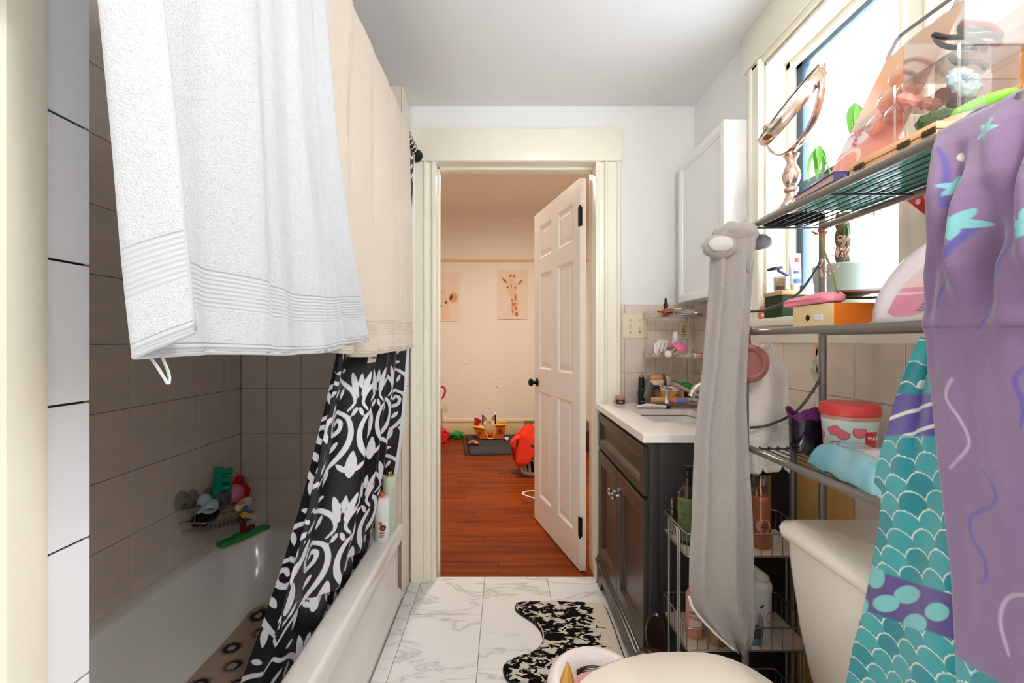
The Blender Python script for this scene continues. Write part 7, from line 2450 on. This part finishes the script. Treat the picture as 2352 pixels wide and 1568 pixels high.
def cub(A, B):
    def Y(y):
        return 1.66 * (1 - y)
    cx = 0.36
    head = np.hypot((A - cx) / 0.36, (B - Y(0.60)) / 0.38) * 0.36 - 0.36
    ear_ = np.minimum(np.hypot((A - 0.80) / 0.15, (B - Y(0.52)) / 0.17) * 0.15 - 0.15, np.hypot((A + 0.06) / 0.15, (B - Y(0.52)) / 0.17) * 0.15 - 0.15)
    neck = np.maximum(np.abs(A - cx) - 0.26 - 0.1 * (1 - B), np.maximum(B - Y(0.78), Y(0.97) - B))
    dark = np.minimum.reduce([leaf(A, B, (0.70, Y(0.58)), (0.76, Y(0.46)), 0.05), np.hypot((A - 0.56), (B - Y(0.62))) - 0.045, np.hypot((A - 0.16), (B - Y(0.62))) - 0.045, leaf(A, B, (0.28, Y(0.69)), (0.44, Y(0.69)), 0.03), leaf(A, B, (0.36, Y(0.70)), (0.36, Y(0.76)), 0.012)] +
                             [np.hypot(A - x, B - Y(y)) - 0.014 for x, y in ((0.30, 0.36), (0.37, 0.355), (0.44, 0.37), (0.52, 0.38), (0.42, 0.43), (0.33, 0.43))])
    return ([('pale', (238, 204, 172), 0.03), ('ear_', (220, 160, 120), 0.03), ('dark', (110, 60, 44), 0.01)], dict(pale=np.minimum(head, neck), ear_=ear_, dark=dark))


poster('giraffe_poster', 'watercolour giraffe poster on the bedroom wall', 1143, 1211, 620, 733, giraffe, (236, 216, 196))
poster('cub_poster', 'watercolour lion cub poster half hidden by the left door trim', 986, 1055, 626, 738, cub, (236, 216, 196))

# ================================================================ bedroom: toys and laundry
def floor_d(py, z=BZ):
    return (CZ - z) * F / (py - 784)


dkc = M('charcoal_fleece', (62, 60, 64), 0.95, var=0.12, vs=20, bump=0.4, bs=120)
t = thing('dark_blanket', 'folded charcoal blanket spread on the bedroom floor under the toys', 'blanket', (-0.06, 5.25, BZ))
bl_q = [(-0.37, 4.80), (0.34, 4.86), (0.34, 5.78), (-0.48, 5.72)]


def bl_fn(u, v):
    a = Vector(bl_q[0]).lerp(Vector(bl_q[1]), u)
    b = Vector(bl_q[3]).lerp(Vector(bl_q[2]), u)
    p = a.lerp(b, v)
    e = min(u, 1 - u, v, 1 - v)
    return (p.x + 0.06, p.y - 5.25, 0.004 + 0.030 * min(1, e * 25) ** 0.5 + 0.010 * FN((u * 6, v * 5, 0)) * min(1, e * 10))


solid(obj('top_fold', grid(bl_fn, 60, 60), dkc, t, smooth=60), 0.004)
obj('edge_fold', tube([(bl_q[0][0] + 0.06 - 0.03, 4.80 - 5.25, 0.014), (bl_q[3][0] + 0.06 - 0.03, 5.70 - 5.25, 0.014)], 0.013, 8), dkc, t)

sh_y = M('ship_yellow', (240, 170, 40), 0.35)
sh_b = M('ship_brown', (190, 96, 28), 0.4)
sh_r = M('ship_red', (150, 40, 26), 0.4)
sd_ = 5.50
ship = thing('toy_ship', 'yellow and brown toy pirate ship standing on the dark blanket', 'toy', ((1127 - 1158) / F * sd_, sd_, BZ + 0.045))
hull = [(-0.205, 0.145), (-0.185, 0.08), (-0.12, 0.0), (0.15, 0.0), (0.175, 0.06), (0.18, 0.16), (0.06, 0.16), (0.055, 0.07), (-0.06, 0.07), (-0.075, 0.13)]


def slab_front(pr, hy):
    return ring_loops([[(x, -hy, z) for x, z in pr], [(x, hy, z) for x, z in pr]], True, True)


obj('hull', slab_front(hull, 0.075), sh_b, ship, smooth=0)
rail_ = []
for a, b in (((-0.215, 0.150), (-0.07, 0.125)), ((0.055, 0.165), (0.19, 0.170))):
    rail_.append(tube([(a[0], -0.08, a[1]), (b[0], -0.08, b[1])], 0.014, 8))
    rail_.append(tube([(a[0], 0.08, a[1]), (b[0], 0.08, b[1])], 0.014, 8))
obj('deck_rail', cat(*rail_), sh_y, ship)
obj('gate_trim', cat(tube([(-0.075, -0.078, 0.125), (-0.06, -0.078, 0.055), (-0.04, -0.078, 0.05), (-0.03, -0.078, 0.005), (0.03, -0.078, 0.005), (0.04, -0.078, 0.05), (0.055, -0.078, 0.06), (0.058, -0.078, 0.16)], 0.008, 6)), sh_y, ship)
obj('gate', box((-0.028, -0.079, 0.010), (0.028, -0.074, 0.05)), sh_r, ship)
obj('porthole', xf(lathe([(0, 0.0), (0.018, 0.0), (0.02, 0.006), (0, 0.006)], 18), TR((-0.128, -0.075, 0.07), rx=rad(90))), sh_r, ship)
obj('cabin_door', box((0.085, -0.080, 0.06), (0.145, -0.074, 0.13), 0.002), sh_r, ship)
obj('deck', box((-0.165, -0.06, 0.112), (-0.08, 0.06, 0.145), 0.004), M('ship_white', (236, 222, 204), 0.4), ship)
for x in (-0.095, 0.058):
    obj('mast', tube([(x, 0, 0.13), (x, 0, 0.275)], 0.009, 8), blk, ship)
    obj('sail', xf(grid(lambda u, v: (0.006 + 0.03 * math.sin(v * PI), -0.045 + 0.09 * u, 0.16 + 0.10 * v), 8, 8), TR((x, 0, 0), rz=0.6 if x < 0 else PI - 0.6)), M('ship_sail', (238, 220, 180), 0.6), ship)
obj('bird', blob((0.060, 0, 0.286), (0.014, 0.012, 0.014), 8), wpl, ship)
obj('rear_rail', cat(tube([(0.10, -0.05, 0.17), (0.10, -0.05, 0.21), (0.165, -0.05, 0.21), (0.165, -0.05, 0.17)], 0.006, 6)), M('ship_cream', (236, 190, 120), 0.4), ship)
t = thing('red_bucket', 'small red toy bucket in the bow of the toy ship', 'toy', ((1094 - 1158) / F * sd_, sd_ - 0.02, BZ + 0.045 + 0.148))
obj('bucket', xf(lathe([(0, 0), (0.03, 0), (0.042, 0.07), (0.038, 0.07), (0.028, 0.006), (0, 0.006)], 20), TR((0, 0, 0.012), ry=rad(25))), toyc['red'], t)
obj('spout', xf(tube([(-0.03, 0, 0.05), (-0.055, 0, 0.075)], [0.014, 0.008], 8), TR(ry=rad(25))), toyc['red'], t)
od = 5.15
t = thing('orange_shell_toy', 'bright orange curved toy shell lying on the dark blanket', 'toy', ((1087 - 1158) / F * od, od, BZ + 0.042))
obj('shell', grid(lambda u, v: (0.065 * math.cos(PI * u), -0.05 + 0.10 * v, 0.048 * math.sin(PI * u) * (1 - 0.3 * (2 * v - 1) ** 2)), 18, 8), M('toy_bright_orange', (240, 84, 30), 0.4), t)
obj('eye_stripe', box((0.02, -0.056, 0.022), (0.05, -0.050, 0.032), 0.002), toyc['white'], t)
wd_ = 5.35
t = thing('white_toy', 'tiny black and white toy beside the toy ship', 'toy', ((1163 - 1158) / F * wd_, wd_, BZ + 0.038))
obj('body', blob((0, 0, 0.022), (0.034, 0.024, 0.022), 10, 0.2, 3, 2), toyc['white'], t)
obj('patch', blob((-0.02, -0.016, 0.022), (0.014, 0.010, 0.014), 8), toyc['black'], t)
gd = 5.62
for (px, lb, s, k_) in ((1030, 'dark green toy beside the red toy wheels', 0.042, 1), (1050, 'rounder green toy next to the dark blanket', 0.052, 2)):
    t = thing('green_toy', lb, 'toy', ((px - 1158) / F * gd, gd, BZ))
    obj('body', blob((0, 0, s), (s * 1.3, s, s), 14, 0.35, 2, k_, squash=-s * 0.9), toyc['green'] if k_ == 2 else M('toy_dark_green', (30, 100, 56), 0.4), t)
    obj('arm', tube([(s * 0.6, -s * 0.5, s * 1.2), (s * 1.5, -s * 0.6, s * 1.7)], [s * 0.3, s * 0.15], 8), toyc['green'], t)
rd = 5.45
t = thing('red_push_toy', 'red toy walker with round wheels at the left door edge', 'toy', ((1012 - 1158) / F * rd, rd, BZ))
obj('handle', tube(spline([(-0.06, 0, 0.42), (-0.02, 0, 0.62), (0.03, 0, 0.66), (0.055, 0, 0.61), (0.02, 0, 0.52)], 6), 0.012, 8), toyc['red'], t)
obj('frame', cat(tube([(-0.06, 0, 0.42), (-0.03, 0, 0.16)], 0.010, 8), tube([(0.01, 0, 0.40), (0.02, 0, 0.16)], 0.008, 8)), M('toy_mauve', (190, 130, 140), 0.5), t)
for x, y in ((0.03, -0.06), (0.035, 0.06)):
    obj('wheel', mv(xf(lathe([(0, -0.02), (0.055, -0.02), (0.062, -0.01), (0.062, 0.01), (0.055, 0.02), (0, 0.02)], 24), TR(rx=rad(90), rz=rad(25))), x, y, 0.063), M('toy_scarlet', (216, 40, 40), 0.35), t)
obj('block', blob((0.02, 0.0, 0.135), (0.055, 0.05, 0.035), 12, 0.1, 2, 1), M('toy_scarlet', (216, 40, 40), 0.35), t)

bd = 4.12
bk_t = thing('laundry_basket', 'grey plastic laundry basket with dark slots behind the door', 'basket', (0.335, bd + 0.1, BZ))
gm = M('basket_grey', (186, 178, 168), 0.5)
slots_ = []
nA = 44
rings_z = [0.0, 0.03, 0.13, 0.15, 0.23, 0.27]


def bring(z):
    k_ = z / 0.27
    return [((0.175 + 0.035 * k_) * math.copysign(abs(math.cos(2 * PI * i / nA)) ** 0.75, math.cos(2 * PI * i / nA)), (0.135 + 0.03 * k_) * math.copysign(abs(math.sin(2 * PI * i / nA)) ** 0.75, math.sin(2 * PI * i / nA)), z) for i in range(nA)]


V = [p for z in rings_z for p in bring(z)]
Fc = [tuple(range(nA))[::-1]]
for r_ in range(len(rings_z) - 1):
    for i in range(nA):
        if r_ in (1, 3) and i % 2 == 0:
            continue
        a, b = r_ * nA + i, r_ * nA + (i + 1) % nA
        Fc.append((a, b, b + nA, a + nA))
solid(obj('basket_wall', (V, Fc), gm, bk_t, smooth=30), 0.005)
obj('rim', tube(bring(0.275), 0.012, 8, True), M('rim_dark', (60, 58, 58), 0.5), bk_t)
obj('inner_load', blob((0, 0, 0.12), (0.155, 0.118, 0.13), 16, 0.15, 2, 3), M('laundry_dark', (30, 26, 32), 0.9), bk_t)
clothr = M('red_cloth', (222, 50, 18), 0.9, var=0.15, vs=9, bump=0.3, bs=80)
t = thing('red_garment', 'bright red orange garment heaped over the laundry basket', 'clothes', (0.255, bd + 0.06, BZ + 0.23))


def red_fn(u, v):
    an = 2 * PI * u
    r = v
    x = (0.175 + 0.04 * math.sin(3 * an + 1)) * r * math.cos(an)
    y = (0.155 + 0.03 * math.sin(2 * an)) * r * math.sin(an)
    z = 0.19 * (1 - r ** 1.8) + 0.035 * FN((x * 14, y * 14, 2)) + 0.02 * math.sin(an * 5) * r
    if r > 0.7:
        z -= (r - 0.7) * 0.35 * (1 + 0.6 * math.sin(an * 3 + 2))
    return (x - 0.02, y, z + 0.02)


solid(obj('cloth_heap', grid(red_fn, 72, 26, True), clothr, t, smooth=120), 0.004)
solid(obj('sleeve', grid(lambda u, v: (-0.10 - 0.10 * v, -0.09 + 0.08 * u, 0.09 + 0.10 * v * (1 - v) - 0.05 * v + 0.03 * math.sin(u * 3)), 10, 14), clothr, t, smooth=120), 0.004)
for (dx_, dz_, c_, lb, k_, r_) in ((0.11, 0.175, (150, 190, 130), 'light green cloth bundle on top of the basket', 2, (0.10, 0.09, 0.05)), (0.11, 0.265, (206, 176, 150), 'beige printed cloth on top of the green bundle', 5, (0.085, 0.09, 0.055))):
    t = thing('cloth_bundle', lb, 'clothes', (0.255 + dx_, bd + 0.12, BZ + 0.23 + dz_))
    obj('bundle', blob((0, 0, 0), r_, 20, 0.4, 2.4, k_), M('bundle_%d' % k_, c_, 0.9, var=0.12, vs=24), t)
    obj('loose_corner', xf(grid(lambda u, v: (-0.04 + 0.08 * u, -0.07 - 0.03 * v, 0.01 - 0.05 * v + 0.01 * math.sin(u * 6)), 10, 6), TR()), M('bundle_%d' % k_, c_, 0.9), t)
t = thing('dark_crate', 'dark brown wooden crate edge behind the laundry', 'crate', (0.60, 5.25, BZ))
obj('crate_body', box((-0.34, -0.30, 0.0), (0.40, 0.30, 0.20), 0.006), M('crate_wood', (62, 44, 32), 0.5, var=0.15, vs=10), t)
obj('crate_lid', box((-0.36, -0.32, 0.2005), (0.42, 0.32, 0.235), 0.006), M('crate_wood', (62, 44, 32), 0.5), t)
cdp = floor_d(1138)
t = thing('white_cable', 'white charging cable looped on the wood floor beside the door', 'cable', (0.23, cdp, BZ))
obj('cable', tube(spline([(0.10, 0.05, 0.006), (0.02, 0.09, 0.006), (-0.06, 0.075, 0.006), (-0.085, 0.03, 0.006), (-0.05, -0.03, 0.006), (0.01, -0.075, 0.006), (0.05, -0.085, 0.006)], 7), 0.0055, 8), wpl, t)
obj('plug', box((0.03, -0.115, 0.0), (0.06, -0.075, 0.025), 0.004), wpl, t)

# blistered plaster on the bedroom wall
WBF = bpy.data.objects['wall_bedroom_far']
for px, py, sx_, sz_, k_ in ((1070, 832, 0.10, 0.035, 1), (1150, 866, 0.07, 0.03, 2), (1152, 888, 0.08, 0.03, 3), (1170, 905, 0.05, 0.02, 5)):
    p = wp(px, py, BYF)
    obj('plaster_blister', blob((p[0], BYF, p[2]), (sx_ * 0.8, 0.0022, sz_ * 0.8), 14, 0.6, 2.6, k_), bed_paint, WBF, smooth=40)
